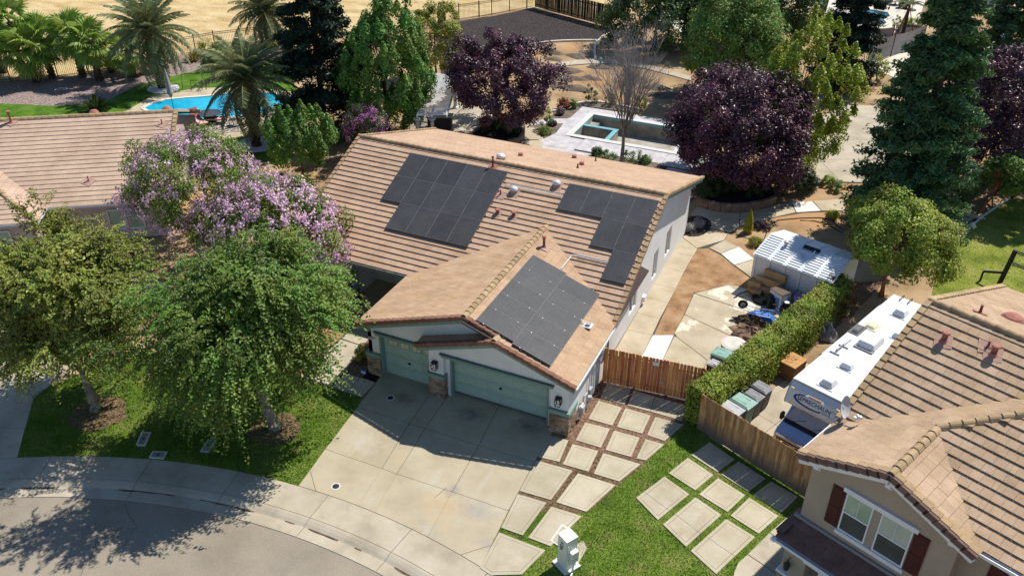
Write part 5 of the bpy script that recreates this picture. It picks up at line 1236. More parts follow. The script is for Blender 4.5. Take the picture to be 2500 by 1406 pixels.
MB().box((8.95, 3.93, 0.75), (0.16, 0.04, 0.05), 0.09).box((8.95, 3.91, 0.78), (0.04, 0.05, 0.14), 0.09).build('latch', metal_g, gf)
def splash(m, z0, z1, col):
    """Damp-weathered grey at the foot of the boards, with a ragged edge."""
    nt = m.node_tree; N, L = nt.nodes, nt.links; b = N['Principled BSDF']; src = b.inputs['Base Color'].links[0].from_socket
    geo = N.new('ShaderNodeNewGeometry'); sx = N.new('ShaderNodeSeparateXYZ'); L.new(geo.outputs['Position'], sx.inputs[0])
    no = N.new('ShaderNodeTexNoise'); no.inputs['Scale'].default_value = 1.6; L.new(geo.outputs['Position'], no.inputs['Vector'])
    ad = N.new('ShaderNodeMath'); ad.operation = 'MULTIPLY_ADD'; ad.inputs[1].default_value = -0.9; L.new(no.outputs['Fac'], ad.inputs[0]); L.new(sx.outputs['Z'], ad.inputs[2])
    mr = N.new('ShaderNodeMapRange'); mr.inputs['From Min'].default_value = z0 - 0.45; mr.inputs['From Max'].default_value = z1 - 0.45; mr.inputs['To Min'].default_value = 0.85; mr.inputs['To Max'].default_value = 0.0
    L.new(ad.outputs[0], mr.inputs['Value'])
    mx = N.new('ShaderNodeMix'); mx.data_type = 'RGBA'; L.new(mr.outputs[0], mx.inputs['Factor']); L.new(src, mx.inputs['A']); mx.inputs['B'].default_value = (*col, 1)
    L.new(mx.outputs['Result'], b.inputs['Base Color'])
splash(fence_old, 0.2, 0.95, (0.125, 0.11, 0.098))
fence('board_fence', 'weathered brown board fence in front of the motorhome', (11.09, 2.32, 0), (16.5, -0.15, 0), 1.95, 0.15, fence_old, gap=-0.006, posts=3, side=-1, curve=True)
df = fence('dark_fence', 'dark brown board fence behind the dark mulch field', (-25.22, 68.25, 0), (-14.05, 63.62, 0), 2.3, 0.17, fence_dk, gap=0.03, posts=6, lean=0.012, side=-1)
fence('dark_fence', 'short dark wooden screen panel at the iron fence', (-32.13, 57.05, 0), (-31.93, 58.1, 0), 2.2, 0.17, fence_dk, gap=0.03, posts=1)
fence('picket_fence', 'brown paling fence in the shade below the dark conifer', (11.75, 52.28, 0), (13.65, 55.15, 0), 1.6, 0.12, mat('paling', [(0.11, 0.055, 0.035), (0.17, 0.09, 0.06)], scale=2, rnd=0.3), gap=0.12, posts=2, lean=0.03)
def iron_fence(label, pts, h=1.75, step=0.16, post_every=2.6):
    t = thing('iron_fence', label, 'fence', pts[0]); pk = MB(); rl = MB(); acc = 0
    for p, q in zip(pts, pts[1:]):
        p, q = V(p), V(q); L = (q - p).length; d = (q - p).normalized()
        for z in (0.15, h - 0.25, h - 0.08): rl.bar(p + V((0, 0, z)), q + V((0, 0, z)), 0.035, 0.04)
        for i in range(int(L / step)): c = p + d * (i * step); pk.bar(c, c + V((0, 0, h)), 0.02, 0.02)
        for i in range(int(L / post_every) + 1): c = p + d * (i * post_every); MB().bar(c, c + V((0, 0, h + 0.12)), 0.075, 0.075).build('post', rustiron, t)
    pk.build('pickets', rustiron, t)['kind'] = 'stuff'; rl.build('rails', rustiron, t)
iron_fence('brown iron picket fence between the palms and the straw field', [(-64.0, 17.8, 0), (-54.93, 25.38, 0), (-53.35, 27.45, 0), (-47.9, 38.63, 0), (-43.27, 44.24, 0)])
iron_fence('brown iron picket fence between straw field and dark mulch', [(-36.27, 51.56, 0), (-32.18, 57.03, 0), (-28.25, 62.62, 0), (-25.3, 68.2, 0)])
# straw field beyond the fence
sheet('straw_field', [(-68, 14, 0), (-55.03, 25.46, 0), (-48, 38.74, 0), (-36.36, 51.7, 0), (-32.26, 57.18, 0), (-25.3, 68.2, 0), (-15.11, 64.99, 0), (-5, 90, 0), (20, 160, 0), (-160, 160, 0), (-160, -10, 0)], -0.02, straw)

# ------------------------------------------------------------------ motorhome
rv = thing('motorhome', 'white motorhome with silver-blue cab parked beside the tan house', 'motorhome', R3(13.3, 12, 0), rad(-23))
white_p = mat('white_gelcoat', [(0.62, 0.635, 0.65), (0.67, 0.68, 0.69)], scale=0.8, rough=0.35, spec=0.4)
roof_p = mat('rubber_roof', [(0.60, 0.615, 0.62), (0.65, 0.66, 0.66)], scale=0.7, rough=0.6)
silver = mat('silver_paint', [(0.36, 0.36, 0.37), (0.42, 0.42, 0.43)], scale=1, rough=0.3, metal=0.4)
blue_p = mat('pale_blue_paint', [(0.25, 0.31, 0.43), (0.31, 0.37, 0.49)], scale=1, rough=0.22, metal=0.55, coat=0.4)
chrome = mat('chrome', [(0.55, 0.55, 0.56)], rough=0.2, metal=0.9)
U0, U1, V0, V1, ZR = 12.05, 14.52, 8.75, 18.45, 3.2
def rb3(a, b_): return R3(*a), R3(*b_)
def rvbox(u0, u1, v0, v1, z0, z1, m, name, par=None, bevel=0.0, rzp=None):
    return MB().box(R3((u0 + u1) / 2, (v0 + v1) / 2, (z0 + z1) / 2), (abs(u1 - u0), abs(v1 - v0), abs(z1 - z0)), rad(-23)).build(name, m, par or rv, bevel=bevel)
rvbox(U0, U1, V0 + 0.9, V1, 0.55, ZR - 0.03, white_p, 'body', bevel=0.05)
rvbox(U0 + 0.02, U1 - 0.02, V0 + 0.12, V1 - 0.02, ZR - 0.028, ZR + 0.012, roof_p, 'roof')
# over-cab bunk: sloped nose
def prof_u(pts, u0, u1, m, name, bevel=0.03): return MB().prism([R3(u0, v, z) for v, z in pts], RU * (u1 - u0)).build(name, m, rv, bevel=bevel)
prof_u([(V0 + 1.2, 2.05), (V0 + 0.25, 2.0), (V0 - 0.28, 2.18), (V0 - 0.34, 2.38), (V0 - 0.12, 2.9), (V0 + 0.12, 3.12), (V0 + 0.35, ZR - 0.02), (V0 + 1.2, ZR - 0.02)], U0 + 0.02, U1 - 0.02, white_p, 'cab_over', 0.06)
prof_u([(V0 + 1.15, 2.0), (V0 + 0.2, 1.96), (V0 - 0.2, 2.1), (V0 - 0.3, 2.3), (V0 - 0.05, 3.0), (V0 + 0.3, 3.15), (V0 + 1.15, 3.15)], U0 - 0.006, U0 + 0.015, silver, 'side_band', 0)
# cab: hood, windscreen, grille
prof_u([(V0 + 1.0, 0.55), (V0 - 1.22, 0.5), (V0 - 1.28, 1.2), (V0 - 1.1, 1.4), (V0 - 0.52, 1.62), (V0 - 0.02, 2.04), (V0 + 1.0, 2.1)], U0 + 0.28, U1 - 0.28, blue_p, 'cab', 0.06)
dw = MB().prism([R3(U0 + 0.36, V0 - 0.53, 1.63), R3(U1 - 0.36, V0 - 0.53, 1.63), R3(U1 - 0.46, V0 - 0.05, 2.03), R3(U0 + 0.46, V0 - 0.05, 2.03)], (RV_ * -0.6 + V((0, 0, 0.6))) * 0.02).build('windscreen', mat('windscreen_cover', [(0.33, 0.33, 0.35), (0.42, 0.42, 0.43)], scale=2, rough=0.35), rv)
MB().prism([R3(U0 + 0.34, V0 - 0.74, 1.575), R3(U1 - 0.34, V0 - 0.74, 1.575), R3(U1 - 0.34, V0 - 0.54, 1.625), R3(U0 + 0.34, V0 - 0.54, 1.625)], V((0, 0, 0.012))).build('cowl', black, rv)
for a, b_ in ((0.7, 0.2), (1.5, 1.0)): MB().tube([R3(U0 + a, V0 - 0.6, 1.65), R3(U0 + a + 0.45, V0 - 0.36, 1.82)], 0.012, 5).build('wiper', black, rv)
rvbox(U0 + 0.45, U1 - 0.45, V0 - 1.33, V0 - 1.26, 0.78, 1.26, mat('grille_dark', [(0.03, 0.03, 0.032)]), 'grille_back')
gr = rvbox(U0 + 0.42, U1 - 0.42, V0 - 1.37, V0 - 1.31, 1.2, 1.3, chrome, 'grille')
for z in (0.84, 0.97, 1.1): rvbox(U0 + 0.47, U1 - 0.47, V0 - 1.37, V0 - 1.325, z - 0.022, z + 0.022, chrome, 'grille_bar', gr)
MB().lathe(R3(13.28, V0 - 1.37, 1.04), [(0.13, -0.06), (0.14, 0.0), (0.13, 0.06)], 14, 1.0, 0.25).build('badge', chrome, gr)
for u in (U0 + 0.33, U1 - 0.53): rvbox(u, u + 0.2, V0 - 1.32, V0 - 1.14, 0.85, 1.27, mat('headlight', [(0.62, 0.62, 0.60)], rough=0.15) if 'headlight' not in MATS else MATS['headlight'], 'headlight', bevel=0.02)
rvbox(U0 + 0.2, U1 - 0.2, V0 - 1.5, V0 - 1.29, 0.42, 0.66, chrome, 'bumper', bevel=0.05)
for u in (U0 + 0.1, U1 - 0.1):
    q = R3(u, V0 - 0.35, 1.5); MB().box(q, (0.12, 0.22, 0.3), rad(-23)).tube([q, R3(u + (0.25 if u < 13 else -0.25), V0 - 0.3, 1.45)], 0.02, 6).build('mirror', black, rv)
for u in (U0 + 0.3, U1 - 0.55):
    for v in (V0 - 0.55, V1 - 3.0):
        q = R3(u, v, 0.38); w = MB().tube([q, q + RU * 0.25], 0.38, 18).build('wheel', black, rv); MB().tube([q - RU * 0.006, q + RU * 0.256], 0.22, 14).build('rim', chrome, w)
# nose window recess, lettering and swoosh
nv = (RV_ * -0.5 + V((0, 0, 0.23))).normalized()   # outward normal of the nose face
P0 = R3(13.28, V0 - 0.25, 2.62)
facev = (R3(0, V0 - 0.12, 2.9) - R3(0, V0 - 0.34, 2.38)).normalized()
fn = RU.cross(facev); fn = fn if fn.dot(RV_) < 0 else -fn
Mn = Matrix(((RU.x, facev.x, fn.x, 0), (RU.y, facev.y, fn.y, 0), (RU.z, facev.z, fn.z, 0), (0, 0, 0, 1)))
navy = mat('navy_print', [(0.012, 0.022, 0.06)], rough=0.4)
def nose(u, k): return R3(u, V0 - 0.34, 2.38) + facev * k + fn * 0.012
text(rv, 'L', nose(12.66, 0.34), Mn, 0.34, navy, 'lettering', 0.002)
text(rv, 'EPRECHAUN', nose(13.38, 0.32), Mn, 0.245, navy, 'lettering', 0.002)
text(rv, 'by Coachmen', nose(13.85, 0.17), Mn, 0.085, navy, 'lettering', 0.002)
def arc_pts(cu, ck, ru, rk, a0, a1, n=26): return [nose(cu + ru * math.cos(a0 + (a1 - a0) * i / n), ck + rk * math.sin(a0 + (a1 - a0) * i / n)) for i in range(n + 1)]
A1 = arc_pts(13.2, 0.30, 0.80, 0.25, rad(75), rad(305)); A2 = arc_pts(13.24, 0.31, 0.74, 0.20, rad(75), rad(305))
b = MB(); n = len(A1); b.add(A1 + A2, [(i, i + 1, n + i + 1, n + i) for i in range(n - 1)]); b.build('swoosh', navy, rv)
b = MB(); A1 = arc_pts(14.17, 0.26, 0.13, 0.16, 0, 2 * math.pi); A2 = arc_pts(14.17, 0.26, 0.12, 0.15, 0, 2 * math.pi); n = len(A1)
b.add(A1 + A2, [(i, i + 1, n + i + 1, n + i) for i in range(n - 1)]); b.build('emblem', navy, rv)
def upper(u, k): return R3(u, V0 - 0.12, 2.9) + (R3(0, V0 + 0.12, 3.12) - R3(0, V0 - 0.12, 2.9)).normalized() * k + fn * 0.02
MB().add([upper(12.85, -0.06), upper(13.75, -0.06), upper(13.65, 0.06), upper(12.95, 0.06)], [(0, 1, 2, 3)]).build('marker_recess', mat('pale_recess', [(0.62, 0.65, 0.70)]), rv)
MB().bar(upper(13.02, 0.0) + fn * .01, upper(13.58, 0.0) + fn * .01, 0.05, 0.05).build('marker_light', mat('amber_marker', [(0.40, 0.17, 0.08)]), rv)
for u in (12.25, 14.3): MB().box(upper(u, 0.02), (0.14, 0.06, 0.05), rad(-23)).build('clearance_light', mat('amber_lens', [(0.55, 0.45, 0.2)]) if 'amber_lens' not in MATS else MATS['amber_lens'], rv)
# awning roll, seam and roof fittings
MB().tube([R3(U0 - 0.06, V0 + 2.7, ZR - 0.18), R3(U0 - 0.06, V1 - 1.2, ZR - 0.18)], 0.06, 10).build('awning', white_p, rv)
for v in (V0 + 2.7, V1 - 1.2): MB().box(R3(U0 - 0.06, v, ZR - 0.3), (0.08, 0.12, 0.4), rad(-23)).build('awning_arm', black, rv)
MB().bar(R3(U0 + 0.1, V0 + 0.14, ZR + 0.016), R3(U1 - 0.1, V0 + 0.14, ZR + 0.016), 0.05, 0.012).build('roof_seam', mat('sealant', [(0.5, 0.5, 0.48)]), rv)
for u, v, w, l, h, m, nm in ((13.32, 9.55, 0.62, 0.66, 0.26, white_p, 'vent_cover'), (13.1, 16.9, 0.62, 0.66, 0.28, white_p, 'vent_cover'), (13.3, 11.2, 0.56, 0.46, 0.22, white_p, 'vent_cover'), (13.85, 15.0, 0.5, 0.5, 0.22, white_p, 'vent_cover'), (12.3, 14.2, 0.36, 0.8, 0.14, mat('grey_cover', [(0.14, 0.145, 0.15)]), 'plumbing_cover'), (12.62, 14.95, 0.5, 0.55, 0.10, mat('yellowed_dome', [(0.62, 0.58, 0.40)]), 'skylight_dome')):
    q = R3(u, v, ZR + 0.012)
    o = MB().box(q + V((0, 0, 0.02)), (w + 0.12, l + 0.12, 0.03), rad(-23)).build(nm, m, rv)
    MB().box(q + V((0, 0, 0.035 + h / 2)), (w, l, h), rad(-23), 0.62).build('lid', m, o, bevel=0.05)
ac = MB().box(R3(13.2, 13.6, ZR + 0.18), (0.85, 1.3, 0.34), rad(-23), 0.8).build('air_conditioner', white_p, rv, bevel=0.09)
MB().box(R3(13.2, 13.0, ZR + 0.045), (0.88, 0.3, 0.06), rad(-23)).build('air_intake', mat('ac_grey', [(0.25, 0.26, 0.28)]), ac)
b = MB(); a0 = R3(12.45, 11.75, ZR + 0.05)
b.bar(a0, a0 + RV_ * 1.5, 0.06, 0.05).bar(a0 - RU * 0.22, a0 + RU * 0.22, 0.05, 0.06).bar(a0 + RV_ * 0.75 - RU * 0.2, a0 + RV_ * 0.75 + RU * 0.25, 0.05, 0.05).tube([a0, a0 + RV_ * 0.1 + V((0, 0, .16)), a0 + RV_ * 0.9 + V((0, 0, .12))], 0.025, 6)
b.tube([a0 - RU * 0.1, a0 - RU * 0.4 - RV_ * 0.15, a0 - RU * 0.55 + RV_ * 0.05, a0 - RU * 0.4 + RV_ * 0.2], 0.01, 5)
b.build('antenna', mat('antenna_grey', [(0.40, 0.40, 0.41)]), rv)
for u in (12.55, 12.95): MB().tube([R3(u, V1 - 0.5, ZR + 0.02), R3(u, V1 - 0.45, ZR + 0.14), R3(u, V1 + 0.02, ZR + 0.14), R3(u, V1 + 0.06, ZR - 0.5)], 0.02, 6).build('ladder_rail', iron, rv)

pv = R3(U0, V0, 0); rv.matrix_basis = Matrix.Translation(pv) @ Matrix.Rotation(rad(2.1), 4, 'Z') @ Matrix.Translation(-pv) @ rv.matrix_basis

# ------------------------------------------------------------------ wheelie bins
bin_green = mat('green_bin', [(0.10, 0.20, 0.165), (0.13, 0.25, 0.205)], scale=3, rough=0.55); lid_green = mat('green_lid', [(0.20, 0.34, 0.29), (0.25, 0.40, 0.34)], scale=3, rough=0.5)
bin_grey = mat('grey_bin', [(0.09, 0.09, 0.092), (0.12, 0.12, 0.12)], scale=3, rough=0.6); lid_grey = mat('grey_lid', [(0.17, 0.17, 0.175), (0.21, 0.21, 0.215)], scale=3, rough=0.5); lid_pale = mat('pale_lid', [(0.34, 0.345, 0.35), (0.42, 0.42, 0.42)], scale=3, rough=0.5)
bin_dkg = mat('dark_green_bin', [(0.045, 0.06, 0.05), (0.065, 0.085, 0.07)], scale=3, rough=0.6); bin_olive = mat('olive_bin', [(0.16, 0.19, 0.16), (0.19, 0.22, 0.185)], scale=3, rough=0.6)
def wheelie(p, rz, label, bm, lm, w=0.62, d=0.72, h=1.05):
    t = thing('wheelie_bin', label, 'bin', (0, 0, 0), 0, 'wheelie bins beside the hedge')
    MB().box((0, 0, h / 2 + 0.04), (w * 0.8, d * 0.8, h - 0.04), 0, 1.22).build('body', bm, t, bevel=0.03)
    l = MB().add([(-w / 2 - .02, -d / 2 - .03, h), (w / 2 + .02, -d / 2 - .03, h), (w / 2 + .02, d / 2, h + .02), (-w / 2 - .02, d / 2, h + .02), (-w / 2 + .07, -d / 2 + .12, h + .075), (w / 2 - .07, -d / 2 + .12, h + .075), (w / 2 - .07, d / 2 - .08, h + .1), (-w / 2 + .07, d / 2 - .08, h + .1)], BOXF).build('lid', lm, t, bevel=0.012)
    for x in (-0.14, 0.14): MB().box((x * w / .62, 0.03, h + .092), (0.018, d * .6, 0.012)).build('lid_rib', lm, l)
    MB().bar((-w / 2 + .05, d / 2 + .1, h + .03), (w / 2 - .05, d / 2 + .1, h + .03), 0.035, 0.035).bar((-w / 2 + .1, d / 2 - .02, h + .02), (-w / 2 + .1, d / 2 + .1, h + .03), 0.03, 0.03).bar((w / 2 - .1, d / 2 - .02, h + .02), (w / 2 - .1, d / 2 + .1, h + .03), 0.03, 0.03).build('handle', bm, t)
    for x in (-w / 2 + .06, w / 2 - .1): MB().tube([(x, d / 2 - .08, 0.13), (x + .05, d / 2 - .08, 0.13)], 0.13, 12).build('wheel', black, t)
    t.matrix_basis = Matrix.Translation(V(p)) @ Matrix.Rotation(rz, 4, 'Z')
    return t
rz = rad(-23 + 90)
wheelie((12.34, 2.9, 0), rz, 'bin with pale grey lid nearest the weathered fence', bin_dkg, lid_pale, 0.76, 0.98, 1.16)
wheelie((12.72, 3.62, 0), rz, 'wide bin with sage green lid between the grey-lidded bins', bin_green, lid_green, 0.76, 1.0, 1.18)
wheelie((13.05, 4.36, 0), rz, 'narrow dark grey bin next to the sage green bin', bin_grey, lid_grey, 0.62, 0.8, 1.08)
wheelie((13.27, 5.08, 0), rz, 'dark grey bin closest to the wooden crate', bin_grey, lid_grey, 0.66, 0.84, 1.1)
wheelie((11.05, 6.87, 0), rz + 3.3, 'olive bin with green lid inside the side yard', bin_olive, lid_green, 0.82, 0.9, 1.12)
wheelie((10.94, 6.04, 0), rz + 3.2, 'grey-lidded bin half hidden behind the hedge corner', bin_dkg, lid_pale, 0.6, 0.7, 1.0)
wheelie((11.75, 2.75, 0), rz, 'small grey bin tucked between hedge end and weathered fence', bin_grey, lid_pale, 0.5, 0.6, 0.95)
p = V((11.33, 8.33, 0)); t = thing('round_tank', 'round dark tank with pale flat lid beside the hedge', 'tank', p)
MB().lathe(p, [(0.58, 0), (0.62, 0.1), (0.6, 0.8)], 28).build('body', bin_dkg, t, smooth=False)
MB().lathe(p + V((0, 0, 0.8)), [(0.64, 0), (0.64, 0.05), (0.5, 0.09), (0.1, 0.1)], 28).build('lid', mat('tank_lid', [(0.50, 0.47, 0.42), (0.60, 0.56, 0.50)], scale=3), t)
# wooden crate
p = V((14.17, 8.18, 0)); cr = thing('wooden_crate', 'square wooden crate with stamped lid beside the motorhome', 'crate', p, rad(-23))
MB().box(p + V((0, 0, 0.42)), (1.0, 1.05, 0.80), rad(-23)).build('body', mat('crate_side', [(0.16, 0.075, 0.035), (0.24, 0.12, 0.055)], scale=2, stretch=(1, 1, 5)), cr)
for i in range(5): MB().box(p + RU * (-0.42 + i * 0.21) + V((0, 0, 0.85)), (0.205, 1.1, 0.045), rad(-23)).build('lid_plank', wood_crate, cr)
for du in (-0.505, 0.505):
    for k in range(4): MB().box(p + RU * du + V((0, 0, 0.12 + k * 0.2)), (0.012, 1.0, 0.19), rad(-23)).build('plank', MATS['crate_side'], cr)
for k in range(4): MB().box(p - RV_ * 0.53 + V((0, 0, 0.12 + k * 0.2)), (0.98, 0.012, 0.19), rad(-23)).build('plank', MATS['crate_side'], cr)
text(cr, 'CCF', p + V((0, 0, 0.876)), Matrix.Rotation(rad(-23 + 25), 4, 'Z'), 0.26, ink)
text(cr, 'FRAGILE', p + RV_ * -0.3 + V((0, 0, 0.876)), Matrix.Rotation(rad(-23 + 25), 4, 'Z'), 0.1, ink)
# utility pedestal by the street
p = V((8.54, -7.2, 0)); ut = thing('utility_cabinet', 'pale green utility pedestal cabinet standing in the lawn', 'utility cabinet', p, rad(-30))
cab = mat('pale_green_steel', [(0.60, 0.64, 0.55), (0.66, 0.69, 0.61)], scale=2, rough=0.5)
MB().box(p + V((0, 0, 0.78)), (0.52, 0.50, 1.5), rad(-30)).build('body', cab, ut, bevel=0.015)
MB().box(p + V((0, 0, 1.555)), (0.56, 0.54, 0.05), rad(-30)).build('top', cab, ut, bevel=0.01)
MB().box(p + V((0, 0, 0.03)), (0.8, 0.75, 0.06), rad(-30)).build('base', conc_white, ut)
fd = V((math.cos(rad(-30)), math.sin(rad(-30)), 0)); fe = V((-fd.y, fd.x, 0))
MB().box(p + fd * 0.36 + fe * 0.02 + V((0, 0, 0.78)), (0.2, 0.32, 0.5), rad(-30)).build('meter_box', cab, ut, bevel=0.01)
for k, (w, z) in enumerate(((0.14, 1.32), (0.2, 1.16), (0.16, 1.04), (0.08, 0.95))): MB().box(p - fe * 0.255 + fd * (-.02 * k) + V((0, 0, z)), (w, 0.012, 0.05), rad(-30)).build('label_plate', mat('dark_label', [(0.05, 0.05, 0.05)]) if 'dark_label' not in MATS else MATS['dark_label'], ut)
MB().tube([p + fd * 0.3 - fe * 0.2 + V((0, 0, 1.35)), p + fd * 0.3 - fe * 0.2 + V((0, 0, 0.5))], 0.02, 6).tube([p + fd * 0.42 + V((0, 0, 0.55)), p + fd * 0.45 - fe * 0.1 + V((0, 0, 0.05)), p + fd * 0.7 - fe * 0.4 + V((0, 0, 0.05))], 0.035, 8).build('conduit', trim_w, ut)
tag(MB().slab([(8.72, -5.89, 0), (8.98, -6.17, 0), (8.91, -7.1, 0), (8.73, -7.3, 0), (8.52, -6.2, 0)], -0.06, 0.015).build('concrete_base', conc), 'small concrete base slab behind the utility pedestal', 'slab')
def cover(poly, label, m=None, rim=None):
    t = thing('utility_cover', label, 'utility cover', (poly[0][0], poly[0][1], 0))
    MB().slab(poly, -0.05, 0.03).build('frame', rim or conc_white, t); MB().slab(inset(poly, 0.07), 0.0, 0.037).build('lid', m or mat('cover_lid', [(0.20, 0.185, 0.165), (0.30, 0.28, 0.25)], scale=4, rough=0.9), t)
    c = V((sum(q[0] for q in poly) / 4, sum(q[1] for q in poly) / 4, 0.036)); MB().lathe(c, [(0.06, 0), (0.06, 0.006)], 10).build('eyelet', iron, t)
cover([(-11.3, -8.34, 0), (-10.9, -8.16, 0), (-10.48, -8.95, 0), (-10.89, -9.08, 0)], 'rectangular utility cover in the shaded lawn below the left tree')
cover([(-8.3, -7.47, 0), (-7.91, -7.35, 0), (-7.69, -8.11, 0), (-8.08, -8.21, 0)], 'rectangular utility cover in lawn under the drooping tree', MATS.get('cover_lid'))
cover([(-9.95, -9.06, 0), (-9.34, -8.81, 0), (-9.17, -9.22, 0), (-9.79, -9.44, 0)], 'flat utility cover touching the sidewalk edge', MATS.get('cover_lid'))
cover([(7.66, -5.45, 0), (8.2, -5.59, 0), (8.04, -6.56, 0), (7.56, -6.43, 0)], 'pale utility cover beside the utility pedestal', conc)
# lawn sign
p = V((-4.25, -1.15, 0)); t = thing('yard_sign', 'small blue and white security sign by the left garage pier', 'sign', p)
MB().tube([p, p + V((0, 0, 0.55))], 0.012, 6).build('stake', iron, t); MB().lathe(p + V((0, -0.01, 0.62)), [(0.02, -0.14), (0.14, -0.05), (0.15, 0.1), (0.14, 0.14)], 8, 1, 0.12).build('shield', mat('blue_sign', [(0.06, 0.16, 0.45)]), t)
MB().box(p + V((0, -0.035, 0.64)), (0.24, 0.008, 0.07)).build('white_band', trim_w, t)
# ------------------------------------------------------------------ back yard of the white house
dk_in = [(-6.72, 37.44, 0), (0.44, 37.54, 0), (0.47, 32.95, 0), (-6.51, 32.33, 0)]
PX0, PX1, PY0, PY1 = -6.6, 1.6, 32.6, 37.45            # the unfinished pool
deck = structure('pool_deck', MB().sheet([(-8.6, 32.4), (5.0, 32.4), (5.0, 22.5), (-7.6, 22.5)], -0.045).sheet([(-8.2, 37.7), (3.0, 37.7), (3.0, 38.9), (-8.2, 38.9)], -0.045).sheet([(-8.3, 32.4), (-6.8, 32.4), (-6.8, 37.7), (-8.2, 37.7)], -0.045).sheet([(1.8, 32.4), (3.0, 32.4), (3.0, 37.7), (1.8, 37.7)], -0.045), joint)
def dslab(poly): MB().slab(poly, -0.12, 0.0).build('slab', conc_stamp, deck)
for x0, x1 in ((-8.2, -4.4), (-4.38, -0.6), (-0.58, 3.0)): dslab([(x0, PY1 + 0.02), (x1, PY1 + 0.02), (x1, 38.9), (x0, 38.9)])
dslab([(-8.2, 35.0), (PX0 - .02, 35.0), (PX0 - .02, PY1), (-8.2, PY1)]); dslab([(-8.3, 32.0), (PX0 - .02, 32.0), (PX0 - .02, 34.98), (-8.2, 34.98)])
dslab([(PX1 + .02, PY0), (3.0, PY0), (3.0, PY1), (PX1 + .02, PY1)])
for x0, x1, y0, y1 in ((-8.6, -5.4, 29.6, 31.98), (-5.38, -2.2, 29.9, PY0 - .02), (-2.18, 1.4, 29.9, PY0 - .02), (1.42, 4.6, 29.9, PY0 - .02), (-8.4, -5.4, 26.6, 29.58), (-5.38, -3.4, 26.6, 29.58), (2.0, 4.6, 27.2, 29.6), (2.0, 4.2, 24.4, 27.18), (-7.6, -3.4, 23.2, 26.58), (2.0, 5.0, 22.6, 24.38)):
    dslab([(x0, y0), (x1, y0), (x1, y1), (x0, y1)])
pool_g = mat('bare_plaster', [(0.22, 0.20, 0.165), (0.33, 0.30, 0.25), (0.42, 0.39, 0.33)], scale=0.9, rough=0.95, bump=0.02, bscale=6, grain=0.1)
pool_t = mat('blue_waterline_tile', [(0.14, 0.36, 0.40), (0.20, 0.44, 0.48)], scale=6, rough=0.4)
pl_ = thing('empty_pool', 'unfinished empty swimming pool with pale blue tile band', 'swimming pool', ((PX0 + PX1) / 2, (PY0 + PY1) / 2, -1.2))
MB().ext((PX0, PY0, -1.35), (PX1, PY1, -1.2)).build('floor', pool_g, pl_)
for a, b_ in (((PX0 - .2, PY0, -1.3), (PX0, PY1, -0.22)), ((PX1, PY0, -1.3), (PX1 + .2, PY1, -0.22)), ((PX0 - .2, PY0 - .2, -1.3), (PX1 + .2, PY0, -0.22)), ((PX0 - .2, PY1, -1.3), (PX1 + .2, PY1 + .2, -0.22))): MB().ext(a, b_).build('wall', pool_g, pl_)
for a, b_ in (((PX0 - .2, PY0, -0.218), (PX0 + .012, PY1, -0.02)), ((PX1 - .012, PY0, -0.218), (PX1 + .2, PY1, -0.02)), ((PX0 - .2, PY0 - .2, -0.218), (PX1 + .2, PY0 + .012, -0.021)), ((PX0 - .2, PY1 - .012, -0.218), (PX1 + .2, PY1 + .2, -0.021))): MB().ext(a, b_).build('tile_band', pool_t, pl_)
cop = mat('pool_coping', [(0.52, 0.51, 0.49), (0.60, 0.59, 0.57)], scale=2, rough=0.8)
for a, b_ in (((PX0 - .45, PY0 - .45, 0.0), (PX0 + .03, PY1 + .45, 0.05)), ((PX1 - .03, PY0 - .45, 0.0), (PX1 + .45, PY1 + .45, 0.05)), ((PX0 + .032, PY0 - .45, 0.0), (PX1 - .032, PY0 + .03, 0.05)), ((PX0 + .032, PY1 - .03, 0.0), (PX1 - .032, PY1 + .45, 0.05))): MB().ext(a, b_).build('coping', cop, pl_)
# spa corner with blue tiled rim, steps
sx, sy = -4.0, 35.0
MB().ext((sx, PY0 + .02, -1.2), (sx + .3, sy, -0.12)).ext((PX0 + .02, sy, -1.2), (sx + .3, sy + .3, -0.12)).build('spa_wall', pool_g, pl_)
MB().ext((sx - .03, PY0 + .02, -0.118), (sx + .34, sy - .02, -0.06)).ext((PX0 + .02, sy - .02, -0.118), (sx + .34, sy + .34, -0.06)).build('spa_rim', pool_t, pl_)
MB().ext((PX0 + .6, PY0 + .3, -1.2), (sx - .5, PY0 + .9, -0.8)).build('spa_bench', pool_g, pl_)
MB().ext((PX0, sy + .3, -1.2), (PX0 + .7, PY1, -0.5)).ext((PX0 + .7, sy + .3, -1.2), (PX0 + 1.3, PY1, -0.85)).build('steps', pool_g, pl_)
# planted beds and tan walk near the first planter
sheet('bed_soil', [(-10.34, 32.92, 0), (-9.7, 33.73, 0), (-8.15, 34.46, 0), (-7.92, 32.39, 0), (-8.33, 30.71, 0), (-9.14, 31.81, 0)], 0.006, mound_m)
sheet('rear_bed_soil', [(-9.86, 36.6, 0), (-9.04, 37.63, 0), (-8.87, 38.93, 0), (-8.02, 39.89, 0), (-6.9, 40.42, 0), (-4.97, 40.21, 0), (-3.4, 39.86, 0), (-3.22, 39.3, 0), (-8.13, 39.06, 0), (-8.12, 35.94, 0), (-9.5, 35.08, 0)], 0.004, mound_m)
sheet('roof_bed_soil', [(-3.91, 30.01, 0), (1.12, 30.08, 0), (2.05, 28.35, 0), (-3.79, 28.61, 0)], 0.006, mound_m)
MB_poly = [(-11.82, 33.37, 0), (-10.74, 33.27, 0), (-9.57, 32.23, 0), (-8.6, 30.96, 0), (-8, 29.78, 0), (-7.52, 28.23, 0), (-9.12, 28, 0), (-10.1, 30.83, 0)]
tw = structure('tan_walk', MB().sheet(sub(MB_poly, 0.98), -0.04), joint)
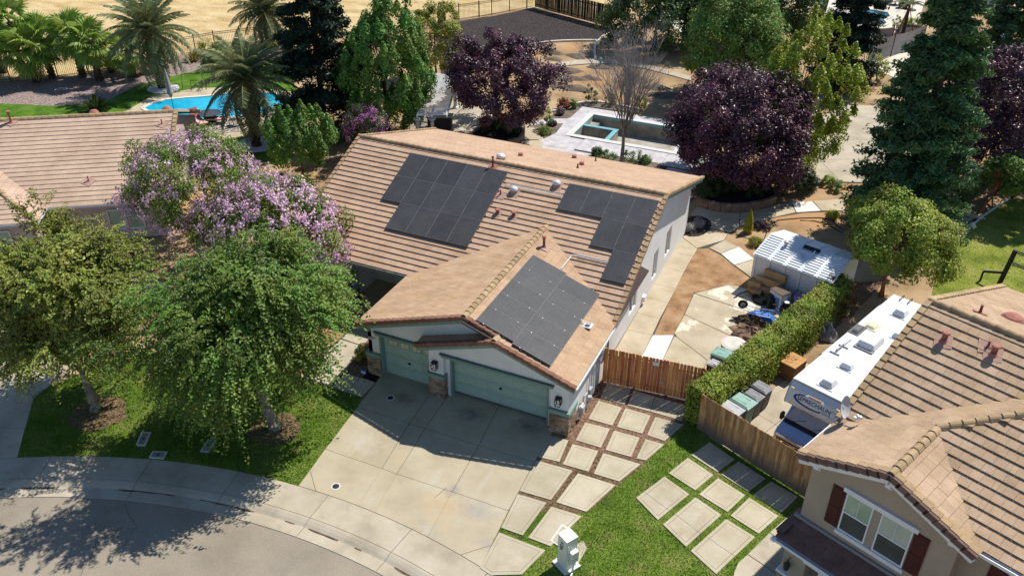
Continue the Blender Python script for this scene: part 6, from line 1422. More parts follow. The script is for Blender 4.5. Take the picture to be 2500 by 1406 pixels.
MB().slab(MB_poly[:4] + [(-8.41, 30.59, 0), (-9.75, 29.96, 0), MB_poly[7]], -0.1, 0.008).build('slab', conc_side, tw); MB().slab([(-8.35, 30.44, 0), MB_poly[4], MB_poly[5], MB_poly[6], (-9.68, 29.81, 0)], -0.1, 0.008).build('slab', conc_side, tw)
MB().slab([(-10.68, 33.29, 0), (-9.92, 34.78, 0), (-8.09, 35.85, 0), (-8.13, 34.49, 0), (-9.26, 34.06, 0), (-10.26, 32.99, 0)], -0.1, 0.004).build('slab', conc_stamp, tw)
pat = structure('covered_patio', MB().sheet([(-18.26, 26.98, 0), (-19.61, 29.29, 0), (-19.11, 35.45, 0), (-15.44, 35.27, 0), (-12.42, 33.7, 0), (-12.79, 29.09, 0)], -0.04), joint)
for q in ([(-18.22, 26.91, 0), (-19.55, 29.31, 0), (-16.89, 30.57, 0), (-15.02, 27.11, 0)], [(-19.65, 29.47, 0), (-19.06, 35.36, 0), (-17.4, 35.24, 0), (-16.91, 30.76, 0)], [(-16.82, 30.6, 0), (-17.3, 35.06, 0), (-15.4, 35.18, 0), (-12.42, 33.7, 0), (-13.45, 31.19, 0), (-13.46, 28.77, 0), (-14.96, 27.14, 0)]): MB().slab(sub(q, 0.995), -0.1, 0.0).build('slab', conc, pat)
# block planters
blk = mat('planter_block', [(0.17, 0.115, 0.085), (0.25, 0.175, 0.13)], scale=3, rough=0.95, bump=0.01, bscale=14, rnd=0.2, grain=0.12)
def planter(name, label, line, h, fill, close=None):
    t = thing(name, label, 'planter', line[0]); P = [V(p) for p in line]
    MB().slab([(p.x, p.y) for p in P] + ([(q[0], q[1]) for q in close] if close else []), 0.0, h - 0.06).build('soil', fill, t)
    rows = max(2, int(round(h / 0.19))); bh = h / rows
    for a, b_ in zip(P, P[1:]):
        L = (b_ - a).length; n = max(1, int(round(L / 0.42))); d = (b_ - a).normalized(); an = math.atan2(d.y, d.x)
        for r_ in range(rows):
            for i in range(n):
                c = a + d * (L * (i + 0.5) / n) + V((0, 0, bh * (r_ + 0.5)))
                MB().box(c + V((-d.y, d.x, 0)) * random.uniform(-.012, .012), (L / n - 0.012, 0.24, bh - 0.012), an).build('block', blk, t)
            if False: break
    return t
planter('block_planter', 'curved brown block planter under the large purple plum', [(4.09, 29.07, 0), (4.86, 28.13, 0), (5.4, 27.13, 0), (5.49, 25.6, 0), (5.56, 24.32, 0), (6.3, 24.13, 0), (7.15, 24.13, 0), (7.76, 24.32, 0), (8.34, 24.63, 0), (8.87, 25.07, 0), (9.35, 25.56, 0), (9.81, 26.11, 0), (10.18, 26.76, 0)], 0.62, blackmulch, [(9.59, 28.51, 0), (7.76, 30.64, 0), (5.56, 31.19, 0)])
planter('block_planter', 'rounded brown block planter behind the roof ridge', [(-13.48, 28.67, 0), (-13.38, 31.03, 0), (-12.79, 32.5, 0), (-11.92, 33.02, 0), (-11.07, 32.51, 0), (-10.38, 31.46, 0), (-9.85, 30.19, 0), (-9.7, 29.15, 0), (-10.3, 28.33, 0)], 0.5, blackmulch)
for p, lab in (((6.04, 24.91, 0.6), 'left rounded shrub in the curved block planter'), ((7.17, 26, 0.6), 'middle rounded shrub in the curved block planter'), ((8.73, 26.45, 0.6), 'right rounded shrub in the curved block planter')): SHRUBS_A = p
pole_t = None
# patio cover, counter
pc = thing('patio_cover', 'white lattice patio cover behind the tall sweetgum', 'patio cover', (-19, 32, 0))
z = 2.75; c4 = [(-20.74, 33.86, 2.75), (-17.51, 33.95, 2.75), (-14.2, 25.8, 2.75), (-16.11, 24.71, 2.75)]; c4 = [V(p) for p in c4]
n = 34
for i in range(n):
    f = i / (n - 1); MB().bar(c4[0].lerp(c4[3], f) , c4[1].lerp(c4[2], f), 0.09, 0.05).build('slat', trim_w, pc)
for a, b_ in ((c4[0], c4[3]), (c4[1], c4[2]), (c4[0].lerp(c4[1], .5), c4[3].lerp(c4[2], .5))): MB().bar(a - V((0, 0, .13)), b_ - V((0, 0, .13)), 0.1, 0.2).build('beam', trim_w, pc)
for q in (c4[1].lerp(c4[0], .1), c4[2].lerp(c4[3], .5), c4[3], c4[0]): 
    MB().lathe((q.x, q.y, 0), [(0.24, 0), (0.24, 0.1), (0.16, 0.16), (0.15, 2.3), (0.3, 2.42), (0.3, 2.5)], 16).build('column', metal_g, pc)
p = V((-16.82, 29.4, 0)); t = thing('outdoor_counter', 'dark outdoor kitchen counter under the patio cover', 'counter', p)
MB().box(p + V((0, 0, 0.5)), (1.9, 0.9, 1.0), 0.35).build('body', mat('counter_dark', [(0.035, 0.036, 0.036)], rough=0.6), t); MB().box(p + V((0, 0, 1.03)), (2.1, 1.1, 0.06), 0.35).build('top', mat('counter_top', [(0.24, 0.21, 0.16)], rough=0.4), t)
p = V((-18.92, 27.15, 0)); t = thing('metal_frame', 'pale metal frame leaning behind the roof corner', 'frame', p); MB().bar(p + V((-1, 0, 2.6)), p + V((1.2, .3, 2.75)), 0.05, 0.05).bar(p + V((-1, 0, 2.6)), p + V((-.5, .9, 3.0)), 0.05, 0.05).bar(p + V((-.5, .9, 3.0)), p + V((1.5, 1.1, 3.0)), 0.05, 0.05).bar(p + V((1.2, .3, 2.75)), p + V((1.5, 1.1, 3.0)), 0.05, 0.05).bar(p, p + V((-1, 0, 2.6)), 0.05, .05).bar(p + V((1, .5, 0)), p + V((1.2, .3, 2.75)), 0.05, .05).build('frame', gutter_w, t)
p = V((-12.26, 30.77, 0)); t = thing('banner', 'red and yellow banner board in the rounded planter', 'banner', p); q = p + V((0, 0, 1.2))
MB().box(q, (1.25, 0.05, 0.75), -0.25).build('board', mat('red_board', [(0.45, 0.05, 0.035)]), t); MB().box(q + V((.32, -.045, -.05)), (0.5, 0.02, 0.6), -0.25).build('yellow_panel', mat('yellow_board', [(0.60, 0.34, 0.04)]), t)
for i in range(3): MB().box(q + V((.16 + i * .15, -.058 - i * .038, .06)), (0.09, 0.02, 0.3), -0.25).build('stripe', trim_w if i != 1 else mat('blue_stripe', [(0.05, 0.1, 0.3)]), t)
for x in (-.5, .5): MB().box(p + V((x, -.1 * x, .5)), (.05, .05, 1.0)).build('leg', iron, t)
p = V((-10.46, 50, 0)); t = thing('pipe_stub', 'short teal pipe standing by the curved back path', 'pipe', p); MB().tube([p, p + V((0, 0, 0.75))], 0.11, 14).build('pipe', pool_t, t); MB().tube([p + V((0, 0, .72)), p + V((0, 0, 0.80))], 0.13, 14).build('collar', pool_t, t)
# hoses on the soil
for pts, lab in (([(8.74, 21.48, 0), (9.85, 21.19, 0), (10.47, 21.58, 0), (10.47, 22.5, 0), (10.25, 23.23, 0), (10.81, 24.57, 0), (12.01, 25.45, 0), (13.25, 26.1, 0), (13.95, 26.14, 0), (14.83, 24.95, 0)], 'thin dark irrigation hose curving across the bare soil'), ([(12.14, 25.19, 0), (12.98, 25.47, 0), (13.87, 25.35, 0), (14.83, 24.54, 0)], 'second dark irrigation hose near the huge redwood')):
    tag(MB().tube([(p[0], p[1], -0.03) for p in pts], 0.028, 6).build('garden_hose', black), lab, 'hose')

# ------------------------------------------------------------------ shed and clutter
SA = rad(-16.6); SU = V((math.cos(SA), math.sin(SA), 0)); SV = V((-SU.y, SU.x, 0)); SO = V((10.76, 15.7, 0))
def S3(u, v, z): return SO + SU * u + SV * v + V((0, 0, z))
sh = thing('garden_shed', 'white metal garden shed with ribbed roof beside the redwood', 'shed', SO, SA)
vinyl = mat('white_vinyl', [(0.60, 0.61, 0.61), (0.67, 0.67, 0.66)], scale=1.5, rough=0.55); vin_d = mat('vinyl_groove', [(0.33, 0.34, 0.35)]); roof_s = mat('shed_roof_metal', [(0.62, 0.66, 0.69), (0.70, 0.73, 0.75)], scale=1.5, rough=0.45)
ov(roof_s, (0.22, 0.24, 0.26), 1.6, 0.62, 0.75, amt=0.7)
SW, SD, SH, SRG = 4.5, 3.6, 2.0, 2.55
MB().prism([S3(0, 0, 0), S3(SW, 0, 0), S3(SW, 0, SH), S3(0, 0, SH)], SV * 0.05).build('wall', vinyl, sh); MB().prism([S3(0, SD, 0), S3(SW, SD, 0), S3(SW, SD, SH), S3(0, SD, SH)], -SV * 0.05).build('wall', vinyl, sh)
for u, s_ in ((0, 1), (SW, -1)): MB().prism([S3(u, 0.05, 0), S3(u, SD - .05, 0), S3(u, SD - .05, SH), S3(u, SD / 2, SRG - .03), S3(u, 0.05, SH)], SU * 0.05 * s_).build('wall', vinyl, sh)
for i in range(6): MB().bar(S3(SW * i / 5 + (0.07 if i == 0 else -.07 if i == 5 else 0), -0.03, 0), S3(SW * i / 5 + (0.07 if i == 0 else -.07 if i == 5 else 0), -0.03, SH - .02), 0.16, 0.05, SV).build('corner_post', vinyl, sh)
for i in range(5):
    for k in range(13): MB().bar(S3(SW * i / 5 + .1, -0.008, 0.12 + k * 0.145), S3(SW * (i + 1) / 5 - .1, -0.008, 0.12 + k * 0.145), 0.016, 0.135).build('siding', vinyl, sh)
for i in range(5):
    u0, u1 = SW * i / 5 - (0.1 if i == 0 else 0), SW * (i + 1) / 5 + (.1 if i == 4 else 0)
    for side in (0, 1):
        vE, vR = (-.12, SD / 2) if side == 0 else (SD + .12, SD / 2)
        pnl = MB().prism([S3(u0 + .02, vE, SH), S3(u1 - .02, vE, SH), S3(u1 - .02, vR, SRG), S3(u0 + .02, vR, SRG)], V((0, 0, 0.03))).build('roof_panel', roof_s, sh)
        b = MB()
        if side == 0:
            for k in range(10):
                f = (k + .5) / 10; a = S3(u0 + .1, vE + (vR - vE) * f, SH + (SRG - SH) * f + .045); b.bar(a, a + SU * (u1 - u0 - .2), 0.085, 0.03)
            b.build('rib', roof_s, pnl)
    if i: MB().bar(S3(u0, -.13, SH + .045), S3(u0, SD / 2, SRG + .045), 0.09, 0.05).build('roof_seam', roof_s, sh); MB().bar(S3(u0, SD + .13, SH + .045), S3(u0, SD / 2, SRG + .045), 0.09, 0.05).build('roof_seam', roof_s, sh)
MB().prism([S3(2.0, SD / 2 - .35, SRG - .06), S3(2.95, SD / 2 - .35, SRG - .06), S3(2.95, SD / 2 - .02, SRG + .06), S3(2.0, SD / 2 - .02, SRG + .06)], V((0, 0, .02))).build('skylight_strip', mat('dark_strip', [(0.02, 0.022, 0.025)]), sh)
MB().lathe(S3(1.15, SD / 2 - .55, SRG - .12), [(0.09, 0), (.09, .16), (.14, .2), (.12, .3), (.03, .34)], 10).build('roof_vent', metal_g, sh)
card = mat('cardboard', [(0.30, 0.19, 0.09), (0.38, 0.25, 0.13)], scale=2, rough=0.85, rnd=0.2)
def carton(lab, u, v, z, dims, rz, m=None, tilt=0.0, lb=False):
    c = S3(u, v, z + dims[2] / 2); t = thing('cardboard_box', lab, 'box', c - V((0, 0, dims[2] / 2)), SA + rz, 'cardboard leaning on the shed')
    MB().box(c, dims, SA + rz).build('box', m or card, t)
    if lb: MB().box(c - SV * (dims[1] / 2 + .004) + SU * (-.1), (0.14, 0.008, 0.12), SA + rz).box(c - SV * (dims[1] / 2 + .004) + SU * .15, (0.16, 0.008, 0.1), SA + rz).build('label_patch', trim_w, t)
    else: MB().box(c + V((0, 0, dims[2] / 2 + .002)), (dims[0], 0.05, 0.004), SA + rz).build('tape', mat('tape', [(0.42, 0.30, 0.17)]) if 'tape' not in MATS else MATS['tape'], t)
carton('tall flat cardboard box standing highest against the shed', 1.45, -.2, 0.0, (1.25, 0.16, 1.5), 0.02); carton('flat cardboard box with white labels leaning in the middle', 1.25, -.4, 0.0, (1.5, 0.16, 1.05), 0.03, lb=True)
carton('low flat cardboard box in front of the leaning boxes', 1.2, -.6, 0.0, (1.1, 0.18, .6), -.02); carton('small open cardboard box at the shed corner', .55, -.5, 0.0, (.7, .5, .75), .1); carton('low square cardboard box near the shed corner', .75, -.85, 0.0, (.7, .35, .4), .05)
p = S3(2.25, -1.0, 0); t = thing('appliance_box', 'white and blue appliance box with brown top by the shed', 'box', p, SA - .3)
MB().box(p + V((0, 0, .5)), (.85, .75, 1.0), SA - .3).build('box', mat('white_card', [(0.55, 0.56, 0.57)]), t); MB().box(p + V((0, 0, 1.02)), (.87, .77, .04), SA - .3).build('top', mat('brown_top', [(0.12, 0.09, 0.065)]), t); MB().box(p - SV * .36 + V((0, 0, .45)) - SU * .11, (.6, .03, .6), SA - .3).build('blue_print', mat('blue_print', [(0.10, 0.20, 0.50)]), t)
p = S3(3.15, -.7, 0); t = thing('purple_bin', 'purple plastic tub standing against the shed wall', 'tub', p); MB().lathe(p, [(.2, 0), (.24, .8), (.26, .82), (.25, .86)], 14).build('tub', mat('purple_plastic', [(0.26, 0.16, 0.40)]), t); MB().lathe(p + V((0, 0, .86)), [(.26, 0), (.24, .04), (.05, .06)], 14).build('lid', MATS['purple_plastic'], t)
rub = mat('rubber', [(0.010, 0.010, 0.011), (0.018, 0.018, 0.019)], scale=5, rough=0.8)
p = V((11.75, 14.37, 0)); t = thing('coiled_hose', 'thick black hose lying in a coil before the boxes', 'hose', p); b = MB()
for i in range(6): b.ring(p + V((0, 0, .05 + .075 * (i % 3))), .55 - .09 * (i // 2), .05, 26, 7)
b.build('coil', rub, t); MB().tube([p + V((-.5, 0, .1)), p + V((-.9, .1, .3)), p + V((-1.3, -.1, .12)), p + V((-1.5, -.5, .03))], .035, 7).build('loose_end', rub, t)
p = V((12.39, 14.01, 0)); t = thing('garden_vacuum', 'black and yellow wet vacuum lying beside the wheelbarrow', 'machine', p, .4)
yel = mat('yellow_plastic', [(0.50, 0.38, 0.02)])
MB().box(p + V((0, 0, .35)), (.9, .7, .6), .4, .75).build('tank', black, t, bevel=.06); MB().lathe(p + V((-.1, .1, .62)), [(.3, 0), (.28, .14), (.12, .22)], 14).build('motor', black, t); MB().tube([p + V((.1, .2, .75)), p + V((.6, -.1, .3)), p + V((.9, -.35, .12))], .045, 8).build('wand', yel, t); MB().box(p + V((.25, -.3, .35)), (.5, .05, .08), .4).build('handle', yel, t)
# upturned blue wheelbarrow
p = V((12.05, 12.47, 0)); t = thing('wheelbarrow', 'upturned blue wheelbarrow with its wheel in the air', 'wheelbarrow', p, .2)
blu = mat('blue_steel', [(0.03, 0.13, 0.42), (0.06, 0.20, 0.52)], scale=3, rough=0.35)
hx = V((math.cos(.25), math.sin(.25), 0)); hy = V((-hx.y, hx.x, 0))
MB().add([p - hx * .75 - hy * .42, p + hx * .72 - hy * .42, p + hx * .72 + hy * .42, p - hx * .75 + hy * .42, p - hx * .4 - hy * .27 + V((0, 0, .38)), p + hx * .4 - hy * .27 + V((0, 0, .3)), p + hx * .4 + hy * .27 + V((0, 0, .3)), p - hx * .4 + hy * .27 + V((0, 0, .38))], BOXF).build('tray', blu, t, bevel=.04)
for s_ in (-1, 1): MB().tube([p - hx * 1.1 + hy * .12 * s_ + V((0, 0, .75)), p - hx * .3 + hy * .25 * s_ + V((0, 0, .46)), p + hx * .6 + hy * .3 * s_ + V((0, 0, .38)), p + hx * 1.05 + hy * .34 * s_ + V((0, 0, .12))], .025, 7).build('handle', blu, t); MB().tube([p + hx * .3 + hy * .27 * s_ + V((0, 0, .36)), p + hx * .2 + hy * .25 * s_ + V((0, 0, .75)), p - hx * .15 + hy * .26 * s_ + V((0, 0, .42))], .02, 6).build('leg', iron, t)
wq = p - hx * 1.1 + V((0, 0, .8)); w = MB().ring(wq, .2, .065, 20, 8, hy).build('wheel', rub, t); MB().tube([wq - hy * .04, wq + hy * .04], .14, 14).build('rim', metal_g, w); MB().tube([wq - hy * .14, wq + hy * .14], .02, 6).build('axle', iron, w)
p = V((13.06, 13.75, 0)); t = thing('lawn_mower', 'dark push mower with white engine cap beside the wheelbarrow', 'mower', p, .7)
MB().box(p + V((0, 0, .25)), (.75, .55, .2), .7, .85).build('deck', mat('maroon_deck', [(0.06, 0.025, 0.04)]), t, bevel=.04); MB().lathe(p + V((0, 0, .35)), [(.17, 0), (.17, .18), (.1, .22)], 14).build('engine', black, t); MB().lathe(p + V((0, 0, .57)), [(.15, 0), (.15, .04), (.05, .06)], 14).build('cap', trim_w, t); MB().tube([p + V((.2, .2, .3)), p + V((.6, .8, .95)), p + V((.35, 1.0, .95)), p + V((-.05, .4, .3))], .018, 6).build('handlebar', iron, t)
for sx_ in (-.33, .33):
    for sy_ in (-.28, .28):
        q = p + V((sx_ * .76 - sy_ * .64, sx_ * .64 + sy_ * .76, .12)); MB().tube([q, q + V((-.03, .04, 0))], .12, 12).build('wheel', rub, t)
for i, (q, m, lab) in enumerate((((13.61, 14.58, 0), metal_g, 'grey metal bucket left of the hedge top'), ((13.88, 15.49, 0), mat('moss_pot', [(0.10, 0.14, 0.08)]), 'green pot behind the hedge'), ((14.1, 15.93, 0), mat('dark_red_pot', [(0.20, 0.02, 0.03)]), 'dark red pot behind the hedge near the shed'))):
    t = thing('bucket', lab, 'bucket', q); MB().lathe(q, [(.16, 0), (.22, .34), (.23, .36), (.2, .36), (.15, .05)], 14).build('pail', m, t); MB().tube([V(q) + V((-.2, 0, .34)), V(q) + V((0, -.1, .5)), V(q) + V((.2, 0, .34))], .012, 5).build('bail', iron, t)
# brown tarp heaps of mulch
def heap(name, lab, c, rx, ry, h, m, fold=0.12, n=22, k=7):
    c = V(c); vs = []; fs = []
    for i in range(k):
        f = 1 - i / k
        for j in range(n):
            w = 2 * math.pi * j / n; q = f * (1 + fold * math.sin(5 * w + i) + fold * .6 * math.sin(9 * w - i)); vs.append(c + V((rx * q * math.cos(w), ry * q * math.sin(w), .01 + h * (1 - f * f) * (1 + .25 * math.sin(3 * w + i)))))
    for i in range(k - 1):
        for j in range(n): fs.append((i * n + j, i * n + (j + 1) % n, (i + 1) * n + (j + 1) % n, (i + 1) * n + j))
    fs.append(tuple(range((k - 1) * n, k * n)))
    return tag(MB().add(vs, fs).build(name, m), lab, 'tarp')
tarp_m = mat('brown_tarp', [(0.14, 0.085, 0.055), (0.28, 0.18, 0.12)], scale=3, rough=0.8, bump=.03, bscale=6); brush_m = mat('dry_brush', [(0.03, 0.022, 0.018), (0.12, 0.09, 0.065)], scale=7, rough=1, bump=.1, bscale=9)
heap('brush_heap', 'dark heap of dry clippings on a tarp beside the hedge', (11.65, 11.8, 0), .95, .5, .45, brush_m, .18); heap('tarp_heap', 'crumpled brown tarp beside the hedge', (11.69, 10.69, 0), .9, .7, .4, tarp_m, .22); heap('tarp_heap', 'brown tarp edge under the dry clippings', (11.23, 11.48, 0), .3, .75, .14, tarp_m, .15)
# bag and tools behind the hedge
heap('plastic_bag', 'large grey plastic bag beside the motorhome', (15.43, 12.19, 0), .55, .5, .75, mat('grey_bag', [(0.16, 0.165, 0.18), (0.26, 0.265, 0.28)], scale=4, rough=0.3, bump=.03, bscale=7), .08)
p = V((14.93, 11.73, 0)); t = thing('garden_tools', 'long-handled garden tools lying beside the hedge', 'tools', p); e = V((14.08, 9.88, 0))
MB().tube([p + V((0, 0, .35)), e + V((0, 0, .05))], .022, 6).build('pale_handle', mat('pale_wood', [(0.55, 0.48, 0.38)]), t); MB().tube([p + V((.15, 0, .2)), e + V((.15, 0, .04))], .022, 6).build('red_handle', mat('reddish_wood', [(0.28, 0.10, 0.06)]), t)
for i in range(7): a = i * .9; MB().tube([p + V((0, 0, .3)), p + V((.35 * math.cos(a), .35 * math.sin(a), .4 + .2 * math.sin(i))), p + V((.5 * math.cos(a), .5 * math.sin(a), .25))], .018, 5).build('tine', metal_g if i % 2 else iron, t)
sheet('hedge_bed', [(11.7, 2.3, 0), (16.6, 15.5, 0), (17.8, 19.5, 0), (14.5, 17.6, 0), (10.3, 3.2, 0)], -0.022, bark)

# ------------------------------------------------------------------ yellow lawn behind the tan house
sheet('yellow_lawn', [(20.62, 24.21, 0), (21.66, 27.28, 0), (22.98, 30.89, 0), (24.58, 34.47, 0), (31, 38, 0), (60, 30, 0), (40, 8, 0), (20, 14.5, 0)], -0.015, grass_yel)
sheet('gravel_border', [(20.62, 24.21, 0), (22.98, 30.89, 0), (24.58, 34.47, 0), (30.0, 37.5, 0), (28, 41, 0), (18, 21, 0)], -0.025, pinkgravel)
kerb_line('lawn_edging', [(20.62, 24.21, 0), (21.66, 27.22, 0), (22.98, 30.89, 0), (24.66, 34.58, 0)], 'pale narrow edging between yellow lawn and gravel', 0.1, 0.1)
grass_blades('dry_grass', [(20.62, 24.1, 0), (24.58, 34.4, 0), (31, 38, 0), (42, 20, 0), (24, 13, 0), (20, 15, 0)], 26000, -0.02, 0.09, blade_dry, 'short yellow grass behind the tan house')
p = V((23.7, 19.37, 0)); t = thing('basketball_hoop', 'black basketball hoop stand on the yellow lawn', 'basketball hoop', p)
hb = V((23.66, 21.47, 0)); 
MB().bar(hb, hb + V((.25, .1, 2.4)), .22, .22).build('post', iron, t)
pz_ = hb + V((.25, .1, 2.3)); bk = pz_ + V((2.3, -1.0, .1))
for dz in (0.0, -.75):
    for s_ in (-.12, .12): MB().bar(pz_ + V((.05, s_, dz)), pz_ + V((1.45, s_ - .6, dz)), .05, .06).build('arm', iron, t)
    for s_ in (-.5, .5): MB().bar(pz_ + V((1.45, -.6, dz)), bk + V((0, s_, dz)), .05, .06).build('brace', iron, t)
MB().box(bk + V((.12, 0, -.4)), (.06, 1.7, 1.15), -.1).build('backboard', mat('acrylic', [(0.55, 0.60, 0.58)], rough=.1), t)
MB().ring(bk + V((.5, -.05, -.8)), .23, .02, 18, 6).build('rim', mat('orange_rim', [(0.5, 0.15, 0.04)]), t)
MB().bar(hb + V((-.9, .35, .6)), hb + V((.1, 0, .95)), .1, .12).bar(hb + V((-.9, .35, .0)), hb + V((-.9, .35, .6)), .1, .1).build('stabiliser', iron, t)
p = V((22.19, 29.68, 0)); t = thing('garden_ornament', 'white wire ornament in the gravel by the vine fence', 'ornament', p); b = MB()
for i in range(6): b.tube([p + V((-.6 + .1 * i, 0, 0)), p + V((-.5 + .2 * i, 0, .55)), p + V((.1 + .15 * i, .1, .25))], .02, 5)
b.build('wire', trim_w, t); MB().lathe(p + V((.1, -.9, 0)), [(.1, 0), (.22, .12), (.15, .3), (.05, .36)], 10).build('stone_figure', conc_white, t)

# ------------------------------------------------------------------ far yards at the top right
far_conc = mat('far_concrete', [(0.52, 0.47, 0.38), (0.62, 0.57, 0.48)], scale=.3, rough=.9, grain=.05)
sheet('far_deck', [(1.62, 85.12, 0), (5.07, 79.8, 0), (6.7, 77.94, 0), (11.9, 74.72, 0), (16.57, 77.87, 0), (17.04, 92.52, 0), (30, 100, 0), (-4, 100, 0)], -0.03, far_conc)
sheet('far_terrace', [(12.71, 61.42, 0), (17.1, 70.84, 0), (20.69, 66.66, 0), (16.27, 58.32, 0)], -0.03, far_conc)
sheet('far_drive', [(-22.59, 73.5, 0), (-17.84, 71.35, 0), (-8.35, 67.84, 0), (-3.87, 61.18, 0), (-2.53, 70.62, 0), (2, 95, 0), (-30, 95, 0)], -0.03, far_conc)
wat = mat('far_water', [(0.02, 0.20, 0.24), (0.04, 0.32, 0.36)], scale=.5, rough=.08, spec=.6)
wd = mat('deep_water', [(0.008, 0.05, 0.075), (0.02, 0.12, 0.15)], scale=.4, rough=.08, spec=.6)
def pool_far(lab, q, m):
    t = thing('swimming_pool', lab, 'swimming pool', q[0]); MB().sheet(q, 0.0).build('water', m, t)
    b = MB()
    for a, c in zip(q, q[1:] + q[:1]): b.bar((a[0], a[1], 0.03), (c[0], c[1], 0.03), .3, .1)
    b.build('coping', far_conc, t); return t
pool_far('small turquoise pool left of the far palm trunk', [(3.98, 85.79, 0), (5.73, 86.17, 0), (6.57, 79.69, 0), (5.34, 81.18, 0)], wat)
pool_far('dark blue kidney-shaped pool in the far yard', [(9.38, 80.22, 0), (10.11, 84.31, 0), (11.96, 84.35, 0), (13.37, 83.77, 0), (13.77, 81.92, 0), (13.19, 80.06, 0), (13.64, 78.72, 0), (13.39, 77.47, 0), (12.11, 77.23, 0), (10.12, 77.42, 0)], wd)
shade = mat('grey_shade_cloth', [(0.30, 0.28, 0.27), (0.36, 0.34, 0.33)], scale=.4, rough=.9)
def cloth_fence(lab, pts, h):
    t = thing('cloth_fence', lab, 'fence', pts[0]); n = 14; vs = []; fs = []; k = 0
    for a, c in zip(pts, pts[1:]):
        a, c = V(a), V(c); nr = V((-(c - a).y, (c - a).x, 0)).normalized()
        for i in range(n + 1):
            f = i / n; q = a.lerp(c, f); sag = .22 * math.sin(math.pi * f)
            for z, o in ((0.02, .05 * math.sin(9 * f)), (h * .5, .18 * math.sin(math.pi * f)), (h - sag, 0)): vs.append(q + nr * o + V((0, 0, z)))
        for i in range(n):
            for j in range(2): fs.append((k + i * 3 + j, k + (i + 1) * 3 + j, k + (i + 1) * 3 + j + 1, k + i * 3 + j + 1))
        k += (n + 1) * 3
    MB().add(vs, fs).build('cloth', shade, t)
    for q in pts: MB().tube([V(q), V(q) + V((0, 0, h + .15))], .05, 8).build('post', iron, t)
cloth_fence('sagging grey shade cloth fence in the far yard', [(12.9, 62.66, 0), (14.82, 65.66, 0), (17.49, 71.02, 0)], 2.2)
cloth_fence('short grey shade cloth screen below the kidney-shaped pool', [(11.7, 72.31, 0), (14.47, 72.94, 0)], 1.1)
p = V((15.43, 75.51, 0)); t = thing('staked_tree', 'young palm held by three wooden stakes in the far yard', 'palm', p)
for a in (0, 2.1, 4.2): MB().bar(p + V((1.0 * math.cos(a), 1.0 * math.sin(a), 0)), p + V((.1 * math.cos(a), .1 * math.sin(a), 2.6)), .08, .08).build('stake', trunk_o, t)
MB().tube([p, p + V((0, 0, 2.9))], [.2, .12], 10).build('trunk', trunk_p, t); MB().box(p + V((0, 0, 2.55)), (.4, .4, .1)).build('tie', trunk_o, t)
FARPALM = p + V((0, 0, 2.9))
p = V((6.67, 75.78, 0)); t = thing('palm_trunk', 'tall bare palm trunk in front of the turquoise pool', 'palm', p); MB().tube([p, p + V((.3, 0, 4)), p + V((.2, 0.2, 9))], [.3, .26, .24], 12).build('trunk', trunk_o, t); MB().ring(p + V((.3, 0, 3)), .27, .03, 16, 6).build('leaf_scar', trunk_p, t)
for q, lab in (((12.33, 85.38, 0), 'dark outdoor armchair left in the far patio'), ((12.86, 88.25, 0), 'dark outdoor armchair in the middle of the far patio'), ((14.71, 86.95, 0), 'dark outdoor armchair beside the far umbrella stand')):
    q = V(q); t = thing('armchair', lab, 'chair', q, group='dark armchairs on the far patio'); MB().box(q + V((0, 0, .22)), (1.0, 1.0, .4)).build('seat', black, t); MB().box(q + V((0, .45, .6)), (1.0, .2, .6)).build('backrest', black, t)
    for x in (-.5, .5): MB().box(q + V((x, 0, .45)), (.18, 1.0, .3)).build('armrest', black, t)
q = V((15.7, 86.35, 0)); t = thing('umbrella_stand', 'dark umbrella stand on the far patio', 'stand', q); MB().lathe(q, [(.55, 0), (.55, .06), (.08, .12)], 18).build('base', black, t); MB().tube([q, q + V((.1, 0, 2.6))], .05, 8).build('pole', black, t)
q = V((13.75, 88.23, 0)); t = thing('low_table', 'round low table with pale top on the far patio', 'table', q); MB().lathe(q, [(.1, 0), (.1, .45), (.6, .47), (.6, .53)], 18).build('top', far_conc, t); MB().lathe(q, [(.35, 0), (.3, .04), (.09, .06)], 16).build('foot', black, t)
# pergola and wall at the far right
t = thing('pergola', 'tan-roofed pergola on red posts at the far right', 'pergola', (26.23, 80.66, 0)); z = 3.0
q4 = [V((24.01, 72.5, 3)), V((25.7, 80.7, 3)), V((28.77, 78.35, 3)), V((26.85, 70.16, 3))]
for i in range(12): f = i / 11; MB().bar(q4[0].lerp(q4[1], f) + V((0, 0, .1)), q4[3].lerp(q4[2], f) + V((0, 0, .1)), .55, .06).build('roof_board', mat('tan_board', [(0.42, 0.30, 0.16), (0.50, 0.37, 0.22)], scale=2, rnd=.15) if 'tan_board' not in MATS else MATS['tan_board'], t)
MB().bar(q4[0], q4[3], .2, .45).build('fascia', trim_w, t)
for q in q4: MB().bar((q.x, q.y, 0), (q.x, q.y, 2.9), .22, .22).build('post', trunk_o, t)
t = thing('far_house', 'grey far house wall with white trim at the top right corner', 'house', (25.35, 96.05, 0)); A = V((22.81, 93.02, 0)); B_ = V((30.62, 94.14, 0))
d = (B_ - A).normalized(); MB().prism([A, B_, B_ + V((0, 0, 3)), A + V((0, 0, 3))], V((-d.y, d.x, 0)) * .3).build('wall', mat('grey_stucco', [(0.30, 0.30, 0.31)]), t)
for f in (.15, .62): a = A.lerp(B_, f); MB().bar(a - V((-d.y, d.x, 0)) * .04, a - V((-d.y, d.x, 0)) * .04 + V((0, 0, 3)), .25, .06).build('trim', trim_w, t)
q = V((24.37, 71.74, 0)); t = thing('pickup_truck', 'white vehicle roof showing above the purple plum', 'car', q, .5)
